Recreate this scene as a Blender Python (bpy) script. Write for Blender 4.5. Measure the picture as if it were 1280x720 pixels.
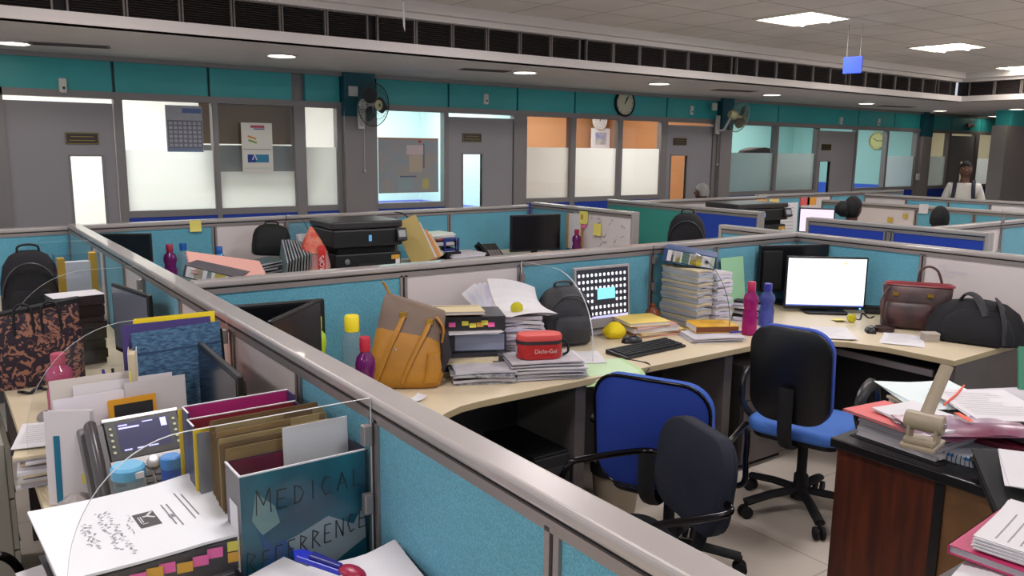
import bpy, math, random
from mathutils import Matrix, Vector
for o in list(bpy.data.objects): bpy.data.objects.remove(o)
SC = bpy.context.scene
COL = SC.collection
PI = math.pi
R = math.radians
random.seed(7)

# ------------------------------------------------------------------ camera, light, exposure
F, PITCH, YAW, ROLL, CAMZ = 1011.0, R(9.77), R(35.72), R(0.68), 1.75
_cp, _sp, _cy, _sy, _cr, _sr = (math.cos(PITCH), math.sin(PITCH), math.cos(YAW), math.sin(YAW), math.cos(ROLL), math.sin(ROLL))
FW = Vector((_sy*_cp, _cy*_cp, -_sp))
RT0 = Vector((_cy, -_sy, 0))
UP0 = RT0.cross(FW)
RT = RT0*_cr + UP0*_sr
UP = UP0*_cr - RT0*_sr
cd = bpy.data.cameras.new('camera'); cd.sensor_width = 36; cd.lens = 36*F/1280; cd.clip_start = 0.05; cd.clip_end = 100
cam = bpy.data.objects.new('camera', cd); COL.objects.link(cam)
cam.matrix_world = Matrix(((RT.x, UP.x, -FW.x, 0), (RT.y, UP.y, -FW.y, 0), (RT.z, UP.z, -FW.z, CAMZ), (0, 0, 0, 1)))
SC.camera = cam
SC.view_settings.view_transform = 'Standard'
SC.view_settings.look = 'None'
SC.view_settings.gamma = 1
SC.view_settings.use_curve_mapping = False
SC.view_settings.exposure = 0.42
w = bpy.data.worlds.new('world'); SC.world = w; w.use_nodes = True
w.node_tree.nodes['Background'].inputs[0].default_value = (0.86, 0.9, 1.0, 1)
w.node_tree.nodes['Background'].inputs[1].default_value = 0.52

def area(name, loc, sx, sy, power, col=(1, 0.95, 0.96), rot=(0, 0, 0)):
    l = bpy.data.lights.new(name, 'AREA'); l.shape = 'RECTANGLE'; l.size = sx; l.size_y = sy; l.energy = power; l.color = col
    o = bpy.data.objects.new(name, l); COL.objects.link(o); o.location = loc; o.rotation_euler = rot
    return o
CEIL = 2.9
LAMP_W = 20
for _x in (-1.9, 0.9, 3.65, 6.42, 9.2, 12.0):
    for _y in (4.6, 1.9, -0.8):
        if _x > 10 and _y < 4: continue
        area('ceiling_lamp_light', (_x, _y, CEIL-0.03), 0.5, 0.5, LAMP_W, (1, 0.95, 0.96))
ROOM_W = {1: 84, 2: 36, 3: 62, 4: 50, 5: 30}

# ------------------------------------------------------------------ pixel to place
EYE = Vector((0, 0, CAMZ))
def ray(px, py): return FW + RT*((px-640)/F) - UP*((py-360)/F)
def W(px, py, z):
    d = ray(px, py); return EYE + d*((z-CAMZ)/d.z)
def WX(px, py, x):
    d = ray(px, py); return EYE + d*(x/d.x)
def WY(px, py, y):
    d = ray(px, py); return EYE + d*(y/d.y)
def HZ(base, px, py):
    "height of the pixel's ray at the horizontal distance of base"
    d = ray(px, py); dd = math.hypot(d.x, d.y); t = math.hypot(base.x, base.y)/dd
    return CAMZ + d.z*t

# ------------------------------------------------------------------ materials
def lin(c):
    return tuple((v/255/12.92 if v/255 <= 0.04045 else ((v/255+0.055)/1.055)**2.4) for v in c)
MATS = {}
def mat(name, rgb=(200, 200, 200), rough=0.6, metal=0.0, var=0.0, vscale=6.0, rgb2=None, bump=0.0, bscale=200.0, emit=0.0, spec=0.5, alpha=1.0, trans=0.0, stretch=None, coat=0.0, sheen=0.0, grain=0.0, gscale=260):
    if name in MATS: return MATS[name]
    m = bpy.data.materials.new(name); m.use_nodes = True; nt = m.node_tree; N = nt.nodes; b = N['Principled BSDF']
    c = (*lin(rgb), 1)
    b.inputs['Base Color'].default_value = c
    b.inputs['Roughness'].default_value = rough
    b.inputs['Metallic'].default_value = metal
    b.inputs['Specular IOR Level'].default_value = spec
    b.inputs['Alpha'].default_value = alpha
    b.inputs['Transmission Weight'].default_value = trans
    b.inputs['Coat Weight'].default_value = coat
    b.inputs['Sheen Weight'].default_value = sheen
    tc = N.new('ShaderNodeTexCoord')
    src = tc.outputs['Object']
    if stretch:
        mp = N.new('ShaderNodeMapping'); mp.inputs['Scale'].default_value = stretch
        nt.links.new(src, mp.inputs['Vector']); src = mp.outputs['Vector']
    if var > 0 or rgb2:
        n = N.new('ShaderNodeTexNoise'); n.inputs['Scale'].default_value = vscale; n.inputs['Detail'].default_value = 4
        nt.links.new(src, n.inputs['Vector'])
        r = N.new('ShaderNodeValToRGB')
        c2 = lin(rgb2) if rgb2 else tuple(v*(1-var) for v in c[:3])
        r.color_ramp.elements[0].position = 0.36; r.color_ramp.elements[0].color = (*c2, 1)
        r.color_ramp.elements[1].position = 0.64; r.color_ramp.elements[1].color = c
        nt.links.new(n.outputs['Fac'], r.inputs['Fac']); nt.links.new(r.outputs['Color'], b.inputs['Base Color'])
    if grain > 0:
        gn = N.new('ShaderNodeTexNoise'); gn.inputs['Scale'].default_value = gscale; gn.inputs['Detail'].default_value = 1
        nt.links.new(src, gn.inputs['Vector'])
        mr = N.new('ShaderNodeMapRange'); mr.inputs['From Min'].default_value = 0.3; mr.inputs['From Max'].default_value = 0.7; mr.inputs['To Min'].default_value = 1-grain; mr.inputs['To Max'].default_value = 1+grain
        nt.links.new(gn.outputs['Fac'], mr.inputs['Value'])
        vm = N.new('ShaderNodeVectorMath'); vm.operation = 'SCALE'
        old = b.inputs['Base Color'].links
        if old: nt.links.new(old[0].from_socket, vm.inputs[0])
        else: vm.inputs[0].default_value = c[:3]
        nt.links.new(mr.outputs['Result'], vm.inputs['Scale']); nt.links.new(vm.outputs['Vector'], b.inputs['Base Color'])
    if bump > 0:
        n2 = N.new('ShaderNodeTexNoise'); n2.inputs['Scale'].default_value = bscale; n2.inputs['Detail'].default_value = 2
        nt.links.new(src, n2.inputs['Vector'])
        bp = N.new('ShaderNodeBump'); bp.inputs['Strength'].default_value = bump; bp.inputs['Distance'].default_value = 0.003
        nt.links.new(n2.outputs['Fac'], bp.inputs['Height']); nt.links.new(bp.outputs['Normal'], b.inputs['Normal'])
    if emit > 0:
        b.inputs['Emission Color'].default_value = c; b.inputs['Emission Strength'].default_value = emit
    MATS[name] = m
    return m
def glass(name, tint=(0.94, 0.98, 0.98), refl=0.06, rough=0.02):
    if name in MATS: return MATS[name]
    m = bpy.data.materials.new(name); m.use_nodes = True; nt = m.node_tree; N = nt.nodes; N.clear()
    out = N.new('ShaderNodeOutputMaterial'); mx = N.new('ShaderNodeMixShader'); t = N.new('ShaderNodeBsdfTransparent'); g = N.new('ShaderNodeBsdfGlossy')
    t.inputs[0].default_value = (*tint, 1); g.inputs['Roughness'].default_value = rough
    fr = N.new('ShaderNodeLayerWeight'); fr.inputs['Blend'].default_value = 0.5
    pw = N.new('ShaderNodeMath'); pw.operation = 'POWER'; pw.inputs[1].default_value = 5.0
    mul = N.new('ShaderNodeMath'); mul.operation = 'MULTIPLY_ADD'; mul.inputs[1].default_value = 0.5; mul.inputs[2].default_value = refl*0.5
    nt.links.new(fr.outputs['Facing'], pw.inputs[0]); nt.links.new(pw.outputs[0], mul.inputs[0]); nt.links.new(mul.outputs[0], mx.inputs[0]); nt.links.new(t.outputs[0], mx.inputs[1]); nt.links.new(g.outputs[0], mx.inputs[2]); nt.links.new(mx.outputs[0], out.inputs[0])
    MATS[name] = m; return m
def clear_plastic(name, rgb, fac=0.5, rough=0.12):
    "tinted see-through plastic: part transparent, part glossy coloured body"
    if name in MATS: return MATS[name]
    m = bpy.data.materials.new(name); m.use_nodes = True; nt = m.node_tree; N = nt.nodes; b = N['Principled BSDF']
    b.inputs['Base Color'].default_value = (*lin(rgb), 1); b.inputs['Roughness'].default_value = rough; b.inputs['Specular IOR Level'].default_value = 0.6
    t = N.new('ShaderNodeBsdfTransparent'); t.inputs[0].default_value = (*[min(1, v*1.15+0.1) for v in lin(rgb)], 1)
    mx = N.new('ShaderNodeMixShader'); mx.inputs[0].default_value = fac
    nt.links.new(t.outputs[0], mx.inputs[1]); nt.links.new(b.outputs[0], mx.inputs[2]); nt.links.new(mx.outputs[0], N['Material Output'].inputs[0])
    MATS[name] = m; return m
def frosted(name, tint=(0.9, 0.9, 0.88)):
    if name in MATS: return MATS[name]
    m = bpy.data.materials.new(name); m.use_nodes = True; nt = m.node_tree; N = nt.nodes; N.clear()
    out = N.new('ShaderNodeOutputMaterial'); mx = N.new('ShaderNodeMixShader'); mx.inputs[0].default_value = 0.25
    t = N.new('ShaderNodeBsdfTranslucent'); d = N.new('ShaderNodeBsdfDiffuse')
    t.inputs[0].default_value = (*tint, 1); d.inputs[0].default_value = (*[v*0.9 for v in tint], 1)
    nt.links.new(t.outputs[0], mx.inputs[1]); nt.links.new(d.outputs[0], mx.inputs[2]); nt.links.new(mx.outputs[0], out.inputs[0])
    MATS[name] = m; return m
def emis(name, rgb, s):
    if name in MATS: return MATS[name]
    m = bpy.data.materials.new(name); m.use_nodes = True; nt = m.node_tree; N = nt.nodes; N.clear()
    out = N.new('ShaderNodeOutputMaterial'); e = N.new('ShaderNodeEmission'); e.inputs[0].default_value = (*lin(rgb), 1); e.inputs[1].default_value = s
    nt.links.new(e.outputs[0], out.inputs[0]); MATS[name] = m; return m

TEAL = mat('teal_fabric', (96, 166, 188), 0.9, var=0.10, vscale=2.5, bump=1.0, bscale=300, sheen=0.15, grain=0.2, gscale=300)
WHITEB = mat('white_board', (214, 205, 204), 0.35, var=0.04, vscale=3)
BLUEP = mat('royal_blue_panel', (24, 62, 170), 0.6)
GREENP = mat('green_fabric', (60, 150, 140), 0.9, bump=0.5, bscale=300)
RAIL = mat('rail_aluminium', (178, 171, 168), 0.3, metal=0.25, var=0.05, vscale=3, coat=0.5)
FRAME = mat('frame_aluminium', (150, 142, 140), 0.42, metal=0.5)
GAP = mat('gap_dark', (22, 20, 22), 0.8)
BASEG = mat('base_grey', (90, 88, 90), 0.6)
DESK = mat('desk_laminate', (212, 197, 168), 0.38, var=0.03, vscale=30)
DESKEDGE = mat('desk_edge', (176, 160, 124), 0.5)
LEGGREY = mat('desk_leg_grey', (92, 86, 84), 0.55)
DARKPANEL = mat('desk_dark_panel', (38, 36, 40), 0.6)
BLACK = mat('black_plastic', (14, 14, 17), 0.38)
MATTE = mat('black_matte', (13, 13, 16), 0.75)
BLACKF = mat('black_fabric', (15, 15, 21), 0.85, bump=0.5, bscale=260, var=0.25, vscale=9)
CHROME = mat('black_chrome', (40, 38, 40), 0.15, metal=0.9)
SILVER = mat('silver_metal', (190, 190, 192), 0.3, metal=0.9)
PAPER = mat('paper_white', (216, 213, 216), 0.75, var=0.03, vscale=12)
PAPER2 = mat('paper_grey', (196, 192, 198), 0.8, var=0.12, vscale=14)
PAPER3 = mat('paper_cream', (214, 200, 168), 0.8, var=0.08, vscale=10)
PAPEREDGE = mat('paper_edges', (206, 200, 204), 0.85, var=0.4, vscale=3, stretch=(2, 2, 260))
INK = mat('ink_black', (30, 28, 32), 0.6)
INKG = mat('ink_grey', (140, 138, 144), 0.7)
GREYW = mat('grey_paint', (138, 131, 130), 0.55)
WHITEP = mat('white_plastic', (214, 210, 204), 0.4)

# ------------------------------------------------------------------ mesh builder
class G:
    def __init__(s): s.v = []; s.f = []; s.m = []
    def add(s, vs, fs, mi=0, M=None):
        n = len(s.v)
        s.v += [tuple(M @ Vector(v)) if M is not None else tuple(v) for v in vs]
        for k, f in enumerate(fs):
            s.f.append(tuple(i+n for i in f)); s.m.append(mi[k] if isinstance(mi, (list, tuple)) else mi)
        return s
    def box(s, x0, x1, y0, y1, z0, z1, mi=0, M=None):
        v = [(x0, y0, z0), (x1, y0, z0), (x1, y1, z0), (x0, y1, z0), (x0, y0, z1), (x1, y0, z1), (x1, y1, z1), (x0, y1, z1)]
        # faces: bottom, top, front(-y), right, back, left
        return s.add(v, [(3, 2, 1, 0), (4, 5, 6, 7), (0, 1, 5, 4), (1, 2, 6, 5), (2, 3, 7, 6), (3, 0, 4, 7)], mi, M)
    def cbox(s, c, sz, mi=0, M=None):
        return s.box(c[0]-sz[0]/2, c[0]+sz[0]/2, c[1]-sz[1]/2, c[1]+sz[1]/2, c[2]-sz[2]/2, c[2]+sz[2]/2, mi, M)
    def prism(s, poly, z0, z1, mi=0, M=None, rim=None):
        n = len(poly)
        v = [(p[0], p[1], z0) for p in poly]+[(p[0], p[1], z1) for p in poly]
        f = [tuple(range(n-1, -1, -1)), tuple(range(n, 2*n))]+[(i, (i+1) % n, n+(i+1) % n, n+i) for i in range(n)]
        return s.add(v, f, [mi, mi]+[mi if rim is None else rim]*n, M)
    def loft(s, rings, mi=0, M=None, cap=True):
        n = len(rings[0]); v = [p for r in rings for p in r]; f = []
        for k in range(len(rings)-1):
            for i in range(n):
                j = (i+1) % n; f.append((k*n+i, k*n+j, (k+1)*n+j, (k+1)*n+i))
        if cap:
            f.append(tuple(range(n-1, -1, -1))); f.append(tuple(range((len(rings)-1)*n, len(rings)*n)))
        return s.add(v, f, mi, M)
    def lathe(s, prof, n=20, mi=0, M=None, cap=True):
        return s.loft([[(r*math.cos(2*PI*i/n), r*math.sin(2*PI*i/n), z) for i in range(n)] for r, z in prof], mi, M, cap)
    def cyl(s, a, b, r, n=12, mi=0, r2=None):
        return s.tube([a, b], r, n, mi, r2=r2)
    def tube(s, pts, r, n=8, mi=0, closed=False, M=None, r2=None, flat=None):
        pts = [Vector(p) for p in pts]; rings = []; L = len(pts); up = None
        for i, p in enumerate(pts):
            if closed: t = pts[(i+1) % L]-pts[i-1]
            else: t = pts[min(i+1, L-1)]-pts[max(i-1, 0)]
            t.normalize()
            if up is None:
                up = Vector((0, 0, 1)) if abs(t.z) < 0.9 else Vector((1, 0, 0))
            a = t.cross(up)
            if a.length < 1e-4: a = t.cross(Vector((0.3, 1, 0.2)))
            a.normalize(); u = a.cross(t); up = u
            rr = r if r2 is None else r+(r2-r)*i/max(1, L-1)
            ra, ru = (rr, rr) if flat is None else flat
            rings.append([tuple(p+a*ra*math.cos(2*PI*k/n)+u*ru*math.sin(2*PI*k/n)) for k in range(n)])
        if closed: rings.append(rings[0])
        return s.loft(rings, mi, M, cap=not closed)
    def ell(s, c, r, nu=16, nv=10, mi=0, M=None):
        rings = []
        for j in range(nv+1):
            a = -PI/2+PI*j/nv; cr = max(math.cos(a), 0.02)
            rings.append([(c[0]+r[0]*cr*math.cos(2*PI*i/nu), c[1]+r[1]*cr*math.sin(2*PI*i/nu), c[2]+r[2]*math.sin(a)) for i in range(nu)])
        return s.loft(rings, mi, M)
    def sheet(s, w, d, t, fn=None, nu=8, nv=8, mi=0, M=None, edge=None):
        "thick curved sheet centred at the origin, fn(u,v)->z, u,v in -0.5..0.5"
        fn = fn or (lambda u, v: 0)
        top = [((i/nu-0.5)*w, (j/nv-0.5)*d, fn(i/nu-0.5, j/nv-0.5)+t) for j in range(nv+1) for i in range(nu+1)]
        bot = [(x, y, z-t) for x, y, z in top]; n = len(top); W1 = nu+1; f = []; mm = []
        for j in range(nv):
            for i in range(nu):
                a = j*W1+i; f.append((a, a+1, a+W1+1, a+W1)); f.append((n+a+W1, n+a+W1+1, n+a+1, n+a)); mm += [mi, mi]
        e = mi if edge is None else edge
        for i in range(nu):
            a = i; f.append((n+a, n+a+1, a+1, a)); a = nv*W1+i; f.append((a, a+1, n+a+1, n+a)); mm += [e, e]
        for j in range(nv):
            a = j*W1; f.append((a, a+W1, n+a+W1, n+a)); a = j*W1+nu; f.append((n+a, n+a+W1, a+W1, a)); mm += [e, e]
        return s.add(top+bot, f, mm, M)
    def poly(s, pts, mi=0, M=None): return s.add(pts, [tuple(range(len(pts)))], mi, M)
    def obj(s, name, mats, parent=None, loc=(0, 0, 0), rot=(0, 0, 0), bevel=0, smooth=None, sub=0, seg=2):
        me = bpy.data.meshes.new(name); me.from_pydata(s.v, [], s.f)
        if not isinstance(mats, (list, tuple)): mats = [mats]
        for m in mats: me.materials.append(m)
        me.polygons.foreach_set('material_index', s.m)
        me.update()
        if smooth is not None:
            me.polygons.foreach_set('use_smooth', [True]*len(me.polygons)); me.set_sharp_from_angle(angle=R(smooth))
        o = bpy.data.objects.new(name, me); COL.objects.link(o)
        if parent is not None: o.parent = parent
        o.location = loc; o.rotation_euler = rot
        if bevel:
            b = o.modifiers.new('bevel', 'BEVEL'); b.width = bevel; b.segments = seg; b.limit_method = 'ANGLE'; b.angle_limit = R(40)
        if sub:
            sm = o.modifiers.new('subsurf', 'SUBSURF'); sm.levels = sub; sm.render_levels = sub
        return o
def T(x=0, y=0, z=0, rx=0, ry=0, rz=0, s=1):
    return Matrix.Translation((x, y, z)) @ Matrix.Rotation(rz, 4, 'Z') @ Matrix.Rotation(ry, 4, 'Y') @ Matrix.Rotation(rx, 4, 'X') @ Matrix.Scale(s, 4)
def tag(o, label, cat, group=None, kind=None):
    o['label'] = label; o['category'] = cat
    if group: o['group'] = group
    if kind: o['kind'] = kind
    return o
def thing(name, label, cat, loc=(0, 0, 0), rz=0, group=None, rot=None):
    o = bpy.data.objects.new(name, None); COL.objects.link(o); o.empty_display_size = 0.1
    o.location = loc; o.rotation_euler = rot if rot else (0, 0, rz)
    return tag(o, label, cat, group)
def struct(o): o['kind'] = 'structure'; return o
def dup(root, loc=None, rz=None, label=None, group=None):
    def cp(o, par):
        c = o.copy(); COL.objects.link(c)
        if par is not None: c.parent = par
        for ch in o.children: cp(ch, c)
        return c
    r = cp(root, None)
    if loc is not None: r.location = loc
    if rz is not None: r.rotation_euler = (0, 0, rz)
    if label: r['label'] = label
    if group: r['group'] = group
    return r
def arc(cx, cy, r, a0, a1, n=10, ry=None):
    ry = r if ry is None else ry
    return [(cx+r*math.cos(R(a0+(a1-a0)*i/n)), cy+ry*math.sin(R(a0+(a1-a0)*i/n))) for i in range(n+1)]
def rrect(w, h, r, n=5, cx=0, cy=0):
    a, b = w/2-r, h/2-r; p = []
    for (x, y, s) in ((a, b, 0), (-a, b, 90), (-a, -b, 180), (a, -b, 270)): p += arc(cx+x, cy+y, r, s, s+90, n)
    return p
def sring(cx, cy, z, w, d, n=28, p=3.0, tz=None):
    "superellipse ring"
    out = []
    for i in range(n):
        a = 2*PI*i/n; c, s_ = math.cos(a), math.sin(a)
        x = math.copysign(abs(c)**(2/p), c)*w/2; y = math.copysign(abs(s_)**(2/p), s_)*d/2
        out.append((cx+x, cy+y, z+(tz(x, y) if tz else 0)))
    return out
XZ = Matrix(((1, 0, 0, 0), (0, 0, -1, 0), (0, 1, 0, 0), (0, 0, 0, 1)))   # prism drawn in x,z and extruded towards -y
def text(name, body, size, m, parent, M, ext=0.0004, bold=0.0):
    c = bpy.data.curves.new(name, 'FONT'); c.body = body; c.size = size; c.align_x = 'CENTER'; c.align_y = 'CENTER'; c.extrude = ext; c.offset = bold
    tmp = bpy.data.objects.new(name+'_tmp', c); COL.objects.link(tmp)
    dg = bpy.context.evaluated_depsgraph_get(); me = bpy.data.meshes.new_from_object(tmp.evaluated_get(dg))
    bpy.data.objects.remove(tmp); me.name = name; me.materials.clear(); me.materials.append(m)
    o = bpy.data.objects.new(name, me); COL.objects.link(o); o.parent = parent; o.matrix_local = M
    return o
FC = R(-35)     # turns an object's front (-y) towards the camera side
# ================================================================== SETTING
def x8(px, py=200): return WY(px, py, 8.0).x
g = G(); g.box(-4, 20, -4, 11.2, -0.1, 0)
def tile_mat(name, rgb, line, size, rough, wd=0.004, bumpy=0.0):
    m = mat(name, rgb, rough, var=0.10, vscale=1.7, bump=bumpy, bscale=120); nt = m.node_tree; N = nt.nodes
    geo = N.new('ShaderNodeNewGeometry'); sep = N.new('ShaderNodeSeparateXYZ'); nt.links.new(geo.outputs['Position'], sep.inputs[0])
    outs = []
    for ax in (0, 1):
        a = N.new('ShaderNodeMath'); a.operation = 'PINGPONG'; a.inputs[1].default_value = size/2
        nt.links.new(sep.outputs[ax], a.inputs[0])
        l = N.new('ShaderNodeMath'); l.operation = 'LESS_THAN'; l.inputs[1].default_value = wd
        nt.links.new(a.outputs[0], l.inputs[0]); outs.append(l)
    mx = N.new('ShaderNodeMath'); mx.operation = 'MAXIMUM'; nt.links.new(outs[0].outputs[0], mx.inputs[0]); nt.links.new(outs[1].outputs[0], mx.inputs[1])
    b = N['Principled BSDF']; old = b.inputs['Base Color'].links[0].from_socket
    mc = N.new('ShaderNodeMix'); mc.data_type = 'RGBA'; nt.links.new(mx.outputs[0], mc.inputs[0]); nt.links.new(old, mc.inputs[6]); mc.inputs[7].default_value = (*lin(line), 1)
    nt.links.new(mc.outputs[2], b.inputs['Base Color'])
    return m
struct(g.obj('floor', tile_mat('floor_tiles', (222, 210, 196), (180, 168, 154), 0.6, 0.32)))
g = G(); g.box(-4, 12.3, -4, 6.05, CEIL, CEIL+0.08); struct(g.obj('ceiling', tile_mat('ceiling_tiles', (214, 206, 202), (138, 130, 128), 0.6, 0.9, 0.006)))
SOFF = mat('soffit_paint', (212, 204, 200), 0.7)
g = G(); g.box(-4, 20, 6.0, 8.15, 2.5, 2.56); g.box(12.3, 20, -4, 6.0, 2.5, 2.56)
struct(g.obj('ceiling', SOFF)).name = 'ceiling_soffit'
g = G(); g.box(-4, 12.3, 5.98, 6.1, 2.5, 2.575); g.box(-4, 12.3, 6.0, 6.1, 2.775, 2.9); g.box(-4, 12.3, 5.93, 6.0, 2.82, 2.9)
g.box(12.28, 12.4, -4, 5.98, 2.5, 2.575); g.box(12.3, 12.4, -4, 6.0, 2.775, 2.9); g.box(12.23, 12.3, -4, 5.93, 2.82, 2.9)
struct(g.obj('trim_1', SOFF))
g = G(); g.box(-4, 12.3, 6.09, 6.12, 2.5, 2.9); g.box(12.39, 12.42, -4, 6.1, 2.5, 2.9); struct(g.obj('trim_2', GAP))

# vent grilles in the fascia
VENTM = mat('vent_dark_metal', (58, 50, 50), 0.5, metal=0.2)
VFR = mat('vent_frame', (104, 96, 92), 0.5)
def vent(loc, rz):
    t = thing('vent_grille', 'dark slatted air vent grille in the pale ceiling fascia', 'vent', loc, rz, 'vent grilles along the ceiling fascia')
    g = G()
    g.box(-0.172, -0.160, -0.012, 0.02, 0.0, 0.198); g.box(0.160, 0.172, -0.012, 0.02, 0.0, 0.198)
    g.box(-0.16, 0.16, -0.006, 0.02, 0.0, 0.008); g.box(-0.16, 0.16, -0.006, 0.02, 0.19, 0.198); g.obj('vent_frame', VFR, t)
    g = G()
    for i in range(11): g.cbox((0, 0, 0), (0.32, 0.022, 0.004), 0, T(0, 0.012, 0.017+i*0.0165, rx=R(32)))
    g.obj('vent_slats', VENTM, t); return t
v0 = None
xs = []
for base in (-1.24, 0.953, 3.139, 5.055, 7.0, 9.1, 11.2):
    pass
x = -1.19
k = 0
while x < 12.1:
    if v0 is None: v0 = vent((x, 6.05, 2.576), 0)
    else: dup(v0, (x, 6.05, 2.576), 0)
    k += 1; x += 0.352
    if k % 6 == 0: x += 0.068
for i in range(8): dup(v0, (12.35, 5.75-i*0.352, 2.576), R(-90))

# ---- wall behind with its doors and windows
FRM = mat('wall_frame_grey', (138, 132, 131), 0.45, metal=0.1)
DOORM = mat('door_grey', (152, 147, 150), 0.5)
TEALW = mat('teal_wall_panel', (56, 168, 170), 0.4, var=0.12, vscale=1.5)
TEALD = mat('dark_teal_column', (18, 84, 96), 0.5)
CLEAR = glass('clear_window_glass')
ZS, ZH = 1.15, 2.14
wall = G()
def fr(x0, x1, z0, z1, y0=7.97, y1=8.06): wall.box(x0, x1, y0, y1, z0, z1)
posts = [(145, 157, 0), (267, 272, 1), (368, 382, 0), (421, 427, 0), (465, 470, 0), (554, 560, 0), (640, 657, 0), (711, 718, 1), (770, 776, 1), (824, 832, 0), (888, 893, 0), (907, 912, 0), (966, 970, 1), (1018, 1020, 0), (1066, 1068, 0), (1105, 1107, 0), (1142, 1145, 0), (1156, 1158, 0), (1182, 1185, 0), (1215, 1220, 0), (1242, 1244, 1), (1257, 1262, 0)]
for a, b, mull in posts: fr(x8(a)+0.008, max(x8(b), x8(a)+0.06)-0.008, 0 if not mull else ZS-0.1, 2.139)
fr(-3, x8(10), 0, 2.2)
fr(-3, 19.5, 2.14, 2.2); wall.box(-3, 19.5, 8.045, 8.06, 2.14, 2.52); fr(-3, 19.5, 2.46, 2.52, 7.94)
WH = wall.obj('wall_back', FRM); struct(WH)
cuts = [-3]+[x8(p) for p in (4, 148, 265, 368, 382, 427)]+[x8(p) for p in (470, 560, 645, 716, 770, 830, 893)]+[x8(p) for p in (912, 968, 1068, 1113, 1145)]+[x8(p) for p in (1158, 1184, 1221)]+[19.5]
for a, b in zip(cuts, cuts[1:]):
    if b-a < 0.12: continue
    g = G(); g.box(a+0.012, b-0.012, 7.985, 8.04, 2.2, 2.46); g.obj('header_panel', TEALW, WH)
# columns
for a, b in ((427, 465), (893, 907), (1145, 1156)):
    g = G(); g.box(x8(a), x8(b), 7.9, 8.1, 0, 2.06); struct(g.obj('wall_back', GREYW)).name = 'trim_column'
    g = G(); g.box(x8(a), x8(b), 7.895, 8.1, 2.06, 2.5); struct(g.obj('trim_column', TEALD))
WN = [0]
def window(a, b, frost_z, fm, mullion=False):
    WN[0] += 1; x0, x1 = x8(a), x8(b)
    g = G(); e = 0.018
    g.box(x0-e, x1+e, 7.975, 8.04, ZS-0.06, ZS); g.box(x0-e, x1+e, 7.975, 8.04, ZH, ZH+0.03)
    g.box(x0-e, x0, 7.975, 8.065, ZS, ZH); g.box(x1, x1+e, 7.975, 8.065, ZS, ZH)
    o = g.obj('window_%d' % WN[0], FRM); struct(o)
    g = G(); g.box(x0-0.006, x1+0.006, 8.0, 8.006, ZS-0.005, ZH+0.005); g.obj('pane', CLEAR, o)
    if frost_z:
        g = G(); g.box(x0, x1, 8.008, 8.010, ZS, frost_z); g.obj('frosted_film', fm, o)
    g = G(); g.box(x0-e, x1+e, 7.985, 8.05, 0.02, ZS-0.06); g.obj('blue_panel', BLUEP, o)
    return o
FR1 = frosted('frosted_film_white', (0.93, 0.93, 0.92)); FR2 = frosted('frosted_film_cool', (0.72, 0.75, 0.74))
window(157, 267, 1.70, FR1); window(272, 368, 1.50, FR1); window(382, 421, 1.74, FR1)
window(470, 554, None, FR1)
window(657, 711, 1.77, FR1); window(718, 770, 1.77, FR1); window(776, 824, 1.77, FR1)
window(912, 966, 1.73, FR2); window(970, 1018, 1.73, FR2)
window(1068, 1105, None, FR2); window(1107, 1142, 1.70, FR1); window(1158, 1182, 1.70, FR2); window(1220, 1242, 1.66, FR1); window(1244, 1257, None, FR1)
DN = [0]
SIGNM = mat('sign_black', (34, 30, 26), 0.35); GOLD = mat('gold_trim', (150, 126, 62), 0.35, metal=0.6)
def door(a, b, va, vb, vz=1.66, handle=None, sign=True, lab=''):
    DN[0] += 1; x0, x1 = x8(a), x8(b); v0_, v1_ = x8(va), x8(vb); zb = 0.95
    g = G()
    g.box(x0, v0_, 7.99, 8.03, 0.01, 2.1); g.box(v1_, x1, 7.99, 8.03, 0.01, 2.1); g.box(v0_, v1_, 7.99, 8.03, 0.01, zb); g.box(v0_, v1_, 7.99, 8.03, vz, 2.1)
    o = g.obj('door_%d' % DN[0], DOORM); struct(o)
    g = G(); g.box(v0_, v1_, 8.006, 8.012, zb, vz); g.obj('vision_pane', CLEAR, o)
    g = G()
    for (p, q, r, s) in ((v0_-0.015, v0_, zb, vz), (v1_, v1_+0.015, zb, vz), (v0_-0.015, v1_+0.015, vz, vz+0.015)): g.box(p, q, 7.98, 8.035, r, s)
    g.obj('vision_frame', FRM, o)
    g = G(); g.tube([(x1-0.08, 7.99, 1.0), (x1-0.08, 7.94, 1.0), (x1-0.19, 7.94, 1.0)], 0.009); g.obj('door_handle', SILVER, o, smooth=40)
    g = G(); g.box(x0, x1, 8.0, 8.006, 2.1, 2.14); g.obj('transom_pane', CLEAR, o)
    if sign:
        p = WY(*sign, 7.97); t = thing('door_sign', lab, 'sign', (p.x, 7.99, p.z))
        g = G(); g.box(-0.13, 0.13, -0.012, 0, -0.05, 0.05); g.obj('sign_plate', SIGNM, t, bevel=0.002)
        g = G()
        for q in ((-0.125, 0.125, 0.042, 0.047), (-0.125, 0.125, -0.047, -0.042), (-0.127, -0.122, -0.047, 0.047), (0.122, 0.127, -0.047, 0.047), (-0.09, 0.09, 0.012, 0.018), (-0.1, 0.1, -0.02, -0.014)): g.box(q[0], q[1], -0.014, -0.012, q[2], q[3])
        g.obj('sign_border', GOLD, t)
door(10, 145, 88, 128, 1.64, sign=(103, 173), lab='black nameplate with gold border on leftmost grey door')
door(560, 640, 578, 602, 1.68, sign=(591, 172), lab='black nameplate on grey door between wall map and three frosted windows')
door(832, 888, 838, 858, 1.68, sign=(851, 177), lab='black nameplate on grey door left of the tilted wall fan')
door(1020, 1066, 1024, 1037, 1.60, sign=(1034, 184), lab='black nameplate on grey door farthest right of the room signs')
door(1185, 1215, 1200, 1206, 1.6, sign=None)
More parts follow.
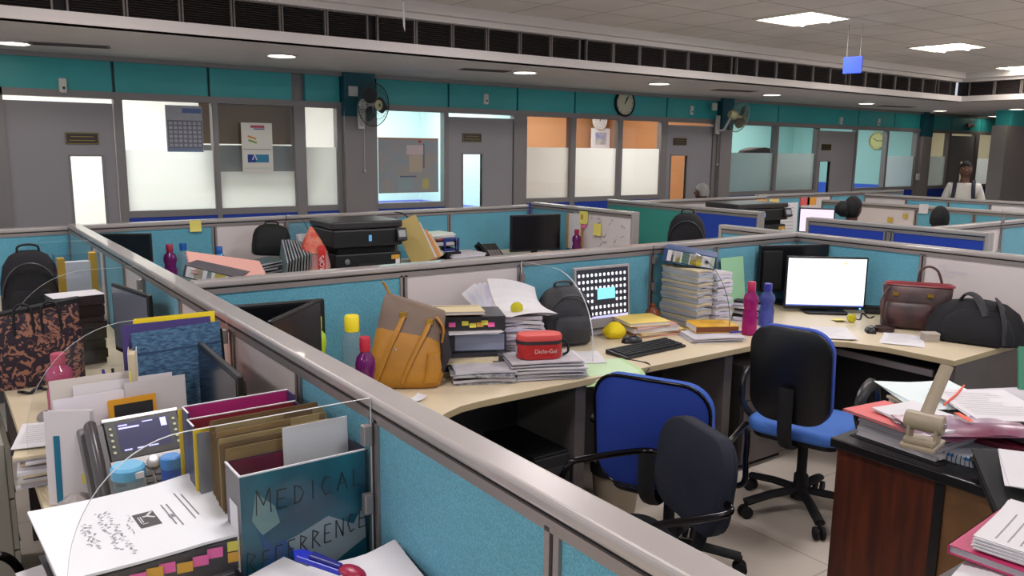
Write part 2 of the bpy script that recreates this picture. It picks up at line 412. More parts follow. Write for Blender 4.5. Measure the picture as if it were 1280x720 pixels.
# rooms behind the glass
def room(n, x0, x1, wallc, floorc, ld, watts, strip=None, col=(1, 0.97, 0.93), bright=1.0):
    m = mat('room%d_wall' % n, wallc, 0.6); yb = 8.06+ld
    g = G(); g.box(x0, x1, yb, yb+0.05, 0, 2.6); g.box(x0-0.03, x0, 8.06, yb, 0, 2.6); g.box(x1, x1+0.03, 8.06, yb, 0, 2.6)
    o = struct(g.obj('wall_room', m)); o.name = 'wall_room_%d' % n
    if strip:
        g = G(); g.box(x0, x1, yb-0.012, yb, 0, strip[1]); g.obj('wall_band', mat('room%d_band' % n, strip[0], 0.6), o)
    if strip:
        g = G(); g.box(x1-0.012, x1, 8.07, yb-0.013, 0, strip[1]); g.obj('wall_band', MATS['room%d_band' % n], o)
    g = G(); g.box(x0, x1, 8.06, yb, 2.6, 2.65); struct(g.obj('ceiling', mat('room_ceiling', (230, 228, 224), 0.8))).name = 'ceiling_room'
    area('room_lamp_light', ((x0+x1)/2, 8.06+ld*0.5, 2.57), (x1-x0)*0.6, ld*0.5, watts, col)
room(1, -2.0, 3.85, (236, 234, 230), None, 2.6, ROOM_W[1])
room(2, 3.9, 5.85, (214, 238, 238), None, 2.4, ROOM_W[2], ((130, 140, 220), 1.0))
room(3, 5.9, 9.45, (172, 118, 74), None, 2.4, ROOM_W[3])
room(4, 9.5, 14.95, (176, 222, 216), None, 2.6, ROOM_W[4], ((70, 110, 220), 1.15))
room(5, 15.0, 19.4, (212, 200, 168), None, 2.2, ROOM_W[5], ((90, 110, 210), 1.1))
# side column by the far aisle
g = G(); p = W(1262, 137, 2.5); g.box(p.x, p.x+4, p.y, p.y+0.25, 0, 2.24); struct(g.obj('wall_right', GREYW))
g = G(); g.box(p.x+0.1, p.x+4, p.y-0.01, p.y+0.25, 2.24, 2.46); g.box(p.x+0.1, p.x+4, p.y-0.01, p.y+0.25, 2.46, 2.5); struct(g.obj('trim_3', TEALW))
g = G(); g.box(19.4, 19.5, -4, 8.1, 0, 2.56); struct(g.obj('wall_far_right', GREYW))

# things on and in the rooms behind the glass
def flat(name, label, cat, px0, py0, px1, py1, Y, m, th=0.006, parts=(), group=None):
    a, b = WY(px0, py0, Y), WY(px1, py1, Y); wd, ht = b.x-a.x, a.z-b.z
    t = thing(name, label, cat, ((a.x+b.x)/2, Y, (a.z+b.z)/2), 0, group)
    g = G(); g.box(-wd/2, wd/2, 0, th, -ht/2, ht/2); g.obj('sheet' if name != 'wall_board' else 'board', m, t)
    for (nm, u0, v0, u1, v1, mm) in parts:
        g = G(); g.box((u0-0.5)*wd, (u1-0.5)*wd, -0.0015, 0.0, (0.5-v1)*ht, (0.5-v0)*ht); g.obj(nm, mm, t)
    return t
c1 = mat('calendar_paper', (176, 176, 184), 0.7, var=0.1, vscale=20)
cal = flat('wall_calendar', 'grey printed calendar sheet hanging on the window right of the leftmost door', 'calendar', 206, 131, 255, 190, 7.96, c1,
     parts=[('header_band', 0.45, 0.06, 0.97, 0.16, mat('calendar_blue', (96, 118, 170), 0.6)), ('footer_band', 0.02, 0.92, 0.98, 1.0, mat('calendar_foot', (120, 140, 170), 0.6))])
g = G()
for r_ in range(7): g.box(-0.15, 0.15, -0.002, 0, 0.07-r_*0.04-0.007, 0.07-r_*0.04+0.007)
for c_ in range(8): g.box(-0.15+c_*0.0422, -0.15+c_*0.0422+0.012, -0.0025, 0, -0.177, 0.077)
g.obj('date_grid', mat('calendar_ink', (122, 120, 130), 0.7), cal)
flat('wall_board', 'brown notice board inside the room behind the white poster', 'board', 248, 117, 374, 181, 8.16, mat('brown_board', (122, 84, 38), 0.6), 0.03)
flat('wall_board', 'grey panel under the brown board behind the white poster', 'board', 248, 181, 374, 216, 8.16, mat('grey_board', (140, 136, 134), 0.6), 0.03)
po = flat('wall_poster', 'white poster with orange, green and blue printed marks on second window', 'poster', 301, 153, 342, 216, 7.955, mat('poster_white', (226, 222, 210), 0.5),
     parts=[('red_heading', 0.3, 0.05, 0.75, 0.10, mat('poster_red', (176, 70, 84), 0.6)), ('blue_underline', 0.4, 0.11, 0.75, 0.135, mat('poster_blue_line', (90, 110, 150), 0.6)),
            ('blue_block', 0.17, 0.63, 0.43, 0.79, mat('poster_navy', (30, 58, 140), 0.6)), ('teal_block', 0.43, 0.63, 0.86, 0.79, mat('poster_teal', (50, 130, 165), 0.6)), ('divider', 0.05, 0.52, 0.95, 0.535, mat('poster_line', (150, 150, 155), 0.6)), ('pale_stripe', 0.02, 0.90, 0.98, 0.905, mat('poster_line', (150, 150, 155), 0.6))])
for nm, rgb, zc, xx in (('orange_swoosh', (224, 140, 56), 0.10, -0.05), ('green_swoosh', (130, 160, 70), 0.062, -0.045)):
    g = G(); g.cbox((0, 0, 0), (0.085, 0.0015, 0.018), 0, T(xx, -0.001, zc, ry=R(18))); g.obj(nm, mat('poster_'+nm, rgb, 0.6), po)
g = G(); g.prism([(-0.06, -0.115), (-0.045, -0.115), (-0.03, -0.07), (-0.02, -0.115), (-0.005, -0.115), (-0.03, -0.05)], 0.0016, 0.002, 0, XZ); g.obj('white_mark', PAPER, po)
# office map on the next window
mp = mat('wall_map_print', (168, 158, 150), 0.6, rgb2=(150, 160, 168), vscale=7)
ma = flat('wall_map', 'large faded wall map on the glass right of the left wall fan', 'map', 472.5, 171.5, 548, 240, 7.965, mp,
     parts=[('top_band', 0.0, 0.0, 1.0, 0.03, mat('map_band', (190, 130, 110), 0.6)), ('pink_patch', 0.46, 0.13, 0.74, 0.3, mat('map_pink', (206, 186, 188), 0.6)), ('cream_patch', 0.5, 0.3, 0.72, 0.62, mat('map_cream', (190, 172, 152), 0.6)), ('blue_patch', 0.3, 0.72, 0.55, 0.97, mat('map_blue', (150, 166, 170), 0.6)), ('yellow_patch', 0.72, 0.74, 0.83, 0.93, mat('map_yellow', (190, 178, 110), 0.6)), ('red_dot', 0.66, 0.04, 0.71, 0.09, mat('map_red', (196, 70, 60), 0.6)), ('dark_line', 0.74, 0.1, 0.76, 0.55, mat('map_dark', (110, 104, 104), 0.6)), ('blue_title', 0.35, 0.69, 0.62, 0.715, mat('map_title', (96, 104, 130), 0.6))])
def picture(label, px0, py0, px1, py1, Y):
    flat('framed_picture', label, 'picture', px0, py0, px1, py1, Y, PAPER, 0.02, parts=[('print', 0.2, 0.2, 0.8, 0.8, mat('picture_print', (190, 186, 170), 0.6, rgb2=(120, 130, 190), vscale=9)), ])
picture('small framed picture in the room behind the wall map', 531, 141, 546, 163, 10.3)
picture('small square framed picture in the orange room', 740, 160, 762, 186, 10.3)

def wall_clock(label, px, py, Y, rad, face, rim, hands=(20, 35), side=None):
    p = WY(px, py, Y) if side is None else WX(px, py, side); t = thing('wall_clock', label, 'clock', (p.x, p.y, p.z), 0 if side is None else R(-90))
    Mx = Matrix.Rotation(R(90), 4, 'X')
    g = G(); g.lathe([(rad*0.88, 0.0), (rad, 0.0), (rad, 0.03), (rad*0.93, 0.042), (rad*0.86, 0.03)], 32, 0, Mx, cap=False); g.obj('rim', rim, t, smooth=40)
    g = G(); g.lathe([(rad*0.9, 0), (rad*0.9, 0.02)], 32, 0, Mx); g.obj('face', face, t)
    g = G()
    for k in range(12): g.cbox((0, 0, 0), (0.006, 0.002, 0.02), 0, Matrix.Rotation(R(30*k), 4, 'Y') @ T(0, -0.021, rad*0.75))
    g.obj('hour_marks', INK, t)
    for nm, a, l in (('hour_hand', hands[0], 0.5), ('minute_hand', hands[1], 0.72)):
        g = G(); g.box(-0.005, 0.005, -0.025, -0.022, -0.01, rad*l); g.obj(nm, INK, t, rot=(0, R(a), 0))
CF = mat('clock_face', (206, 202, 176), 0.5)
wall_clock('round black-rimmed wall clock on the teal band above the three frosted windows', 780, 129, 7.985, 0.175, CF, BLACK, (25, 35))
wall_clock('white round clock on the back wall of the orange room', 749, 151, 10.3, 0.15, PAPER, WHITEP)

PY_ = mat('pale_disc_yellow', (232, 222, 150), 0.5)  # pale round shapes taken for wall fans, made with the simpler clock shape
wall_clock('pale yellow clock face standing in for a wall fan on the side wall seen through the open teal window', 1097, 176, 0, 0.17, PY_, mat('pale_disc_rim', (206, 196, 140), 0.5), (300, 90), side=14.945)
wall_clock('pale yellow clock face standing in for a wall fan in the teal room above the grey cupboard', 977, 172, 0, 0.20, PY_, MATS['pale_disc_rim'], (200, 60), side=14.945)
t = thing('cupboard', 'grey cupboard standing behind the frosted teal room windows', 'cupboard', (11.35, 8.75, 0)); CBG = mat('cupboard_grey', (96, 98, 98), 0.6)
g = G(); g.box(-0.85, 0.85, -0.2, 0.25, 0, 1.70); g.obj('cupboard_body', CBG, t)
for s_ in (-1, 1):
    g = G(); g.box(min(0.005*s_, 0.84*s_), max(0.005*s_, 0.84*s_), -0.22, -0.2, 0.06, 1.68); dr = g.obj('door', CBG, t)
    g = G(); g.box(s_*0.06-0.01, s_*0.06+0.01, -0.235, -0.22, 0.8, 0.95); g.obj('handle', SILVER, dr)
g = G(); rr_ = random.Random(2); g.loft([sring(0, 0, z_, w_, 0.3, 20, 2.4) for z_, w_ in ((0, 0.7), (0.02, 0.9), (0.07, 0.8), (0.11, 0.45), (0.12, 0.2))]); tag(g.obj('cloth_bundle', mat('bundle_dark', (86, 72, 70), 0.85), None, (11.3, 8.75, 1.70)), 'dark cloth bundle on top of the grey cupboard in the teal room', 'bundle')
def wall_fan(label, px, py, Y, yaw, tilt, dark):
    p = WY(px, py, Y); t = thing('wall_fan', label, 'fan', (p.x, Y, p.z))
    col = mat('fan_grey', (58, 58, 60), 0.45) if dark else mat('fan_pale', (150, 146, 130), 0.45)
    hub = mat('fan_hub', (196, 190, 150), 0.4)
    H = T(0, 0, 0, rz=yaw) @ T(rx=tilt) @ Matrix.Rotation(R(90), 4, 'X'); rr = 0.215
    g = G()
    for k in range(44):
        a = 2*PI*k/44; ca, sa = math.cos(a), math.sin(a)
        g.tube([(0.05*ca, 0.05*sa, 0.07), (0.13*ca, 0.13*sa, 0.06), (0.2*ca, 0.2*sa, 0.025), (rr*ca, rr*sa, 0)], 0.0016, 4, 0, M=H)
        g.tube([(0.06*ca, 0.06*sa, -0.085), (0.15*ca, 0.15*sa, -0.07), (rr*ca, rr*sa, 0)], 0.0016, 4, 0, M=H)
    for r_, z_ in ((rr, 0.0), (0.14, 0.058)): g.tube([(r_*math.cos(2*PI*i/40), r_*math.sin(2*PI*i/40), z_) for i in range(40)], 0.005 if z_ == 0 else 0.002, 6, 0, closed=True, M=H)
    g.obj('guard', col, t, smooth=60)
    g = G(); g.lathe([(0.001, 0.084), (0.03, 0.083), (0.052, 0.076), (0.054, 0.066)], 24, 0, H); g.obj('hub_badge', hub, t, smooth=40)
    g = G(); g.lathe([(0.018, 0.0865), (0.001, 0.087)], 16, 0, H); g.obj('badge_centre', mat('fan_badge_green', (90, 120, 70), 0.5), t)
    for k in range(3):
        g = G(); pts = []
        for i in range(9):
            u = i/8; pts.append((0.03+0.15*u, -0.03-0.05*math.sin(PI*min(1, u*1.1)), 0.02)); 
        pts2 = [(0.03+0.15*(i/8), 0.03+0.05*math.sin(PI*min(1, i/8*1.0)), -0.015) for i in range(9)]
        poly = pts+pts2[::-1]; n = len(poly)
        g.add([(x, y, z) for x, y, z in poly]+[(x, y, z-0.003) for x, y, z in poly], [tuple(range(n)), tuple(range(2*n-1, n-1, -1))]+[(i, i+n, (i+1) % n+n, (i+1) % n) for i in range(n)], 0, H @ Matrix.Rotation(2*PI*k/3, 4, 'Z')); g.obj('blade', mat('fan_blade_dark', (44, 44, 50), 0.4) if dark else mat('fan_blade_pale', (120, 116, 104), 0.4), t)
    g = G(); g.lathe([(0.001, -0.17), (0.05, -0.165), (0.062, -0.12), (0.06, -0.06), (0.02, -0.05), (0.02, 0.04)], 20, 0, H); g.obj('motor', WHITEP if dark else hub, t, smooth=40)
    q = H @ Vector((0, 0, -0.12)); yb = 7.897-Y
    g = G(); g.box(q.x-0.035, q.x+0.035, yb-0.03, yb, -0.24, 0.02); g.tube([(q.x, yb-0.02, -0.2), (q.x, (q.y+yb)/2, -0.18), (q.x, q.y, q.z)], 0.018, 8); g.obj('bracket', WHITEP, t, bevel=0.004)
    g = G(); g.box(q.x-0.13, q.x-0.03, yb-0.02, yb, 0.09, 0.19); g.obj('switch_box', WHITEP, t, bevel=0.004)
    g = G(); g.tube([(q.x+0.03, yb-0.02, -0.24), (q.x+0.03, yb-0.02, -0.66)], 0.002, 5); g.ell((q.x+0.03, yb-0.02, -0.67), (0.012, 0.012, 0.016), 8, 6); g.obj('pull_cord', WHITEP, t)
wall_fan('grey caged wall fan facing the room on the left column', 467, 131, 7.66, R(18), R(4), True)
wall_fan('pale caged wall fan turned aside on the middle column', 924, 146, 7.6, R(75), R(12), False)

# small things on the teal band
def sensor(label, px, py):
    p = WY(px, py, 7.985); t = thing('wall_sensor', label, 'sensor', (p.x, 7.985, p.z))
    g = G(); g.prism(rrect(0.06, 0.12, 0.012), 0, 0.035, 0, XZ); g.obj('casing', WHITEP, t, bevel=0.004)
    g = G(); g.lathe([(0.012, 0), (0.008, 0.008)], 12, 0, T(0.006, -0.035, -0.02) @ Matrix.Rotation(R(90), 4, 'X')); g.obj('lens', BLACK, t)
for lab, a, b in (('small white wall sensor above the leftmost door', 78, 107), ('small white wall sensor above the door beside the wall map', 606, 124), ('small wall sensor above the door left of the tilted fan', 863, 138), ('small wall sensor above the door right of the cupboards window', 1050, 151), ('small white wall sensor above the far open teal window', 1097, 153), ('small dark wall sensor on the far teal column', 1155, 158)): sensor(lab, a, b)
p = WY(1164, 147, 7.9); t = thing('security_camera', 'small black dome camera under the soffit by the far column', 'camera', (p.x, 7.9, 2.5))
g = G(); g.lathe([(0.06, 0), (0.06, -0.03), (0.05, -0.06), (0.02, -0.085), (0.001, -0.09)], 16); g.obj('dome', BLACK, t, smooth=50)
g = G(); g.lathe([(0.07, -0.02), (0.07, 0)], 16); g.obj('mount', WHITEP, t)
p = WY(1211, 157, 7.985); t = thing('exit_beacon', 'small red light fitting above the far door', 'light', (p.x, 7.985, p.z))
g = G(); g.box(-0.12, 0.12, -0.05, 0, -0.035, 0.035); g.obj('housing', mat('beacon_red', (160, 40, 40), 0.5), t, bevel=0.01)
g = G(); g.box(-0.12, -0.05, -0.052, -0.05, -0.03, 0.03); g.obj('badge', WHITEP, t)
p = WY(1147, 221, 7.895); t = thing('light_switch', 'white light switch plate on the far grey column', 'switch', (p.x, 7.9, p.z))
g = G(); g.box(-0.06, 0.06, -0.012, 0, -0.06, 0.06); g.obj('plate', WHITEP, t, bevel=0.003)
g = G(); g.box(-0.02, 0.02, -0.018, -0.012, -0.03, 0.03); g.obj('rocker', WHITEP, t)

# downlights
EM = emis('downlight_glow', (255, 247, 226), 9.0)
d0 = None
for i, (px, py) in enumerate(((16, 53), (352, 69), (656, 90), (824, 104), (965, 118), (1083, 129), (1175, 138), (1243, 145), (1271, 136))):
    p = W(px, py, 2.5); lab = 'round recessed downlight glowing in the soffit'
    if d0 is None:
        d0 = thing('downlight', lab, 'light', (p.x, p.y, 2.5))
        g = G(); g.lathe([(0.125, 0.0), (0.13, -0.008), (0.115, -0.012), (0.11, 0.0)], 24, cap=False); g.obj('trim_ring', WHITEP, d0, smooth=40)
        g = G(); g.lathe([(0.108, -0.001), (0.1, -0.006)], 24); g.obj('diffuser', EM, d0)
    else: d = dup(d0, (p.x, p.y, 2.5)); 
    (d0 if i == 0 else d)['label'] = ['downlight in the soffit above the leftmost door', 'downlight in the soffit above the white poster window', 'downlight in the soffit left of the clock, above three frosted windows', 'downlight in the soffit right of the clock', 'downlight in the soffit above the cupboards window', 'downlight in the soffit above the open teal window', 'downlight in the soffit left of the far red fitting', 'downlight in the soffit beside the right grey wall', 'downlight in the soffit at the right edge, nearest vent corner'][i]
LD = mat('diffuser_slot', (120, 110, 106), 0.7)
for lab, a, b, wd in (('slotted air diffuser in the soffit above the leftmost door', 88, 56, 0.55), ('slotted air diffuser in the soffit above the second door', 606, 87.5, 0.5), ('slotted air diffuser in the soffit above the tilted fan', 918, 113, 0.6), ('slotted air diffuser in the soffit above the far windows', 1120, 133, 0.7)):
    p = W(a, b, 2.5); t = thing('air_diffuser', lab, 'vent', (p.x, p.y, 2.5), R(-12))
    g = G(); g.box(-wd/2, wd/2, -0.09, 0.09, -0.006, 0); g.obj('diffuser_frame', LD, t)
    g = G()
    for i in range(4): g.box(-wd/2+0.02, wd/2-0.02, -0.075+i*0.04, -0.055+i*0.04, -0.009, -0.006)
    g.obj('diffuser_slots', mat('slot_dark', (70, 64, 62), 0.7), t)

# ceiling panel lights
PANEL = emis('panel_glow', (255, 246, 226), 6.0); TUBEM = emis('lamp_tube_glow', (255, 250, 238), 16.0)
lc = mat('louvre_tray', (220, 214, 200), 0.35)
c0 = None
for i, (lab, px, py) in enumerate((('square recessed ceiling light nearest the camera above the hanging blue sign', 1003, 23), ('square recessed ceiling light right of the hanging blue sign', 1184, 58.5), ('square recessed ceiling light cut by the right edge of the photo', 1284, 84))):
    p = W(px, py, CEIL)
    if c0 is None:
        c0 = thing('ceiling_light', lab, 'light', (p.x, p.y, CEIL))
        g = G()
        g.box(-0.3, 0.3, -0.3, -0.275, -0.012, 0); g.box(-0.3, 0.3, 0.275, 0.3, -0.012, 0); g.box(-0.3, -0.275, -0.275, 0.275, -0.012, 0); g.box(0.275, 0.3, -0.275, 0.275, -0.012, 0); g.obj('tray_rim', lc, c0)
        g = G(); g.box(-0.275, 0.275, -0.275, 0.275, -0.004, -0.001); g.obj('reflector', PANEL, c0)
        for s in (-0.13, 0.13):
            g = G(); g.tube([(-0.2, s, -0.012), (0.2, s, -0.012)], 0.022, 10); g.obj('lamp_tube', TUBEM, c0, smooth=40)
    else: d = dup(c0, (p.x, p.y, CEIL)); d['label'] = lab
# hanging blue sign and a hanging white tag
a, b = WY(1056, 78, 4.4), WY(1075, 93, 4.4)
t = thing('hanging_sign', 'small blue sign hanging from the ceiling on two thin rods', 'sign', ((a.x+b.x)/2, 4.4, b.z), R(-78)); hh = 0.15; ww = 0.17
g = G(); g.box(-ww/2, ww/2, -0.008, 0.008, 0, hh); g.obj('sign_board', mat('sign_blue', (20, 62, 196), 0.6), t, bevel=0.002)
for s in (-0.06, 0.06):
    g = G(); g.tube([(s, 0, hh), (s, 0, CEIL-b.z)], 0.004, 6); g.obj('rod', FRAME, t)
p = W(497, 2, CEIL)
t = thing('hanging_tag', 'narrow white strip hanging from the ceiling before the vents', 'sign', (3.05, 5.7, CEIL), R(50)); 
g = G(); g.box(-0.003, 0.003, -0.003, 0.003, -0.08, 0); g.obj('hook', FRAME, t)
g = G(); g.prism([(-0.03, -0.06), (0.035, -0.06), (0.05, -0.27), (-0.005, -0.24)], 0, 0.004, 0, XZ); g.obj('strip', PAPER, t)
# ================================================================== CUBICLE PARTITIONS
def partition(label, p0, p1, segs, h=1.2, th=0.076, end0=False, end1=False, group=None):
    "segs: (d0, d1, front material, back material); front is the -y side of the local frame (x runs p0 to p1)"
    dx, dy = p1[0]-p0[0], p1[1]-p0[1]; L = math.hypot(dx, dy)
    t = thing('cubicle_partition', label, 'partition', (p0[0], p0[1], 0), math.atan2(dy, dx), group)
    hw = th/2
    for d0, d1, mf, mb in segs:
        g = G(); g.box(d0+0.018, d1-0.018, -hw+0.01, hw-0.01, 0.1, h-0.055, [0, 0, 0, 0, 1, 0]); g.obj('whiteboard_panel' if mf is WHITEB else 'fabric_panel', [mf, mb], t)
    seams = sorted(set([s[0] for s in segs]+[s[1] for s in segs]))
    for s in seams:
        g = G()
        g.box(max(0, s-0.019), s-0.005 if s > 0.01 else 0.0001, -hw+0.003, hw-0.003, 0.08, h-0.05, 0)
        g.box(s+0.005 if s < L-0.01 else L-0.0001, min(L, s+0.019), -hw+0.003, hw-0.003, 0.08, h-0.05, 0)
        g.box(max(0, s-0.005), min(L, s+0.005), -hw+0.01, hw-0.01, 0.08, h-0.05, 1); g.obj('frame_stile', [FRAME, GAP], t)
    g = G(); g.box(0, L, -hw+0.003, hw-0.003, h-0.058, h-0.036, 0); g.box(0, L, -hw+0.009, hw-0.009, h-0.036, h-0.03, 1); g.obj('frame_rail', [FRAME, GAP], t)
    g = G(); g.box(0, L, -hw, hw, h-0.03, h); g.obj('top_rail', RAIL, t, bevel=0.009, seg=3)
    g = G(); g.box(0, L, -hw+0.004, hw-0.004, 0, 0.1); g.obj('base_rail', BASEG, t)
    for e, f in ((0, end0), (L, end1)):
        if f:
            g = G(); g.box(e-0.012, e+0.012, -hw-0.002, hw+0.002, 0, h); g.obj('end_post', RAIL, t, bevel=0.004)
    return t
# long run beside the camera: local x runs from far to near so that its front (-y) is the left (-x) face
FAR = 6.36
def s(*ys): return [FAR-y for y in ys]
ps = [6.36, 5.4, 5.0, 4.44, 3.97, 3.31, 2.64, 2.05, 1.59, 0.945, 0.3, -0.4, -1.2]
mf = [TEAL, WHITEB, TEAL, WHITEB, TEAL, WHITEB, WHITEB, TEAL, TEAL, TEAL, TEAL, TEAL]
partition('long teal and white panel partition with wide grey rail running from lower right to the far left', (0.798, FAR), (0.798, -1.2), [(FAR-a, FAR-b, m, TEAL) for a, b, m in zip(ps, ps[1:], mf)])
Y2 = 3.42
xs2 = [0.84, 1.80, 2.49, 3.46, 4.03, 4.86]
partition('teal partition with one white panel standing behind the handbag and paper stacks', (0.84, Y2), (4.86, Y2), [(a-0.84, b-0.84, m, TEAL) for a, b, m in zip(xs2, xs2[1:], [TEAL, WHITEB, TEAL, TEAL, TEAL])])
ysR = [4.06, 3.455, 2.50, 1.5, 0.6]
partition('teal and white partition behind the lit monitor and the brown handbag', (4.895, 4.06), (4.895, 0.6), [(4.06-a, 4.06-b, m, TEAL) for a, b, m in zip(ysR, ysR[1:], [TEAL, TEAL, WHITEB, TEAL])], end0=True)
YF = 6.5
xsF = [-1.6, -0.3, 0.84, 1.77, 2.36, 3.41, 4.0, 5.0]
partition('far teal partition with white panel behind the black printer and red bag', (-1.6, 6.21), (5.0, 6.71), [((a+1.6)*1.003, (b+1.6)*1.003, m, TEAL) for a, b, m in zip(xsF, xsF[1:], [TEAL, TEAL, TEAL, WHITEB, TEAL, TEAL, TEAL])], h=1.185)
d1 = partition('partition with whiteboard of yellow notes and doodles, right of the far black monitor', (5.08, 6.70), (5.08, 5.2), [(0, 0.66, TEAL, TEAL), (0.66, 1.5, WHITEB, TEAL)], h=1.21, end1=True)
partition('green and blue partition behind the black backpack', (6.05, 6.6), (6.05, 4.6), [(0, 1.25, GREENP, TEAL), (1.25, 2.0, BLUEP, TEAL)], h=1.22, end1=True)
partition('teal partition with cream panel in front of the third grey door', (6.09, 6.5), (8.6, 6.5), [(0, 0.8, TEAL, TEAL), (0.8, 1.4, WHITEB, TEAL), (1.4, 2.51, TEAL, TEAL)])
partition('royal blue double panel screen behind the lit monitor', (5.70, 3.86), (5.70, 2.50), [(0, 0.66, BLUEP, TEAL), (0.70, 1.36, BLUEP, TEAL)], h=1.24, end0=True, end1=True)
partition('dark railed partition crossing behind the royal blue screen', (5.74, 3.12), (8.2, 3.12), [(0, 0.9, TEAL, TEAL), (0.9, 1.5, WHITEB, TEAL), (1.5, 2.46, TEAL, TEAL)])
partition('teal and white notice partition behind the seated black-haired people', (8.65, 5.7), (8.65, 2.6), [(0, 0.35, TEAL, TEAL), (0.35, 1.15, WHITEB, TEAL), (1.15, 1.75, TEAL, TEAL), (1.75, 3.1, TEAL, TEAL)])
partition('far teal and white partition in front of the standing man', (10.55, 6.3), (10.55, 3.2), [(0, 0.6, WHITEB, TEAL), (0.6, 1.15, TEAL, TEAL), (1.15, 1.65, TEAL, TEAL), (1.65, 3.1, WHITEB, TEAL)])
partition('far teal cross partition below the cupboards window', (8.7, 6.7), (12.2, 6.7), [(0, 0.9, TEAL, TEAL), (0.9, 1.6, WHITEB, TEAL), (1.6, 3.5, TEAL, TEAL)])

# ================================================================== DESKS
def worktop(t, poly, z=0.75, th=0.03):
    g = G(); g.prism(poly, z-th, z, 0, None, 1); g.obj('worktop', [DESK, DESKEDGE], t, bevel=0.003)
def slab(t, name, m, *b, bev=0.0):
    g = G(); g.box(*b); return g.obj(name, m, t, bevel=bev)
t = thing('desk', 'cream desk along the left of the long partition holding the phone and files', 'desk', (0, 0, 0))
worktop(t, [(0.18, -0.6), (0.756, -0.6), (0.756, 6.27), (0.18, 6.27)])
for y in (-0.5, 1.6, 2.65, 3.98, 5.2): slab(t, 'support_panel', LEGGREY, 0.24, 0.75, y-0.015, y+0.015, 0, 0.72)
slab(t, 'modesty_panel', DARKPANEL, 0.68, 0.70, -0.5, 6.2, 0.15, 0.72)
# desk of the nearest cell beyond the long partition
t = thing('desk', 'cream corner desk under the handbag, paper stacks and keyboard', 'desk', (0, 0, 0))
inner = [(1.36, 0.9), (1.36, 2.25)]+[(1.36+0.36-0.36*math.cos(R(a)), 2.25+0.36*math.sin(R(a))) for a in (15, 30, 45, 60, 75, 90)]
edge2 = [(3.40, 2.61), (3.62, 2.60), (3.80, 2.52), (3.93, 2.38), (4.0, 2.2), (4.02, 1.86), (4.852, 1.86), (4.852, 3.378), (0.842, 3.378), (0.842, 0.9)]
worktop(t, inner+edge2)
slab(t, 'support_panel', LEGGREY, 2.27, 2.33, 2.66, 3.3, 0, 0.72); slab(t, 'support_panel', LEGGREY, 3.28, 3.34, 2.66, 3.3, 0, 0.72); slab(t, 'support_panel', LEGGREY, 4.08, 4.84, 1.88, 1.91, 0, 0.72); slab(t, 'support_panel', LEGGREY, 0.9, 1.3, 0.93, 0.96, 0, 0.72)
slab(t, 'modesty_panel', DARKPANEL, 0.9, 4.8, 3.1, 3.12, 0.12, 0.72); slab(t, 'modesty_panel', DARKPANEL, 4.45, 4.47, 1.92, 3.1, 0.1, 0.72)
slab(t, 'keyboard_tray', DARKPANEL, 4.12, 4.42, 2.0, 2.62, 0.63, 0.65); slab(t, 'tray_rail', FRAME, 4.10, 4.12, 2.0, 2.62, 0.62, 0.655)
# desk of the middle cell (against the far partition)
t = thing('desk', 'cream desk under the black printer along the far partition', 'desk', (0, 0, 0))
worktop(t, [(0.84, 5.75), (5.0, 5.75), (5.0, 6.66), (0.84, 6.345)]); 
for x in (0.9, 2.9, 4.9): slab(t, 'support_panel', LEGGREY, x-0.02, x+0.02, 5.8, 6.3, 0, 0.72)
t = thing('desk', 'narrow desk behind the teal partition carrying the salmon file', 'desk', (0, 0, 0))
worktop(t, [(0.84, 3.46), (4.84, 3.46), (4.84, 4.1), (0.84, 4.1)])
for x in (0.9, 2.9, 4.8): slab(t, 'support_panel', LEGGREY, x-0.02, x+0.02, 3.5, 4.05, 0, 0.72)
t = thing('desk', 'desk between whiteboard and green partition under the black backpack', 'desk', (0, 0, 0))
worktop(t, [(5.13, 4.3), (6.0, 4.3), (6.0, 6.4), (5.13, 6.4)]); slab(t, 'support_panel', LEGGREY, 5.15, 5.98, 4.32, 4.36, 0, 0.72); slab(t, 'support_panel', LEGGREY, 5.15, 5.98, 6.3, 6.34, 0, 0.72)
t = thing('desk', 'desk in front of cream panel under the second black printer', 'desk', (0, 0, 0))
worktop(t, [(6.1, 5.7), (8.55, 5.7), (8.55, 6.455), (6.1, 6.455)]); slab(t, 'support_panel', LEGGREY, 6.12, 6.16, 5.72, 6.43, 0, 0.72); slab(t, 'support_panel', LEGGREY, 8.5, 8.54, 5.72, 6.43, 0, 0.72)
t = thing('desk', 'desk in the far right cell under the pinkish lit monitor', 'desk', (0, 0, 0))
worktop(t, [(7.65, 3.3), (8.6, 3.3), (8.6, 5.65), (7.65, 5.65)]); slab(t, 'support_panel', LEGGREY, 7.7, 8.58, 3.4, 3.44, 0, 0.72); slab(t, 'support_panel', LEGGREY, 7.7, 8.58, 5.5, 5.54, 0, 0.72)

# ================================================================== GLASS SCREENS
SG = glass('screen_glass', (0.965, 0.975, 0.975), 0.03); 
RIML = mat('glass_rim_light', (206, 208, 210), 0.12, spec=0.8); RIMD = mat('glass_rim_dark', (52, 66, 66), 0.15, spec=0.7)
def glass_screen(label, loc, rz, L, zt, r, rim, r2=None, zb=0.752, tilt=0):
    t = thing('glass_screen', label, 'screen', (loc[0], loc[1], zb), rz, 'curved glass desk dividers')
    h = zt-zb; r2 = r2 or r
    prof = [(0, 0), (L, 0)]+arc(L-r, h-r2, r, 0, 90, 14, ry=r2)+[(0, h)]
    g = G(); g.prism(prof, -0.003, 0.003, 0, XZ, 1); g.obj('glass_pane', [SG, rim], t)
    for zz in (h-0.085, 0.20):
        g = G(); g.box(0.0, 0.022, -0.010, 0.010, zz-0.024, zz+0.024); g.obj('bracket', FRAME, t, bevel=0.003)
    return t
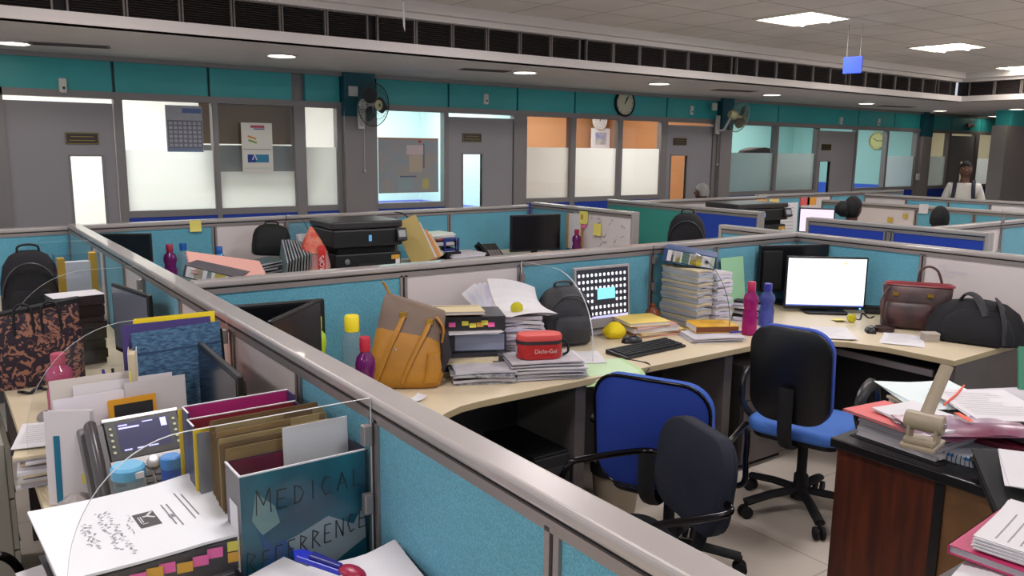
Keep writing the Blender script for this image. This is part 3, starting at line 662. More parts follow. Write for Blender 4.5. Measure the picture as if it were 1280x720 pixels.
glass_screen('curved glass divider nearest the camera, behind the loose papers with blue clip', (0.758, 1.59), PI, 0.615, 1.2, 0.22, RIML, 0.26)
glass_screen('curved glass divider behind the blue fabric binder', (0.758, 2.66), PI, 0.59, 1.215, 0.3, RIML, 0.33)
glass_screen('curved glass divider between patterned bag and black backpack', (0.758, 3.97), PI, 0.56, 1.2, 0.34, RIML, 0.36)
glass_screen('curved glass divider behind the clear file rack on the left desk', (0.758, 5.2), PI, 0.5, 1.2, 0.22, RIML)
glass_screen('curved glass divider between the dark bag and the silver monitor', (2.49, 3.38), R(-90), 0.58, 1.17, 0.32, RIML, 0.34)
glass_screen('dark edged curved glass divider beside the tall paper pile with binder', (3.46, 3.38), R(-90), 0.59, 1.195, 0.34, RIMD, 0.36)
glass_screen('curved glass divider behind the red bag by the white panel', (2.36, 6.46), R(-90), 0.55, 1.2, 0.3, RIMD)
glass_screen('large smoky glass divider at the right edge of the photo', (7.2, 3.08), R(-90), 0.7, 1.3, 0.3, RIMD)
# ================================================================== OBJECT BUILDERS
def bottle(label, loc, h, r, body, cap, style=0, caprgb=None, band=None, group=None):
    t = thing('water_bottle', label, 'bottle', loc, 0, group)
    if style == 0:    # pinched sports bottle
        pr = [(0.0005, 0), (0.92, 0), (1, 0.02), (1, 0.38), (0.86, 0.46), (0.88, 0.52), (1, 0.58), (1.02, 0.66), (0.9, 0.74), (0.5, 0.80), (0.48, 0.83)]; cz = 0.82; cr = 0.55
    else:             # straight wide bottle
        pr = [(0.0005, 0), (0.95, 0), (1, 0.03), (1, 0.3), (0.95, 0.34), (1, 0.38), (1, 0.7), (0.85, 0.78), (0.62, 0.82), (0.6, 0.85)]; cz = 0.82; cr = 0.72
    g = G(); g.lathe([(a*r, b*h) for a, b in pr], 20); g.obj('bottle_body', body, t, smooth=50)
    g = G(); g.lathe([(cr*r*0.98, cz*h), (cr*r, (cz+0.02)*h), (cr*r, 0.985*h), (cr*r*0.85, h), (0.0005, h)], 20); g.obj('bottle_cap', cap, t, smooth=40)
    if band:
        g = G(); g.lathe([(1.012*r, 0.1*h), (1.012*r, 0.3*h)], 20, cap=False); g.obj('label_band', band, t)
    return t
PINKB = clear_plastic('bottle_magenta', (190, 44, 140), 0.42); CAPM = mat('cap_maroon', (150, 26, 66), 0.4)
PURP = clear_plastic('bottle_purple', (120, 30, 110), 0.62); CLR = clear_plastic('bottle_clear', (190, 205, 210), 0.2); BLUB = clear_plastic('bottle_blue', (110, 124, 200), 0.36); CYB = clear_plastic('bottle_cyan', (30, 140, 190), 0.8)
PINKL = clear_plastic('bottle_pink', (196, 90, 130), 0.7)
CAPY = mat('cap_yellow', (230, 208, 30), 0.4); CAPB = mat('cap_blue', (44, 50, 150), 0.4); CAPC = mat('cap_cyan', (30, 90, 170), 0.4)

def slabs(g, w, d, h, n, jit=0.012, rot=0.05, mis=(0,), sag=0.0, seed=1):
    rnd = random.Random(seed); z = 0; hs = [rnd.uniform(0.6, 1.5) for _ in range(n)]; k = h/sum(hs)
    for i in range(n):
        th = hs[i]*k; a, b = rnd.uniform(-jit, jit), rnd.uniform(-jit, jit); rz = rnd.uniform(-rot, rot); sg = sag*(rnd.uniform(0.3, 1.0))
        ww, dd = w*rnd.uniform(0.93, 1.0), d*rnd.uniform(0.93, 1.0)
        if sag:
            ph = rnd.uniform(0, 6); g.sheet(ww, dd, th*0.92, (lambda u, v: -sg*(abs(u)*2)**2*0.5+sg*0.35*math.sin(5*u+ph)), 8, 2, mis[i % len(mis)] if len(mis) > 1 else mis[0], T(a, b, z, rz=rz))
        else: g.box(-ww/2, ww/2, -dd/2, dd/2, 0, th*0.92, rnd.choice(mis), T(a, b, z, rz=rz))
        z += th
    return z
def paper_stack(label, loc, rz, w, d, h, n=12, mats=None, mis=None, jit=0.012, rot=0.06, sag=0.0, seed=1, name='paper_stack', group=None, cat='papers', top=None):
    mats = mats or [PAPER, PAPER2, PAPEREDGE]; mis = mis or list(range(len(mats)))
    g = G(); slabs(g, w, d, h, n, jit, rot, mis, sag, seed)
    if top is not None: g.sheet(w*0.97, d*0.97, 0.002, None, 2, 2, top, T(0, 0, h, rz=0.03))
    o = g.obj(name, mats, None, loc, (0, 0, rz)); tag(o, label, cat, group); return o
def loose_sheet(label, loc, rz, w=0.21, d=0.297, m=None, curl=0.006, name='paper_sheet', lines=0, group=None, n=1, rot=None, fn=None):
    t = thing(name, label, 'papers', loc, rz, group, rot=rot)
    fn = fn or (lambda u, v: curl*(2*u)**2*(1 if u > 0 else 0.3)+curl*0.4*(2*v)**2)
    g = G()
    for i in range(n): g.sheet(w, d, 0.0012, fn, 8, 8, 0, T(0.004*i if n < 6 else 0.001*i, -0.006*i if n < 6 else 0.001*(i % 3), 0.002*i, rz=0.05*i if n < 6 else 0.02*math.sin(i*2.1)))
    g.obj('sheet', m or PAPER, t)
    if lines:
        g = G(); rnd = random.Random(lines)
        for k in range(lines):
            v = 0.38-0.76*k/lines; l = rnd.uniform(0.45, 0.82); u0 = -0.41; v1 = v
            z0 = 0.002*(n-1)+0.0015
            nseg = 5; pts = []
            for q in range(nseg+1):
                u = u0+l*q/nseg; pts.append((u*w+(0.004*(n-1) if n < 6 else 0.011), v*d-(0.006*(n-1) if n < 6 else 0), fn(u, v)+z0+0.0006))
            for a_, b_ in zip(pts, pts[1:]):
                g.poly([(a_[0], a_[1]-0.0012, a_[2]), (b_[0], b_[1]-0.0012, b_[2]), (b_[0], b_[1]+0.0012, b_[2]), (a_[0], a_[1]+0.0012, a_[2])])
        g.obj('printed_lines', INKG, t)
    return t
def ring_binder(label, loc, rot, w=0.08, h=0.32, d=0.28, cover=None, pages=PAPEREDGE, blocks=(), name='ring_binder', hole=True, tabs=0):
    "lies on its side in local coords: spine faces -y, lies flat with thickness w along z, h along x, d along y"
    t = thing(name, label, 'binder', loc, 0, rot=rot); e = 0.003
    g = G(); g.box(-h/2, h/2, 0, d, 0, e); g.box(-h/2, h/2, 0, d, w-e, w); g.box(-h/2, h/2, -e, 0, 0, w); g.obj('cover', cover or BLACK, t, bevel=0.0012)
    g = G(); slabs(g, h*0.94, d*0.9, w*0.78, 9, 0.004, 0.01, [0], 0, 5)
    for i in range(len(g.v)): g.v[i] = (g.v[i][0], g.v[i][1]+d*0.48, g.v[i][2]+e+0.002)
    g.obj('pages', pages, t)
    for (nm, u0, u1, m) in blocks:
        g = G(); g.box((u0-0.5)*h, (u1-0.5)*h, -e-0.0012, -e, 0.006, w-0.006); g.obj(nm, m, t)
    if hole:
        g = G(); g.lathe([(0.013, 0), (0.015, 0.002), (0.009, 0.003), (0.008, 0)], 16, 0, T(h*0.33, -e-0.001, w/2, rx=R(90)), cap=False); g.lathe([(0.009, 0.0005), (0.0005, 0.0005)], 16, 1, T(h*0.33, -e-0.001, w/2, rx=R(90))); g.obj('finger_hole', [SILVER, INK], t)
    return t
def folder(label, loc, rot, w=0.24, h=0.33, th=0.012, m=None, pages=PAPER2, name='file_folder', tab=False, group=None, cat='folder'):
    "upright folder: spine at the bottom, width along x, height z, thin in y"
    t = thing(name, label, cat, loc, 0, group, rot=rot)
    g = G(); g.box(-w/2, w/2, -th/2, -th/2+0.0016, 0, h); g.box(-w/2, w/2, th/2-0.0016, th/2, 0, h*0.985); g.box(-w/2, w/2, -th/2, th/2, 0, 0.002)
    if tab: g.box(w*0.15, w*0.42, th/2-0.0016, th/2, h*0.985, h*1.04)
    g.obj('cover', m, t)
    g = G(); g.box(-w/2+0.006, w/2-0.004, -th/2+0.002, th/2-0.002, 0.002, h*0.97); g.obj('papers', pages, t); return t
def monitor(label, loc, rz, w, h, screen, housing=BLACK, stand=0.12, depth=0.02, back=True, bez=0.014, chin=0.02, tilt=0, base=(0.24, 0.18), thick=0.045, group=None):
    "screen faces -y; loc is the foot on the desk; screen bottom is at height stand"
    t = thing('monitor', label, 'monitor', loc, rz, group); M0 = T(0, 0, stand, rx=tilt)
    g = G(); g.box(-w/2, w/2, 0, depth, 0, h, 0, M0); g.obj('housing', housing, t, bevel=0.005)
    if back:
        g = G(); g.loft([[(x*w/2*k, y, h*0.5+z*h/2*k) for x, z in ((-1, -1), (1, -1), (1, 1), (-1, 1))] for k, y in ((0.86, depth), (0.8, depth+thick*0.5), (0.6, depth+thick))], 0, M0); g.obj('back_shell', housing, t, bevel=0.006)
    g = G(); g.box(-w/2+bez, w/2-bez, -0.0012, 0, chin, h-bez, 0, M0); scr = g.obj('screen', screen, t)
    g = G(); g.box(-0.03, 0.03, 0.02, 0.045, 0.01, stand+h*0.4); g.obj('stand_neck', housing, t, bevel=0.004)
    g = G(); g.prism(rrect(base[0], base[1], 0.03, 4, 0, 0.02), 0, 0.014); g.obj('stand_base', housing, t, bevel=0.003)
    return t, scr, M0
def keyboard(label, loc, rz, w=0.44, d=0.15):
    t = thing('keyboard', label, 'keyboard', loc, rz)
    g = G(); g.prism([(-d/2, 0), (d/2, 0), (d/2, 0.024), (-d/2, 0.012)], -w/2, w/2, 0, Matrix(((0, 0, 1, 0), (1, 0, 0, 0), (0, 1, 0, 0), (0, 0, 0, 1)))); g.obj('keyboard_case', BLACK, t, bevel=0.004)
    g = G(); sl = 0.012/d
    for r_ in range(5):
        y = -d/2+0.02+r_*0.024
        for c in range(18):
            x = -w/2+0.016+c*(w-0.03)/17.6
            g.box(x, x+0.019, y, y+0.019, 0.012+sl*(y+d/2), 0.018+sl*(y+d/2))
    g.obj('keys', mat('key_black', (34, 34, 38), 0.5), t); return t
def mouse(label, loc, rz, m=BLACK, m2=None):
    t = thing('computer_mouse', label, 'mouse', loc, rz)
    g = G(); rs = []
    for k, (y, w_, h_) in enumerate(((-0.056, 0.02, 0.012), (-0.05, 0.044, 0.022), (-0.02, 0.058, 0.036), (0.02, 0.06, 0.037), (0.048, 0.05, 0.026), (0.057, 0.024, 0.012))):
        rs.append([(w_/2*math.cos(a), y, max(0, h_*math.sin(a))) for a in [PI*i/10 for i in range(11)]]+[(0, y, 0)])
    g.loft(rs[::-1]); g.obj('mouse_body', m, t, smooth=60)
    g = G(); g.tube([(0, -0.036, 0.03), (0, -0.024, 0.036)], 0.005, 8); g.obj('scroll_wheel', m2 or GREYW, t); return t
def cable(label, pts, r, m, name='cable'):
    g = G(); g.tube(pts, r, 6); o = g.obj(name, m, None, smooth=60); return tag(o, label, 'cable')
def spline(pts, n=6):
    P = [Vector(p) for p in pts]; out = []
    for i in range(len(P)-1):
        a, b, c, d = P[max(0, i-1)], P[i], P[i+1], P[min(len(P)-1, i+2)]
        for k in range(n):
            u = k/n; out.append(0.5*((2*b)+(c-a)*u+(2*a-5*b+4*c-d)*u*u+(3*b-a-3*c+d)*u**3))
    return out+[P[-1]]
def bag_loft(t, name, rings, m, n=32, smooth=60, sub=0):
    g = G(); g.loft([sring(*r[:5], n, r[5] if len(r) > 5 else 3.0) for r in rings]); return g.obj(name, m, t, smooth=smooth, sub=sub)
def backpack(label, loc, rot, w=0.3, d=0.17, h=0.42, m=BLACKF, pocket=True, handle=True, sag=0.0):
    t = thing('backpack', label, 'bag', loc, 0, rot=rot)
    bag_loft(t, 'bag_body', [(0, 0, 0, w*0.9, d*0.85, 4), (0, 0, 0.012, w*0.98, d*0.97, 4), (0, 0, h*0.3, w, d, 3.4), (0, 0, h*0.62, w*0.97, d*0.92, 3), (0, 0.005, h*0.82, w*0.86, d*0.74, 2.8), (0, 0.01, h*0.94, w*0.64, d*0.52, 2.5), (0, 0.012, h, w*0.34, d*0.26, 2.2)], m)
    if pocket:
        bag_loft(t, 'front_pocket', [(0, -d*0.42, 0.02, w*0.6, d*0.3, 4), (0, -d*0.46, h*0.1, w*0.76, d*0.34, 4), (0, -d*0.46, h*0.42, w*0.74, d*0.3, 3.4), (0, -d*0.4, h*0.54, w*0.6, d*0.16, 3)], m)
        g = G(); g.tube([(w*0.46*math.cos(R(a)), -d*0.36-0.01*math.sin(R(a)), h*0.45+h*0.42*math.sin(R(a))) for a in range(0, 181, 12)], 0.005, 6); g.obj('zip', mat('zip_dark', (52, 50, 54), 0.4), t, smooth=60)
    if handle:
        g = G(); g.tube(spline([(-0.05, 0.01, h*0.97), (-0.045, 0.012, h*1.05), (0, 0.013, h*1.075), (0.045, 0.012, h*1.05), (0.05, 0.01, h*0.97)]), 0.009, 8, flat=(0.012, 0.006)); g.obj('carry_handle', m, t, smooth=60)
        for s_ in (-1, 1):
            g = G(); g.tube(spline([(s_*w*0.2, d*0.34, h*0.9), (s_*w*0.26, d*0.56, h*0.7), (s_*w*0.3, d*0.58, h*0.35), (s_*w*0.36, d*0.42, h*0.1)]), 0.01, 8, flat=(0.028, 0.007)); g.obj('shoulder_strap', m, t, smooth=60)
    return t
def office_chair(label, loc, rz, seatm, backm, shellm, seat_h=0.46, back_top=0.92, arms='tube', bw=0.44, group='office chairs', armh=0.66, bh=0.42, rake=0.12, basez=0, piping=False):
    "occupant faces +y"
    t = thing('office_chair', label, 'chair', loc, rz, group)
    g = G(); g.prism(rrect(0.47, 0.45, 0.1, 6, 0, 0.02), seat_h-0.06, seat_h); g.obj('seat', seatm, t, bevel=0.022, seg=4, smooth=40)
    g = G(); g.prism(rrect(0.42, 0.40, 0.08, 5, 0, 0.02), seat_h-0.085, seat_h-0.06); g.obj('seat_pan', BLACK, t, bevel=0.006)
    # backrest: curved rounded shell
    def backpart(nm, m, y0, th, scale, mb=None):
        Z = back_top-bh/2; pr = rrect(bw*scale, bh*scale, 0.11*scale, 7); n = len(pr)
        def yy(x, z): return -0.235+0.28*x*x*1.6-rake*(z)*0.9
        rings = []
        for yo, k in ((0, 0.97), (0.006, 1.0), (th-0.006, 1.0), (th, 0.96)): rings.append([(x*k, yy(x, z)-y0-yo, Z+z*k) for x, z in pr])
        g = G(); g.loft(rings[::-1]); return g.obj(nm, m, t, smooth=50)
    backpart('backrest', backm, -0.0, 0.045, 1.0); backpart('back_shell', shellm, 0.036, 0.024, 0.985)
    if piping:
        Z = back_top-bh/2; g = G(); g.tube([(x*0.99, -0.235+0.28*x*x*1.6-rake*z*0.9-0.056, Z+z*0.99) for x, z in rrect(bw, bh, 0.11, 7)], 0.007, 8, closed=True); g.obj('edge_piping', CHROME, t, smooth=60)
    g = G(); g.tube(spline([(0, -0.02, seat_h-0.09), (0, -0.2, seat_h-0.09), (0, -0.285, seat_h-0.02), (0, -0.30, back_top-bh*0.62)]), 0.02, 8, flat=(0.034, 0.012)); g.obj('back_bracket', MATTE, t, smooth=60)
    for s_ in (-1, 1):
        g = G(); x = s_*0.275
        if arms == 'tube':
            g.tube(spline([(s_*0.16, 0.08, seat_h-0.075), (x, 0.09, seat_h-0.06), (x, 0.12, seat_h+0.04), (x, 0.13, armh-0.08), (x, 0.10, armh-0.01), (x, 0.04, armh+0.005), (x, -0.2, armh+0.01), (s_*bw*0.46, -0.245, armh+0.01)], 6), 0.0125, 10); g.obj('armrest', CHROME, t, smooth=60)
        else:
            pts = spline([(s_*0.2, 0.1, seat_h-0.075), (x, 0.12, seat_h-0.05), (x, 0.17, seat_h+0.08), (x, 0.14, armh-0.02), (x, 0.02, armh+0.012), (x, -0.1, armh-0.01), (x, -0.14, armh-0.08), (x, -0.08, seat_h+0.02), (s_*0.22, -0.02, seat_h-0.07)], 6); g.tube(pts, 0.02, 10, flat=(0.03, 0.014)); g.obj('armrest', BLACK, t, smooth=60)
    g = G(); g.lathe([(0.045, seat_h-0.085), (0.045, seat_h-0.12), (0.024, seat_h-0.13), (0.024, 0.2), (0.034, 0.19), (0.036, 0.1), (0.045, 0.07)], 16); g.obj('gas_column', MATTE, t, smooth=40)
    for k in range(5):
        a = R(72*k+90); ca, sa = math.cos(a), math.sin(a)
        g = G(); g.tube([(0.02*ca, 0.02*sa, 0.115), (0.16*ca, 0.16*sa, 0.105), (0.3*ca, 0.3*sa, 0.08)], 0.03, 8, r2=0.02, flat=(0.026, 0.018)); g.obj('leg', MATTE, t, smooth=60)
        c = (0.3*ca, 0.3*sa)
        g = G(); g.tube([(c[0], c[1], 0.085), (c[0], c[1], 0.05)], 0.009, 8); 
        for s_ in (-1, 1):
            ox, oy = -sa*0.016*s_, ca*0.016*s_
            g.tube([(c[0]+ox-sa*0.008*s_, c[1]+oy+ca*0.008*s_, 0.03), (c[0]+ox+sa*0.006*s_, c[1]+oy-ca*0.006*s_, 0.03)], 0.03, 14)
        g.obj('caster', MATTE, t, smooth=40)
    return t
def printer(label, loc, rz, w=0.66, h=0.4, d=0.48):
    t = thing('printer', label, 'printer', loc, rz); P = mat('printer_black', (20, 20, 23), 0.42); Q = mat('printer_lid', (46, 43, 45), 0.35)
    slab(t, 'cassette_body', P, -w*0.46, w*0.44, -d/2, d/2, 0, h*0.42, bev=0.012)
    slab(t, 'paper_bay', MATTE, -w*0.40, w*0.40, -d/2+0.05, d/2, h*0.42, h*0.56)
    slab(t, 'upper_body', P, -w*0.5, w*0.46, -d/2-0.01, d/2, h*0.54, h*0.86, bev=0.014)
    slab(t, 'scanner_lid', Q, -w*0.5, w*0.47, -d/2, d/2, h*0.87, h, bev=0.012)
    g = G(); g.box(0, w*0.14, -0.05, 0, 0, h*0.24, 0, T(w*0.36, -d/2-0.005, h*0.6, rx=R(-18))); g.obj('control_panel', P, t, bevel=0.005)
    g = G(); g.box(w*0.02, w*0.12, -0.053, -0.05, h*0.06, h*0.19, 0, T(w*0.36, -d/2-0.005, h*0.6, rx=R(-18))); g.obj('control_screen', mat('lcd_grey', (150, 156, 160), 0.3), t)
    g = G(); g.box(-0.1, 0.1, -d/2-0.012, -d/2, 0.03, 0.10); g.obj('cassette_grip', MATTE, t, bevel=0.004)
    g = G(); g.lathe([(0.022, 0), (0.02, 0.005), (0.0005, 0.006)], 16, 0, T(-w*0.31, -d/2, h*0.28, rx=R(90))); g.obj('round_badge', SILVER, t, smooth=40)
    g = G(); g.box(-0.012, 0.012, -d/2-0.013, -d/2-0.01, h*0.64, h*0.75); g.obj('status_light', emis('status_blue', (110, 170, 220), 0.7), t)
    g = G(); g.box(w*0.3, w*0.42, -d/2-0.002, -d/2, h*0.28, h*0.36); g.obj('asset_sticker', mat('sticker_gold', (196, 150, 60), 0.5), t)
    g = G(); g.box(w*0.36, w*0.42, -d/2-0.002, -d/2, 0.03, 0.12); g.obj('white_sticker', PAPER, t); return t
def pedestal(label, loc, rz, w=0.4, d=0.5, h=0.62, m=LEGGREY):
    t = thing('drawer_pedestal', label, 'drawers', loc, rz)
    slab(t, 'carcass', m, -w/2, w/2, -d/2+0.02, d/2, 0.03, h, bev=0.004)
    for k in range(3):
        z0 = 0.04+k*(h-0.05)/3; f = slab(t, 'drawer', m, -w/2+0.004, w/2-0.004, -d/2, -d/2+0.02, z0, z0+(h-0.05)/3-0.006, bev=0.003)
        slab(f, 'handle', FRAME, -0.06, 0.06, -d/2-0.012, -d/2, z0+(h-0.05)/3-0.05, z0+(h-0.05)/3-0.038)
    slab(t, 'plinth', MATTE, -w/2+0.02, w/2-0.02, -d/2+0.04, d/2-0.02, 0, 0.03); return t
def sticky(label, loc, rot, m, s_=0.075):
    t = G(); t.sheet(s_, s_, 0.001, lambda u, v: 0.006*max(0, -v*2)**2, 3, 4); o = t.obj('sticky_note', m, None, loc, rot); return tag(o, label, 'note')
YEL = mat('note_yellow', (226, 214, 110), 0.7)
def crystal(label, loc, r):
    t = thing('crystal_paperweight', label, 'paperweight', loc)
    bm_ = bpy.data.meshes.new('x'); import bmesh
    b = bmesh.new(); bmesh.ops.create_icosphere(b, subdivisions=2, radius=r); bmesh.ops.translate(b, verts=b.verts, vec=(0, 0, r*0.93))
    b.to_mesh(bm_); b.free(); bm_.materials.append(clear_plastic('crystal_yellow', (206, 200, 50), 0.7, 0.05)); bm_.name = 'faceted_ball'
    o = bpy.data.objects.new('faceted_ball', bm_); COL.objects.link(o); o.parent = t
    g = G(); g.lathe([(r*0.5, 0), (r*0.55, r*0.1), (r*0.3, r*0.16)], 10); g.obj('flat_foot', MATS['crystal_yellow'], t); return t
# ================================================================== LEFT ROW
D = 0.75
def at(px, py, z=D): p = W(px, py, z); return (p.x, p.y, z)
# loose papers and blue clip in front of the nearest glass
hidden = paper_stack('stack of files under the loose white papers at the bottom of the photo', (0.60, 1.37, D), R(4), 0.26, 0.36, 0.10, 8, seed=3)
loose_sheet('curled white sheet at the bottom, leaning on the long partition', (0.645, 1.375, D+0.103), R(-14), 0.2, 0.31, n=4, fn=lambda u, v: 0.03*max(0, u+0.1)**1.5*6*0.3+0.012*(v+0.5)**2)
loose_sheet('white sheet at the bottom left of the blue clip', (0.52, 1.46, D+0.118), R(22), 0.17, 0.24, n=2, fn=lambda u, v: 0.02*(v)**2)
t = thing('plastic_clip', 'blue and crimson plastic clip lying on the loose white papers', 'clip', (*W(398, 706, D+0.165).xy, D+0.165), R(128), rot=(0, R(-12), R(128)))
g = G(); g.prism([(-0.055, -0.010), (0.045, -0.017), (0.06, 0), (0.045, 0.017), (-0.055, 0.010)], 0, 0.012); g.obj('blue_arm', mat('clip_blue', (30, 44, 176), 0.3), t, bevel=0.003)
g = G(); g.prism([(-0.05, -0.006), (0.02, -0.010), (0.02, 0.010), (-0.05, 0.006)], 0.012, 0.02); g.obj('raised_rib', mat('clip_blue_dark', (22, 30, 120), 0.35), t, bevel=0.002)
g = G(); g.ell((-0.075, 0.0, 0.012), (0.03, 0.02, 0.012), 14, 8); g.obj('red_grip', mat('clip_crimson', (150, 26, 60), 0.35), t, smooth=60)

# pile with the white report
PX, PY = 0.312, 1.80
DKP = mat('sleeve_dark_grey', (58, 56, 62), 0.28); CLP = mat('sleeve_clear_grey', (120, 122, 128), 0.22)
z = D
for i, (lab, hh, m, dx, rz_) in enumerate((('clear plastic folder lowest in the pile under the white report', 0.035, CLP, 0.0, 0.03), ('dark plastic folder second from the bottom under the white report', 0.04, DKP, 0.008, -0.02), ('grey clear folder just under the tabbed dark binder', 0.03, CLP, -0.006, 0.05))):
    t = thing('plastic_folder', lab, 'folder', (PX+dx, PY, z), rz_); g = G()
    g.box(-0.17, 0.17, -0.145, 0.145, 0, 0.003); g.box(-0.17, 0.17, -0.145, 0.145, hh-0.004, hh-0.001); g.box(-0.17, 0.17, 0.142, 0.145, 0.003, hh-0.004); g.obj('sleeve', m, t, bevel=0.001)
    g = G(); slabs(g, 0.32, 0.27, hh-0.009, 5, 0.004, 0.01, [0], 0, i); 
    o = g.obj('pages', PAPEREDGE, t, (0, 0, 0.0035)); z += hh
t = ring_binder('dark binder with pink and yellow index tabs under the white report', (PX, PY-0.16, z), (0, 0, R(3)), 0.07, 0.345, 0.31, DKP, hole=False); 
cols = [('pink', (236, 96, 168)), ('orange', (222, 160, 50)), ('pink', (236, 96, 168)), ('yellow', (222, 206, 70)), ('pink', (236, 96, 168)), ('yellow', (226, 214, 90)), ('orange', (222, 176, 60)), ('yellow', (226, 214, 90)), ('pink', (236, 96, 168))]
TABS = [(0.150, 0.055, 'yellow'), (0.150, 0.030, 'orange'), (0.108, 0.052, 'pink'), (0.078, 0.044, 'pink'), (0.046, 0.040, 'orange'), (0.012, 0.050, 'pink'), (-0.012, 0.048, 'orange'), (-0.044, 0.046, 'pink'), (-0.082, 0.036, 'yellow'), (-0.112, 0.034, 'orange'), (-0.145, 0.032, 'pink')]
TC = {'pink': mat('tab_pink', (238, 100, 172), 0.5), 'orange': mat('tab_orange', (222, 166, 56), 0.5), 'yellow': mat('tab_yellow', (224, 212, 84), 0.5)}
for x, zz, c in TABS:
    g = G(); g.sheet(0.03, 0.022, 0.0008, lambda u, v: 0.003*math.sin(3*u), 4, 2, 0, T(x, -0.0055, zz, rx=R(90), rz=0)); g.obj('index_tab', TC[c], t)
z += 0.07
# report
t = thing('report_cover', 'white report with black square logo and handwriting on top of the tabbed binder', 'report', (PX+0.004, PY+0.022, z), R(3))
curl = lambda u, v: 0.004+0.012*max(0, u-0.2)*v*4+0.006*(2*u)**2
g = G(); g.sheet(0.385, 0.37, 0.006, curl, 10, 8, 0); g.obj('cover_sheet', mat('report_white', (236, 236, 240), 0.6), t)
def mark(g, u0, v0, u1, v1, wd=0.0016, lift=0.0069):
    a = Vector((u0*0.385, v0*0.37, curl(u0, v0)+lift)); b = Vector((u1*0.385, v1*0.37, curl(u1, v1)+lift)); d = (b-a); n = Vector((-d.y, d.x, 0)).normalized()*wd/2
    g.poly([a-n, b-n, b+n, a+n])
rnd = random.Random(4)
g = G()
for (u, va, vb) in ((0.285, 0.22, -0.13), (0.255, 0.26, -0.17), (0.175, 0.14, -0.2), (0.148, 0.15, -0.17)):
    v = va
    while v > vb:
        l = rnd.uniform(0.012, 0.02); mark(g, u-0.006, v, u-0.006, v-l, 0.0035); v -= l+0.004
mark(g, 0.15, -0.02, 0.15, -0.07, 0.012)
g.obj('printed_lines', INKG, t)
g = G()
for (u, va, vb, sz) in ((-0.055, 0.12, 0.02, 0.012), (-0.075, 0.0, -0.15, 0.012), (-0.14, 0.25, -0.4, 0.02), (-0.185, 0.25, -0.3, 0.02), (-0.262, 0.14, -0.22, 0.017), (-0.292, 0.12, -0.18, 0.017)):
    v = va
    while v > vb:
        st = rnd.uniform(0.013, 0.02); a = rnd.uniform(-0.5, 0.5)*sz; b = a+rnd.choice((-1, 1))*sz*rnd.uniform(0.5, 1)
        mark(g, u+a, v, u+b, v-st*0.6, 0.0012); 
        if rnd.random() < 0.8: mark(g, u+b, v-st*0.6, u+a*0.3, v-st, 0.0012)
        v -= st+(0.012 if rnd.random() < 0.22 else 0.0)
g.obj('handwriting', mat('pen_ink', (84, 84, 100), 0.6), t)
g = G(); 
for q in range(7): mark(g, 0.022+q*0.016-0.045, 0.10, 0.022+q*0.016-0.045, -0.11, 0.0064)
g.obj('logo_block', mat('logo_dark', (70, 66, 70), 0.6), t)
g = G(); mark(g, 0.07, 0.09, 0.035, 0.04, 0.006, 0.0072); mark(g, 0.07, 0.0, 0.035, 0.04, 0.006, 0.0072); mark(g, 0.035, 0.04, 0.012, 0.04, 0.006, 0.0072); mark(g, 0.02, -0.06, -0.01, -0.06, 0.003, 0.0072); mark(g, 0.0, 0.05, 0.0, -0.04, 0.0022, 0.0072); mark(g, -0.012, 0.05, -0.012, -0.05, 0.0022, 0.0072); g.obj('logo_mark', PAPER, t)
loose_sheet('white loose page slipping out left of the white report', (PX-0.045, PY-0.02, z-0.071), R(12), 0.33, 0.29, n=2, curl=0.0)

# letter strokes
STK = {'M': [[(0, 0), (0.05, 1), (0.5, 0.35), (0.95, 1), (1, 0)]], 'E': [[(0.9, 1), (0.1, 1), (0, 0), (0.9, 0.02)], [(0.05, 0.52), (0.7, 0.52)]], 'D': [[(0.1, 0), (0.1, 1), (0.6, 0.9), (0.95, 0.5), (0.6, 0.1), (0, 0)]], 'I': [[(0.5, 0), (0.5, 1)]], 'C': [[(0.9, 0.9), (0.4, 1), (0.05, 0.5), (0.4, 0), (0.9, 0.12)]], 'A': [[(0, 0), (0.5, 1), (1, 0)], [(0.2, 0.4), (0.8, 0.4)]], 'L': [[(0.1, 1), (0.05, 0), (0.9, 0)]], 'R': [[(0, 0), (0.1, 1), (0.8, 0.8), (0.2, 0.5), (0.95, 0)]], 'F': [[(0.9, 1), (0.1, 1), (0.05, 0)], [(0.08, 0.52), (0.7, 0.52)]], 'N': [[(0, 0), (0.05, 1), (0.9, 0), (1, 1)]]}
def strokes(word, x, z, h, wd, gap, y, r, slope=0.0, first=1.3):
    g = G()
    for i, ch in enumerate(word):
        hh = h*(first if i == 0 else 1); ww = wd*(first if i == 0 else 1)
        if ch == 'I': ww *= 0.5
        for st in STK[ch]:
            p = [(x+q[0]*ww, y, z+slope*(x)+q[1]*hh) for q in st]
            for a, b in zip(p, p[1:]): g.tube([a, b], r, 5)
        x += ww+gap
    return g
t = thing('magazine_file', 'open teal box file hand-lettered MEDICAL REFERRENCE beside the long partition', 'box file', (0.612, 1.615, D))
bw_, bd_, bh_ = 0.284, 0.1, 0.322
ART = mat('boxfile_art', (24, 96, 112), 0.3, rgb2=(14, 60, 82), vscale=7)
g = G(); g.box(-bw_/2, bw_/2, 0, 0.003, 0, bh_); g.obj('front_panel', ART, t)
g = G(); g.box(-bw_/2, -bw_/2+0.003, 0.003, bd_, 0, bh_); g.box(bw_/2-0.003, bw_/2, 0.003, bd_, 0, bh_); g.box(-bw_/2+0.003, bw_/2-0.003, bd_-0.003, bd_, 0, bh_); g.box(-bw_/2+0.003, bw_/2-0.003, 0.003, bd_-0.003, 0, 0.004); g.obj('tray_body', mat('boxfile_purple', (36, 24, 46), 0.3), t)
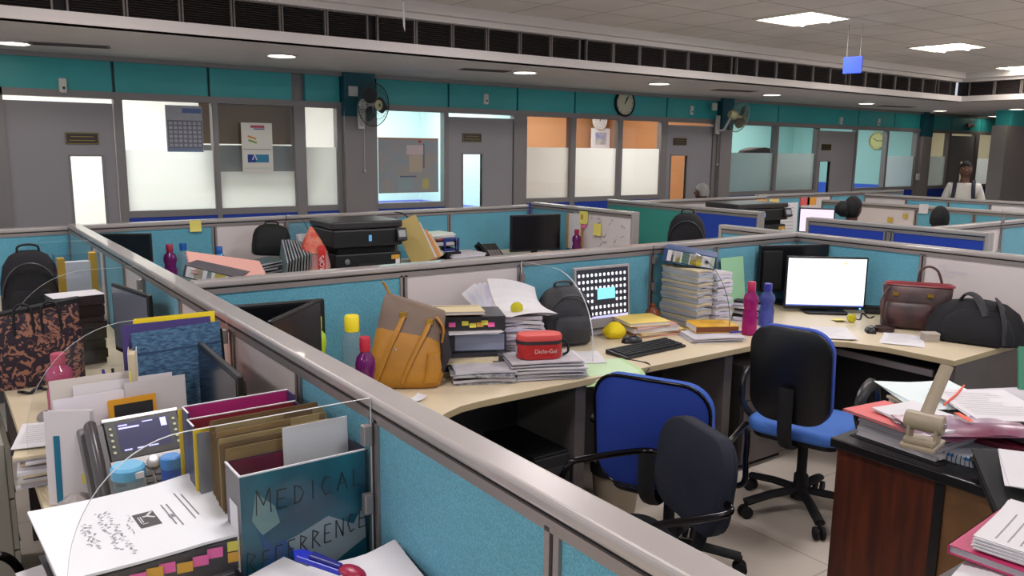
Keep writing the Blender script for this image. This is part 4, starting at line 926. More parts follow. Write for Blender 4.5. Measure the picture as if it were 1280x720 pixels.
g = G(); g.box(-bw_/2+0.0032, bw_/2-0.0032, bd_-0.0044, bd_-0.003, 0.01, bh_-0.002); g.obj('lining', mat('boxfile_maroon', (118, 26, 60), 0.5), t)
g = G(); g.box(-bw_/2-0.001, bw_/2+0.001, -0.001, 0.0034, bh_-0.002, bh_+0.0012); g.box(-bw_/2-0.001, -bw_/2+0.0034, 0.0034, bd_, bh_-0.002, bh_+0.0012); g.obj('white_rim', PAPER, t)
g = G(); g.box(-bw_/2-0.0012, -bw_/2, 0.02, 0.075, 0.10, 0.25); g.obj('spine_label', PAPER, t)
g = G(); g.prism([(-0.02, 0.16), (0.05, 0.185), (0.11, 0.15), (0.135, 0.19), (0.14, 0.11), (0.06, 0.07), (-0.03, 0.045), (-0.04, 0.1), (-0.06, 0.15)], 0.0002, 0.0008, 0, XZ); g.obj('grey_cloud_print', mat('boxfile_cloud', (136, 150, 158), 0.4), t)
g = G(); g.prism([(-0.11, 0.2), (-0.08, 0.15), (-0.05, 0.16), (-0.02, 0.1), (-0.04, 0.05), (-0.11, 0.04), (-0.13, 0.08), (-0.09, 0.13)], 0.0008, 0.0012, 0, XZ); g.obj('blue_swirl_print', mat('boxfile_blue', (20, 72, 128), 0.4), t)
g = G(); g.prism([(-0.11, 0.28), (-0.07, 0.24), (-0.06, 0.2), (-0.1, 0.18), (-0.12, 0.22)], 0.0004, 0.001, 0, XZ); g.obj('pale_swirl_print', mat('boxfile_pale', (110, 140, 140), 0.4), t)
strokes('MEDICAL', -0.11, 0.235, 0.042, 0.024, 0.0135, -0.0022, 0.0013, 0.05).obj('lettering', INK, t)
strokes('REFERRENCE', -0.135, 0.118, 0.042, 0.0185, 0.0095, -0.0022, 0.0013, 0.16).obj('lettering', INK, t)
folder('blank white card standing in the hand-lettered box file', (0.673, 1.69, D+0.006), (R(-2), 0, 0), 0.155, 0.372, 0.004, mat('card_white', (232, 228, 230), 0.7), name='white_card', cat='card')
MAN = mat('manila_brown', (150, 122, 78), 0.75, var=0.15, vscale=18); MAN2 = mat('manila_dark', (112, 88, 56), 0.75, var=0.2, vscale=14); MAN3 = mat('manila_olive', (160, 140, 96), 0.75, var=0.15, vscale=15)
ords = ['first', 'second', 'third', 'fourth', 'fifth', 'sixth', 'seventh', 'eighth']
rnd = random.Random(9)
for i in range(8):
    hh = 0.34+0.028*i/7+rnd.uniform(-0.006, 0.008)
    folder('brown manila folder, %s behind the hand-lettered box file' % ords[i], (0.612+rnd.uniform(-0.008, 0.008), 1.735+i*0.0165, D), (R(-1.5), 0, rnd.uniform(-0.012, 0.012)), 0.26, hh, 0.011+0.003*(i % 2), (MAN, MAN2, MAN3, MAN2)[i % 4], PAPER3, tab=(i % 3 == 2), group='manila folders behind the box file')
folder('clear grey plastic folder standing behind the manila folders', (0.592, 1.885, D), (0, 0, 0), 0.27, 0.34, 0.012, CLP, name='plastic_folder')
YF_ = mat('folder_yellow', (228, 196, 40), 0.45)
folder('yellow folder between the manila folders and the navy open box file', (0.588, 1.903, D), (0, 0, 0), 0.27, 0.345, 0.01, YF_)
def magfile(label, loc, m, lining, w=0.27, d=0.062, h=0.36):
    t = thing('magazine_file', label, 'box file', loc)
    g = G(); g.box(-w/2, w/2, 0, 0.003, 0, h-0.02); g.box(-w/2, w/2, d-0.003, d, 0, h); g.box(-w/2, -w/2+0.003, 0.003, d-0.003, 0, h); g.box(w/2-0.003, w/2, 0.003, d-0.003, 0, h); g.box(-w/2, w/2, 0.003, d-0.003, 0, 0.003); g.obj('tray_body', m, t)
    g = G(); g.box(-w/2+0.003, w/2-0.003, d-0.0045, d-0.003, 0.02, h-0.002); g.obj('lining', lining, t)
    g = G(); g.box(-w/2-0.001, w/2+0.001, -0.001, 0.0034, h-0.021, h-0.0188); g.box(-w/2-0.001, w/2+0.001, d-0.0035, d+0.001, h-0.001, h+0.0012); g.box(-w/2-0.001, -w/2+0.003, 0.003, d, h-0.001, h+0.0012); g.obj('white_rim', PAPER, t)
    slabs_ = G(); slabs(slabs_, w*0.9, d*0.6, h*0.8, 1, 0, 0, [0]); slabs_.obj('papers', PAPER2, t, (0, d/2, 0.004)); return t
magfile('navy open box file with maroon lining behind the yellow folder', (0.592, 1.915, D), mat('boxfile_navy', (34, 38, 72), 0.4), mat('lining_maroon', (128, 30, 50), 0.5), h=0.345)
magfile('magenta lined box file behind the navy one, in front of dark monitor', (0.598, 1.985, D), mat('boxfile_navy2', (60, 64, 100), 0.4), mat('lining_magenta', (176, 36, 110), 0.5), h=0.357)
folder('yellow plastic folder at the left end of the box files', (0.582, 2.056, D), (0, 0, 0), 0.25, 0.35, 0.012, YF_)

# IP phone
t = thing('desk_phone', 'grey office telephone with lit display on the left desk', 'phone', (0.40, 2.37, D), R(2))
PB = mat('phone_grey', (104, 100, 100), 0.4); PS = mat('phone_silver', (206, 204, 204), 0.25, metal=0.5)
TILT = R(50); MP = T(0, -0.09, 0.035, rx=TILT)
slab(t, 'base', PB, -0.12, 0.13, -0.1, 0.06, 0, 0.022, bev=0.004)
g = G(); g.box(-0.125, 0.135, 0, 0.245, -0.02, 0, 0, MP); g.obj('face_body', PB, t, bevel=0.006)
g = G(); g.box(-0.05, 0.05, 0.0, 0.02, 0, 0.13, 0, T(0, 0.03, 0, rx=R(-8))); g.obj('rear_stand', PB, t)
g = G(); g.box(-0.06, 0.14, 0.126, 0.25, 0, 0.006, 0, MP); f = g.obj('display_bezel', BLACK, t, bevel=0.003)
g = G(); g.box(-0.063, 0.143, 0.244, 0.256, -0.01, 0.008, 0, MP); g.prism([(-0.062, 0.128), (0.142, 0.128), (0.142, 0.112), (0.075, 0.106), (0.06, 0.088), (0.035, 0.088), (0.02, 0.104), (-0.062, 0.112)], 0, 0.005, 0, MP); g.obj('silver_trim', PS, t, bevel=0.002)
SCRP = mat('phone_lcd', (58, 58, 86), 0.15, emit=0.35)
g = G(); g.box(-0.028, 0.108, 0.148, 0.236, 0.006, 0.0066, 0, MP); g.obj('display', SCRP, t)
LCDT = mat('phone_lcd_text', (170, 170, 230), 0.3, emit=0.9)
for (x0, x1, y0, y1) in ((-0.024, 0.03, 0.217, 0.222), (-0.024, 0.0, 0.226, 0.23), (0.04, 0.068, 0.228, 0.231), (-0.02, 0.0, 0.151, 0.155), (0.014, 0.036, 0.151, 0.155), (0.044, 0.07, 0.151, 0.155), (0.088, 0.104, 0.206, 0.232)):
    g = G(); g.box(x0, x1, y0, y1, 0.0066, 0.007, 0, MP); g.obj('display_mark', LCDT, t)
KEY = mat('phone_key', (62, 60, 62), 0.4); KL = mat('phone_key_light', (206, 206, 170), 0.4)
g = G()
for i in range(5): 
    for x in (-0.045, 0.124): g.lathe([(0.0045, 0), (0.004, 0.003)], 8, 0, MP @ T(x, 0.15+i*0.018, 0.006))
g.obj('line_keys', KL, t)
g = G(); g.lathe([(0.019, 0), (0.019, 0.004), (0.013, 0.006), (0.0005, 0.006)], 20, 0, MP @ T(0.047, 0.105, 0.004)); g.obj('navigation_ring', SILVER, t, smooth=40)
g = G()
for r_ in range(4):
    for c in range(3): g.box(0.018+c*0.026, 0.038+c*0.026, 0.006+r_*0.02, 0.02+r_*0.02, 0, 0.005, 0, MP)
for (x, y) in ((-0.035, 0.09), (-0.045, 0.06), (-0.035, 0.04), (0.11, 0.09), (0.115, 0.065), (0.115, 0.04)): g.box(x-0.012, x+0.012, y-0.006, y+0.006, 0, 0.004, 0, MP)
g.obj('keypad', KEY, t, bevel=0.002)
g = G(); hp = [(-0.095, 0.005, 0.02), (-0.097, 0.05, 0.034), (-0.097, 0.12, 0.04), (-0.097, 0.19, 0.034), (-0.095, 0.235, 0.02)]
g.tube([tuple(MP @ Vector(p)) for p in spline(hp, 5)], 0.02, 12, flat=(0.026, 0.017)); g.obj('handset', mat('phone_handset', (74, 70, 72), 0.28), t, smooth=60)
g = G(); g.tube(spline([tuple(MP @ Vector((-0.1, 0.0, 0.02))), (-0.15, -0.09, 0.03), (-0.17, -0.02, 0.006), (-0.13, 0.07, 0.006)]), 0.004, 6); g.obj('cord', BLACK, t, smooth=60)
p = at(157, 624); t = thing('jar', 'small clear jar with pale blue lid in front of the telephone', 'jar', (0.355, 2.19, D))
g = G(); g.lathe([(0.0005, 0), (0.036, 0), (0.038, 0.006), (0.038, 0.145), (0.033, 0.155)], 20); g.obj('jar_body', CLR, t, smooth=50)
g = G(); g.lathe([(0.04, 0.148), (0.042, 0.152), (0.042, 0.175), (0.036, 0.182), (0.0005, 0.182)], 24); g.obj('jar_lid', mat('lid_pale_blue', (104, 184, 226), 0.35), t, smooth=40)
g = G(); g.box(0.01, 0.03, -0.043, -0.036, 0.155, 0.17); g.obj('white_sticker', PAPER, t)
t = thing('glue_stick', 'solid blue cylinder bottle in front of the telephone keypad', 'bottle', (0.452, 2.15, D))
g = G(); g.lathe([(0.0005, 0), (0.024, 0), (0.025, 0.004), (0.025, 0.165), (0.0245, 0.167)], 20); g.obj('tube_body', mat('glue_blue', (38, 82, 176), 0.35), t, smooth=40)
g = G(); g.lathe([(0.0255, 0.167), (0.026, 0.17), (0.026, 0.195), (0.022, 0.199), (0.0005, 0.199)], 20); g.obj('cap', mat('glue_cap', (70, 140, 214), 0.35), t, smooth=40)
loose_sheet('small white slip between the jar and the blue cylinder', (0.41, 2.05, D+0.035), R(20), 0.1, 0.08, curl=0.01)
rnd = random.Random(11); g = G(); rs = []
for k in range(7):
    a = k/6; rs.append([(0.05*(0.25+math.sin(PI*a)*0.8)*math.cos(q)*(1+rnd.uniform(-0.22, 0.22)), 0.045*(0.25+math.sin(PI*a)*0.8)*math.sin(q)*(1+rnd.uniform(-0.22, 0.22)), 0.065*a) for q in [2*PI*i/18 for i in range(18)]])
g.loft(rs); tag(g.obj('plastic_bag', clear_plastic('crumpled_bag', (190, 184, 180), 0.7, 0.2), None, (0.25, 2.36, D)), 'crumpled clear plastic bag left of the telephone handset', 'bag')

# upright papers behind the phone
def upright(label, x, y, w, h, th, m, rz=0, tilt=-4, name='document_file', lines=False, pages=PAPER2):
    return folder(label, (x, y, D), (R(tilt), 0, R(rz)), w, h, th, m, pages, name=name)
CREAM = mat('file_cream', (206, 198, 190), 0.7); OFFW = mat('file_offwhite', (216, 210, 212), 0.7)
upright('tall cream file standing at the left end behind the telephone', 0.34, 2.565, 0.22, 0.33, 0.02, CREAM)
upright('wide off-white file standing behind the telephone', 0.42, 2.535, 0.27, 0.315, 0.012, OFFW)
upright('white paper folder directly behind the telephone handset', 0.33, 2.505, 0.2, 0.29, 0.01, mat('file_white', (222, 216, 222), 0.7), 2)
upright('pale printed file standing right behind the telephone display', 0.50, 2.505, 0.17, 0.31, 0.012, mat('file_pale', (196, 190, 190), 0.7))
t = folder('small orange-framed card behind the top of the telephone', (0.43, 2.475, D+0.0), (R(-5), 0, R(2)), 0.13, 0.272, 0.006, mat('card_orange', (214, 150, 30), 0.5), name='framed_card', cat='card')
g = G(); g.box(-0.05, 0.055, -0.0045, -0.003, 0.15, 0.255); g.obj('dark_centre', INK, t)
t = folder('white file with teal stripe on its edge, left of the telephone', (0.255, 2.46, D), (R(-3), 0, R(-28)), 0.12, 0.27, 0.03, OFFW, name='document_file')
g = G(); g.box(-0.038, -0.022, -0.0165, -0.015, 0.0, 0.2); g.obj('teal_stripe', mat('stripe_teal', (24, 110, 140), 0.5), t)
g = G(); g.box(0.03, 0.045, -0.0165, -0.015, 0.06, 0.09); g.obj('yellow_mark', YEL, t)
q = at(45, 585); paper_stack('messy stack of papers on the outer edge of the left desk', (0.225, 2.76, D), R(-6), 0.15, 0.28, 0.105, 12, [PAPER, PAPER2, PAPER3], seed=8, sag=0.004)
loose_sheet('white printed sheet on top of the messy left stack', (0.235, 2.79, D+0.108), R(-12), 0.17, 0.24, lines=9, curl=0.004)
q = at(80, 605); paper_stack('thin brown-edged envelope pile lying on the desk below the teal striped file', (0.26, 2.55, D), R(8), 0.12, 0.1, 0.018, 3, [PAPER3, PAPER2], seed=4)
# monitor and blue binder
t, scr, M0 = monitor('dark monitor standing side-on left of the long partition', (0.625, 2.32, D), R(-92), 0.45, 0.30, mat('screen_off', (22, 26, 40), 0.18), BLACK, 0.1, 0.018, base=(0.2, 0.15), thick=0.03)
BLUEF = mat('blue_woven_cover', (82, 122, 152), 0.8, rgb2=(40, 70, 104), vscale=48, stretch=(1, 1, 3), bump=0.6, bscale=180)
t = folder('tall blue fabric-covered binder standing behind the side-on dark monitor', (0.60, 2.59, D), (R(-1.5), R(-2), 0), 0.262, 0.445, 0.035, BLUEF, PAPER2, name='fabric_binder', cat='binder')
g = G(); g.box(0.128, 0.136, -0.018, 0.018, 0.3, 0.42); g.obj('black_strap', BLACK, t); g = G(); g.box(-0.125, 0.125, -0.0185, -0.0175, 0.375, 0.381); g.obj('seam_band', mat('blue_seam', (40, 66, 100), 0.8), t)
upright('yellow folder topping the files behind the blue fabric binder', 0.592, 2.627, 0.24, 0.475, 0.014, mat('folder_bright_yellow', (234, 206, 36), 0.45), 0, -1)
upright('purple folder with rosy edge between blue binder and yellow folder', 0.565, 2.612, 0.26, 0.462, 0.009, mat('folder_purple', (66, 54, 110), 0.5), 0, -1)
t = folder('thick file with coloured index slips, left of the blue fabric binder', (0.452, 2.572, D), (0, 0, R(78)), 0.1, 0.40, 0.024, mat('file_white2', (214, 206, 200), 0.7), PAPER3, name='document_file')
for i, c in enumerate(('pink', 'yellow', 'orange', 'yellow')):
    g = G(); g.box(-0.052, -0.05, -0.006+i*0.004, 0.004+i*0.002, 0.12+i*0.06, 0.16+i*0.06); g.obj('index_tab', TC[c], t)

# cells further along the left row
p = at(77, 516); pb = Vector(p)
bottle('pink water bottle standing on the left desk by the patterned bag', (0.335, 3.36, D), HZ(Vector((0.335, 3.36, 0)), 75, 441)-D, 0.046, PINKL, mat('cap_rose', (176, 70, 96), 0.4), 0)
mouse('grey computer mouse on the left desk beside the pink bottle', (0.285, 3.28, D), R(20), GREYW, WHITEP)
cable('black coiled cord on the left desk in front of the patterned bag', spline([(0.22+0.02*i, 3.68+0.012*math.sin(i*1.9)+0.006*i, D+0.01+0.007*math.cos(i*1.9)) for i in range(13)], 4), 0.007, BLACK, 'coiled_cord')
PAT = mat('patterned_bag', (146, 100, 82), 0.8, rgb2=(36, 25, 38), vscale=24); 
n_ = PAT.node_tree.nodes
for nd in n_:
    if nd.type == 'TEX_NOISE': nd.inputs['Detail'].default_value = 1.0; nd.inputs['Distortion'].default_value = 2.2
    if nd.type == 'VALTORGB': nd.color_ramp.elements[0].position = 0.50; nd.color_ramp.elements[1].position = 0.58
t = thing('shopping_bag', 'dark shopping bag with orange script pattern on the left desk', 'bag', (0.315, 3.86, D), R(3))
g = G(); g.loft([sring(0, 0, 0, 0.33, 0.14, 28, 6), sring(0, 0, 0.17, 0.335, 0.13, 28, 6), sring(0, 0.005, 0.285, 0.33, 0.09, 28, 5), sring(0.005, 0.01, 0.32, 0.325, 0.05, 28, 5, tz=lambda x, y: 0.02*x/0.16)]); g.obj('bag_body', PAT, t, smooth=50)
g = G(); g.loft([sring(0.005, 0.01, 0.308, 0.334, 0.062, 28, 5, tz=lambda x, y: 0.02*x/0.16), sring(0.005, 0.01, 0.328, 0.334, 0.06, 28, 5, tz=lambda x, y: 0.02*x/0.16)]); g.obj('black_hem', MATTE, t)
for s_ in (-0.05, 0.05):
    g = G(); g.tube(spline([(s_-0.035, -0.05, 0.22), (s_-0.03, -0.035, 0.32), (s_, -0.03, 0.345), (s_+0.03, -0.035, 0.32), (s_+0.035, -0.05, 0.22)]), 0.006, 6); g.obj('handle', MATTE, t, smooth=60)
t = thing('pen_stand', 'black mesh pen stand with pens between bottle and blue binder', 'pen holder', (0.50, 3.15, D))
g = G(); g.lathe([(0.001, 0), (0.05, 0), (0.055, 0.12), (0.052, 0.12), (0.047, 0.006), (0.001, 0.006)], 20); g.obj('cup', MATTE, t, smooth=40)
for i, (a, m) in enumerate(((20, SILVER), (100, BLACK), (190, CAPB), (280, WHITEP), (330, mat('pen_teal', (30, 140, 150), 0.4)))):
    g = G(); g.tube([(0.02*math.cos(R(a)), 0.02*math.sin(R(a)), 0.01), (0.05*math.cos(R(a)), 0.05*math.sin(R(a)), 0.17+0.015*(i % 3))], 0.005, 8); g.obj('pen', m, t)
t, scr, M0 = monitor('small grey-lit monitor edge beyond the second glass divider', (0.645, 3.66, D), R(-80), 0.40, 0.30, mat('screen_grey', (104, 108, 122), 0.25), BLACK, 0.1, 0.02, thick=0.03, base=(0.2, 0.15))
for i, (lab, x, y, hh, m) in enumerate((('salmon folder standing left behind the yellow topped files', 0.585, 2.86, 0.40, mat('folder_salmon', (216, 140, 128), 0.6)), ('rosy red folder standing right behind the yellow topped files', 0.66, 2.93, 0.41, mat('folder_rose', (200, 96, 96), 0.6)))):
    folder(lab, (x, y, D), (R(-4), R(2), 0), 0.16, hh, 0.02, m)
backpack('black backpack standing on the far left desk', (0.40, 4.98, D), (R(2), 0, R(-4)), 0.285, 0.15, 0.435, BLACKF)
t = thing('file_rack', 'clear file rack with yellow edged folder and white papers on the left desk', 'rack', (0.56, 4.45, D), 0)
g = G(); g.box(-0.10, 0.10, -0.04, -0.036, 0.02, 0.47); g.box(-0.10, -0.096, -0.036, 0.05, 0, 0.47); g.box(0.096, 0.10, -0.036, 0.05, 0, 0.47); g.box(-0.1, 0.1, -0.036, 0.05, 0, 0.02); g.obj('clear_case', glass('rack_acrylic', (0.88, 0.92, 0.94), 0.06), t)
g = G(); g.box(-0.085, -0.055, -0.03, 0.02, 0.02, 0.45); g.box(0.055, 0.085, -0.03, 0.02, 0.02, 0.47); g.obj('yellow_folder_edge', mat('rack_yellow', (206, 160, 50), 0.5), t)
g = G(); g.box(-0.055, 0.055, -0.03, 0.02, 0.02, 0.43); g.obj('papers', PAPER, t)
paper_stack('dark files topped by white paper behind the patterned bag', (0.50, 4.12, D), R(5), 0.22, 0.16, 0.32, 8, [DARKPANEL, MATTE, DARKPANEL, PAPER], [0, 1, 2], seed=14, top=3)
pedestal('grey drawer pedestal at the left edge beside the left desk', (-0.04, 3.62, 0), R(90), 0.5, 0.4, 0.66, mat('pedestal_grey', (150, 148, 136), 0.6))
BLUES = mat('chair_blue', (40, 84, 176), 0.85, bump=0.4, bscale=300); NAVY = mat('chair_navy', (11, 18, 36), 0.85, bump=0.4, bscale=300)
p = W(33, 688, 0.66)
office_chair('black chair of which only one armrest shows at the bottom left corner', (p.x-0.145, p.y-0.275, 0), R(-90), NAVY, NAVY, BLACK)
# ================================================================== CELL BEYOND THE LONG PARTITION
OFFS = mat('screen_black', (16, 16, 20), 0.2)
p = WY(342, 379, 3.2)
t, scr, M0 = monitor('black monitor with its back against the teal partition, left of the angled one', (p.x, 3.2, D), R(-8), 0.42, 0.30, OFFS, BLACK, p.z-D-0.30, 0.03, thick=0.05)
a, b = W(340, 401, 1.13), W(401, 373, 1.13)
c = (a+b)/2; L_ = (b-a).length
t, scr, M0 = monitor('angled black monitor whose dark face rises above the wide grey rail', (c.x, c.y, D), math.atan2(b.y-a.y, b.x-a.x), min(0.55, L_), 0.31, mat('screen_dim', (30, 28, 34), 0.22), BLACK, 1.13-D-0.31, 0.02, thick=0.03)
bottle('clear water bottle with yellow cap beside the mustard handbag', (1.30, 2.88, D), HZ(Vector((1.30, 2.88, 0)), 438, 394)-D, 0.04, CLR, CAPY, 1)
bottle('purple bottle with red cap beside the mustard handbag', (1.27, 2.70, D), HZ(Vector((1.27, 2.70, 0)), 452, 421)-D, 0.037, PURP, mat('cap_red', (176, 30, 50), 0.4), 0)
bottle('lime green bottle half hidden behind the angled black monitor', (1.275, 3.17, D), HZ(Vector((1.275, 3.17, 0)), 408, 395)-D, 0.035, mat('lime_plastic', (176, 206, 50), 0.4), mat('cap_lime', (190, 214, 60), 0.4), 0)
# mustard tote
q = W(516, 484, D); MUS = mat('mustard_leather', (178, 122, 34), 0.55, var=0.15, vscale=9, bump=0.25, bscale=60); TAU = mat('taupe_leather', (118, 98, 84), 0.6, var=0.12, vscale=9, bump=0.2, bscale=60)
t = thing('handbag', 'slouching mustard handbag with taupe top and two thin straps', 'handbag', (q.x, q.y+0.05, D), rot=(0, 0, R(-32)))
SLP = lambda k: (lambda x, y: -k*x)
def tote_part(nm, rings, m, smooth=60):
    g = G(); g.loft([sring(cx, cy, z_, w_, d_, 32, p_, tz=SLP(k)) for cx, cy, z_, w_, d_, p_, k in rings]); return g.obj(nm, m, t, smooth=smooth)
tote_part('bag_body', [(-0.01, 0, 0, 0.27, 0.13, 4, 0), (-0.01, 0, 0.012, 0.31, 0.16, 4, 0), (-0.005, 0.005, 0.06, 0.325, 0.165, 3.4, 0.02), (0.005, 0.02, 0.14, 0.305, 0.15, 3.2, 0.10), (0.01, 0.035, 0.205, 0.285, 0.12, 3, 0.17), (0.012, 0.04, 0.225, 0.27, 0.11, 3, 0.19)], MUS)
tote_part('taupe_top', [(0.012, 0.038, 0.20, 0.288, 0.125, 3, 0.17), (0.022, 0.055, 0.27, 0.275, 0.10, 3, 0.24), (0.032, 0.07, 0.325, 0.265, 0.07, 3, 0.30), (0.036, 0.078, 0.345, 0.25, 0.035, 3, 0.32)], TAU)
tote_part('side_gusset', [(0.135, 0.01, 0.05, 0.04, 0.1, 3, 0), (0.165, 0.02, 0.13, 0.05, 0.12, 3, 0), (0.155, 0.045, 0.22, 0.04, 0.09, 3, 0)], mat('bag_inside_dark', (40, 34, 38), 0.8))
tote_part('side_fold', [(0.10, -0.06, 0.03, 0.06, 0.05, 3, 0), (0.115, -0.062, 0.09, 0.07, 0.05, 2.6, 0), (0.115, -0.045, 0.15, 0.05, 0.04, 2.4, 0)], MUS)
for s_ in (-0.045, 0.065):
    g = G(); g.tube(spline([(s_+0.035, 0.018, 0.30-0.28*s_), (s_+0.018, -0.012, 0.255-0.24*s_), (s_-0.02, -0.045, 0.18-0.15*s_), (s_-0.055, -0.072, 0.10), (s_-0.085, -0.082, 0.03)]), 0.01, 8, flat=(0.012, 0.004)); g.obj('strap', MUS, t, smooth=60)
    g = G(); g.box(s_+0.018, s_+0.046, 0.0, 0.014, 0.278-0.28*s_, 0.302-0.28*s_); g.obj('buckle', mat('brass', (190, 150, 60), 0.3, metal=0.8), t, bevel=0.002)
g = G(); g.tube(spline([(0.125, 0.02, 0.29), (0.155, 0.02, 0.24), (0.15, 0.0, 0.18)]), 0.01, 8, flat=(0.026, 0.006)); g.obj('mustard_flap', MUS, t, smooth=60)
g = G(); g.tube(spline([(-0.075, 0.075, 0.375), (-0.09, 0.075, 0.41), (-0.105, 0.07, 0.435)]), 0.006, 8); g.obj('loop_end', MUS, t, smooth=60)
g = G(); g.ell((-0.045, -0.048, 0.165), (0.006, 0.002, 0.006), 8, 5); g.obj('stud', SILVER, t)
loose_sheet('small crumpled white tissue on the desk in front of the mustard handbag', at(521, 500, D+0.001), R(20), 0.07, 0.05, curl=0.012)
# pile of files right of the bag
fx, fy, fr_ = 1.90, 3.02, R(-26)
NEWS = mat('newsprint', (176, 174, 178), 0.85, rgb2=(110, 110, 116), vscale=40)
q = W(594, 474, D); paper_stack('bundle of folded newspapers lying at the foot of the file pile', (q.x+0.02, q.y-0.03, D), R(-26), 0.28, 0.15, 0.06, 6, [NEWS, PAPER2, MATTE, NEWS], seed=6, sag=0.012, name='newspaper_bundle')
z = D
t = paper_stack('brown and white files at the bottom of the tabbed binder pile', (fx, fy+0.03, z), fr_, 0.32, 0.22, 0.105, 6, [PAPER2, PAPER3, DARKPANEL], seed=2); z += 0.105
ring_binder('dark blue ring binder in the middle of the pile right of the handbag', (fx+0.0, fy-0.06, z), (0, 0, fr_), 0.085, 0.33, 0.22, mat('binder_navy', (36, 40, 58), 0.4), blocks=[('grey_label', 0.3, 0.97, mat('binder_label_grey', (140, 146, 168), 0.4))], hole=False); z += 0.086
loose_sheet('white sheets sandwiched between the two dark binders', (fx, fy+0.03, z), fr_, 0.32, 0.24, n=4, curl=0.0); z += 0.01
t = ring_binder('black binder with yellow and pink index tabs right of the handbag', (fx-0.005, fy-0.05, z), (0, 0, fr_), 0.062, 0.34, 0.22, mat('binder_black', (44, 42, 46), 0.45), hole=False)
for i, (x, c) in enumerate(((-0.07, 'pink'), (-0.012, 'yellow'), (0.022, 'yellow'), (0.055, 'orange'), (0.075, 'yellow'), (0.105, 'pink'))):
    g = G(); g.sheet(0.03, 0.02, 0.001, lambda u, v: 0.005*v*v*4, 3, 3, 0, T(x, -0.007, 0.028+0.006*math.sin(i*2), rx=R(80))); g.obj('index_tab', TC[c], t)
z += 0.063
t = folder('beige file lying on a black one on top of the tabbed binder', (fx-0.02, fy+0.165, z+0.008), (R(90-4), 0, fr_), 0.36, 0.24, 0.014, mat('file_beige', (206, 190, 150), 0.65), PAPER2)
# dark tube like edge
paper_stack('black document case under the beige file', (fx-0.05, fy+0.10, z), fr_, 0.34, 0.06, 0.02, 1, [MATTE], seed=1, name='document_case', cat='case')
# curled paper stack with crystal ball
px_, py_ = 2.25, 3.08
paper_stack('tall stack of curled white papers behind the red case', (px_, py_, D), R(-30), 0.23, 0.3, 0.235, 20, [PAPER, PAPER2, mat('paper_lilac', (206, 204, 222), 0.8)], seed=21, sag=0.012, jit=0.01)
loose_sheet('fanned white sheets with raised corner on top of the curled stack', (px_+0.005, py_+0.01, D+0.245), R(-24), 0.24, 0.3, n=5, fn=lambda u, v: 0.30*max(0, v+0.1)**2-0.05*u*u-0.10*max(0, v)*u)
t = thing('paper_fan', 'lilac-edged papers fanning upward left of the curled white stack', 'papers', (px_-0.045, py_+0.12, D+0.235), R(-24))
for i in range(6):
    g = G(); g.sheet(0.09, 0.15, 0.001, lambda u, v: 0.10*(v+0.5)**2, 2, 8, 0, T(-0.010*i, 0.004*i, 0.0, rz=0.05*i, ry=R(-7*i))); g.obj('sheet', PAPER if i % 2 else MATS['paper_lilac'], t)
crystal('yellow-green crystal ball weighing down the curled white papers', (px_-0.06, py_-0.075, D+0.235), 0.031)
# paper stack with the red case
q = W(682, 474, D); sx, sy = q.x+0.045, q.y+0.07
paper_stack('low white paper stack under the red case at the desk front', (sx, sy, D), R(-25), 0.33, 0.21, 0.085, 14, [PAPER, PAPER2, PAPEREDGE], seed=31, jit=0.014, sag=0.004)
t = thing('zip_case', 'red zipped oval case with pale lettering on the low paper stack', 'case', (sx-0.035, sy-0.005, D+0.088), R(-24))
RED = mat('case_red', (186, 36, 36), 0.55, bump=0.2, bscale=80); 
def ov(z, k): return [(x*k, y*k, z) for x, y in rrect(0.205, 0.115, 0.055, 7)]
g = G(); g.loft([ov(0, 0.96), ov(0.006, 1.0), ov(0.066, 1.0)]); g.obj('case_body', RED, t, smooth=40)
g = G(); g.loft([ov(0.066, 1.012), ov(0.082, 1.012)]); g.obj('zip_band', mat('zip_band_dark', (48, 40, 42), 0.6), t, smooth=40)
g = G(); g.loft([ov(0.082, 1.0), ov(0.098, 1.0), ov(0.106, 0.95), ov(0.108, 0.85)]); g.obj('case_lid', mat('case_red_lid', (206, 72, 66), 0.55), t, smooth=40)
text('lettering', 'Diclo-Gel', 0.026, mat('case_print', (216, 190, 180), 0.6), t, T(0.018, -0.0582, 0.036, rx=R(90)))
g = G(); g.box(-0.1035, -0.1025, -0.02, 0.02, 0.02, 0.055); g.obj('side_badge', PAPER2, t)
g = G(); g.tube(spline([(0.095, 0.02, 0.075), (0.13, 0.01, 0.06), (0.135, 0.0, 0.02), (0.11, 0.0, 0.004)]), 0.006, 6); g.obj('wrist_loop', MATTE, t, smooth=60)
# dark bag beside the glass
t = backpack('bulky dark grey backpack slumped beside the curved glass divider', (2.335, 2.985, D), (R(-6), 0, R(-38)), 0.27, 0.2, 0.30, mat('bag_dark_grey', (50, 48, 52), 0.6, rgb2=(24, 24, 34), vscale=7))
t.location = (2.64, 3.20, D); t.rotation_euler = (R(-2), 0, R(-12))
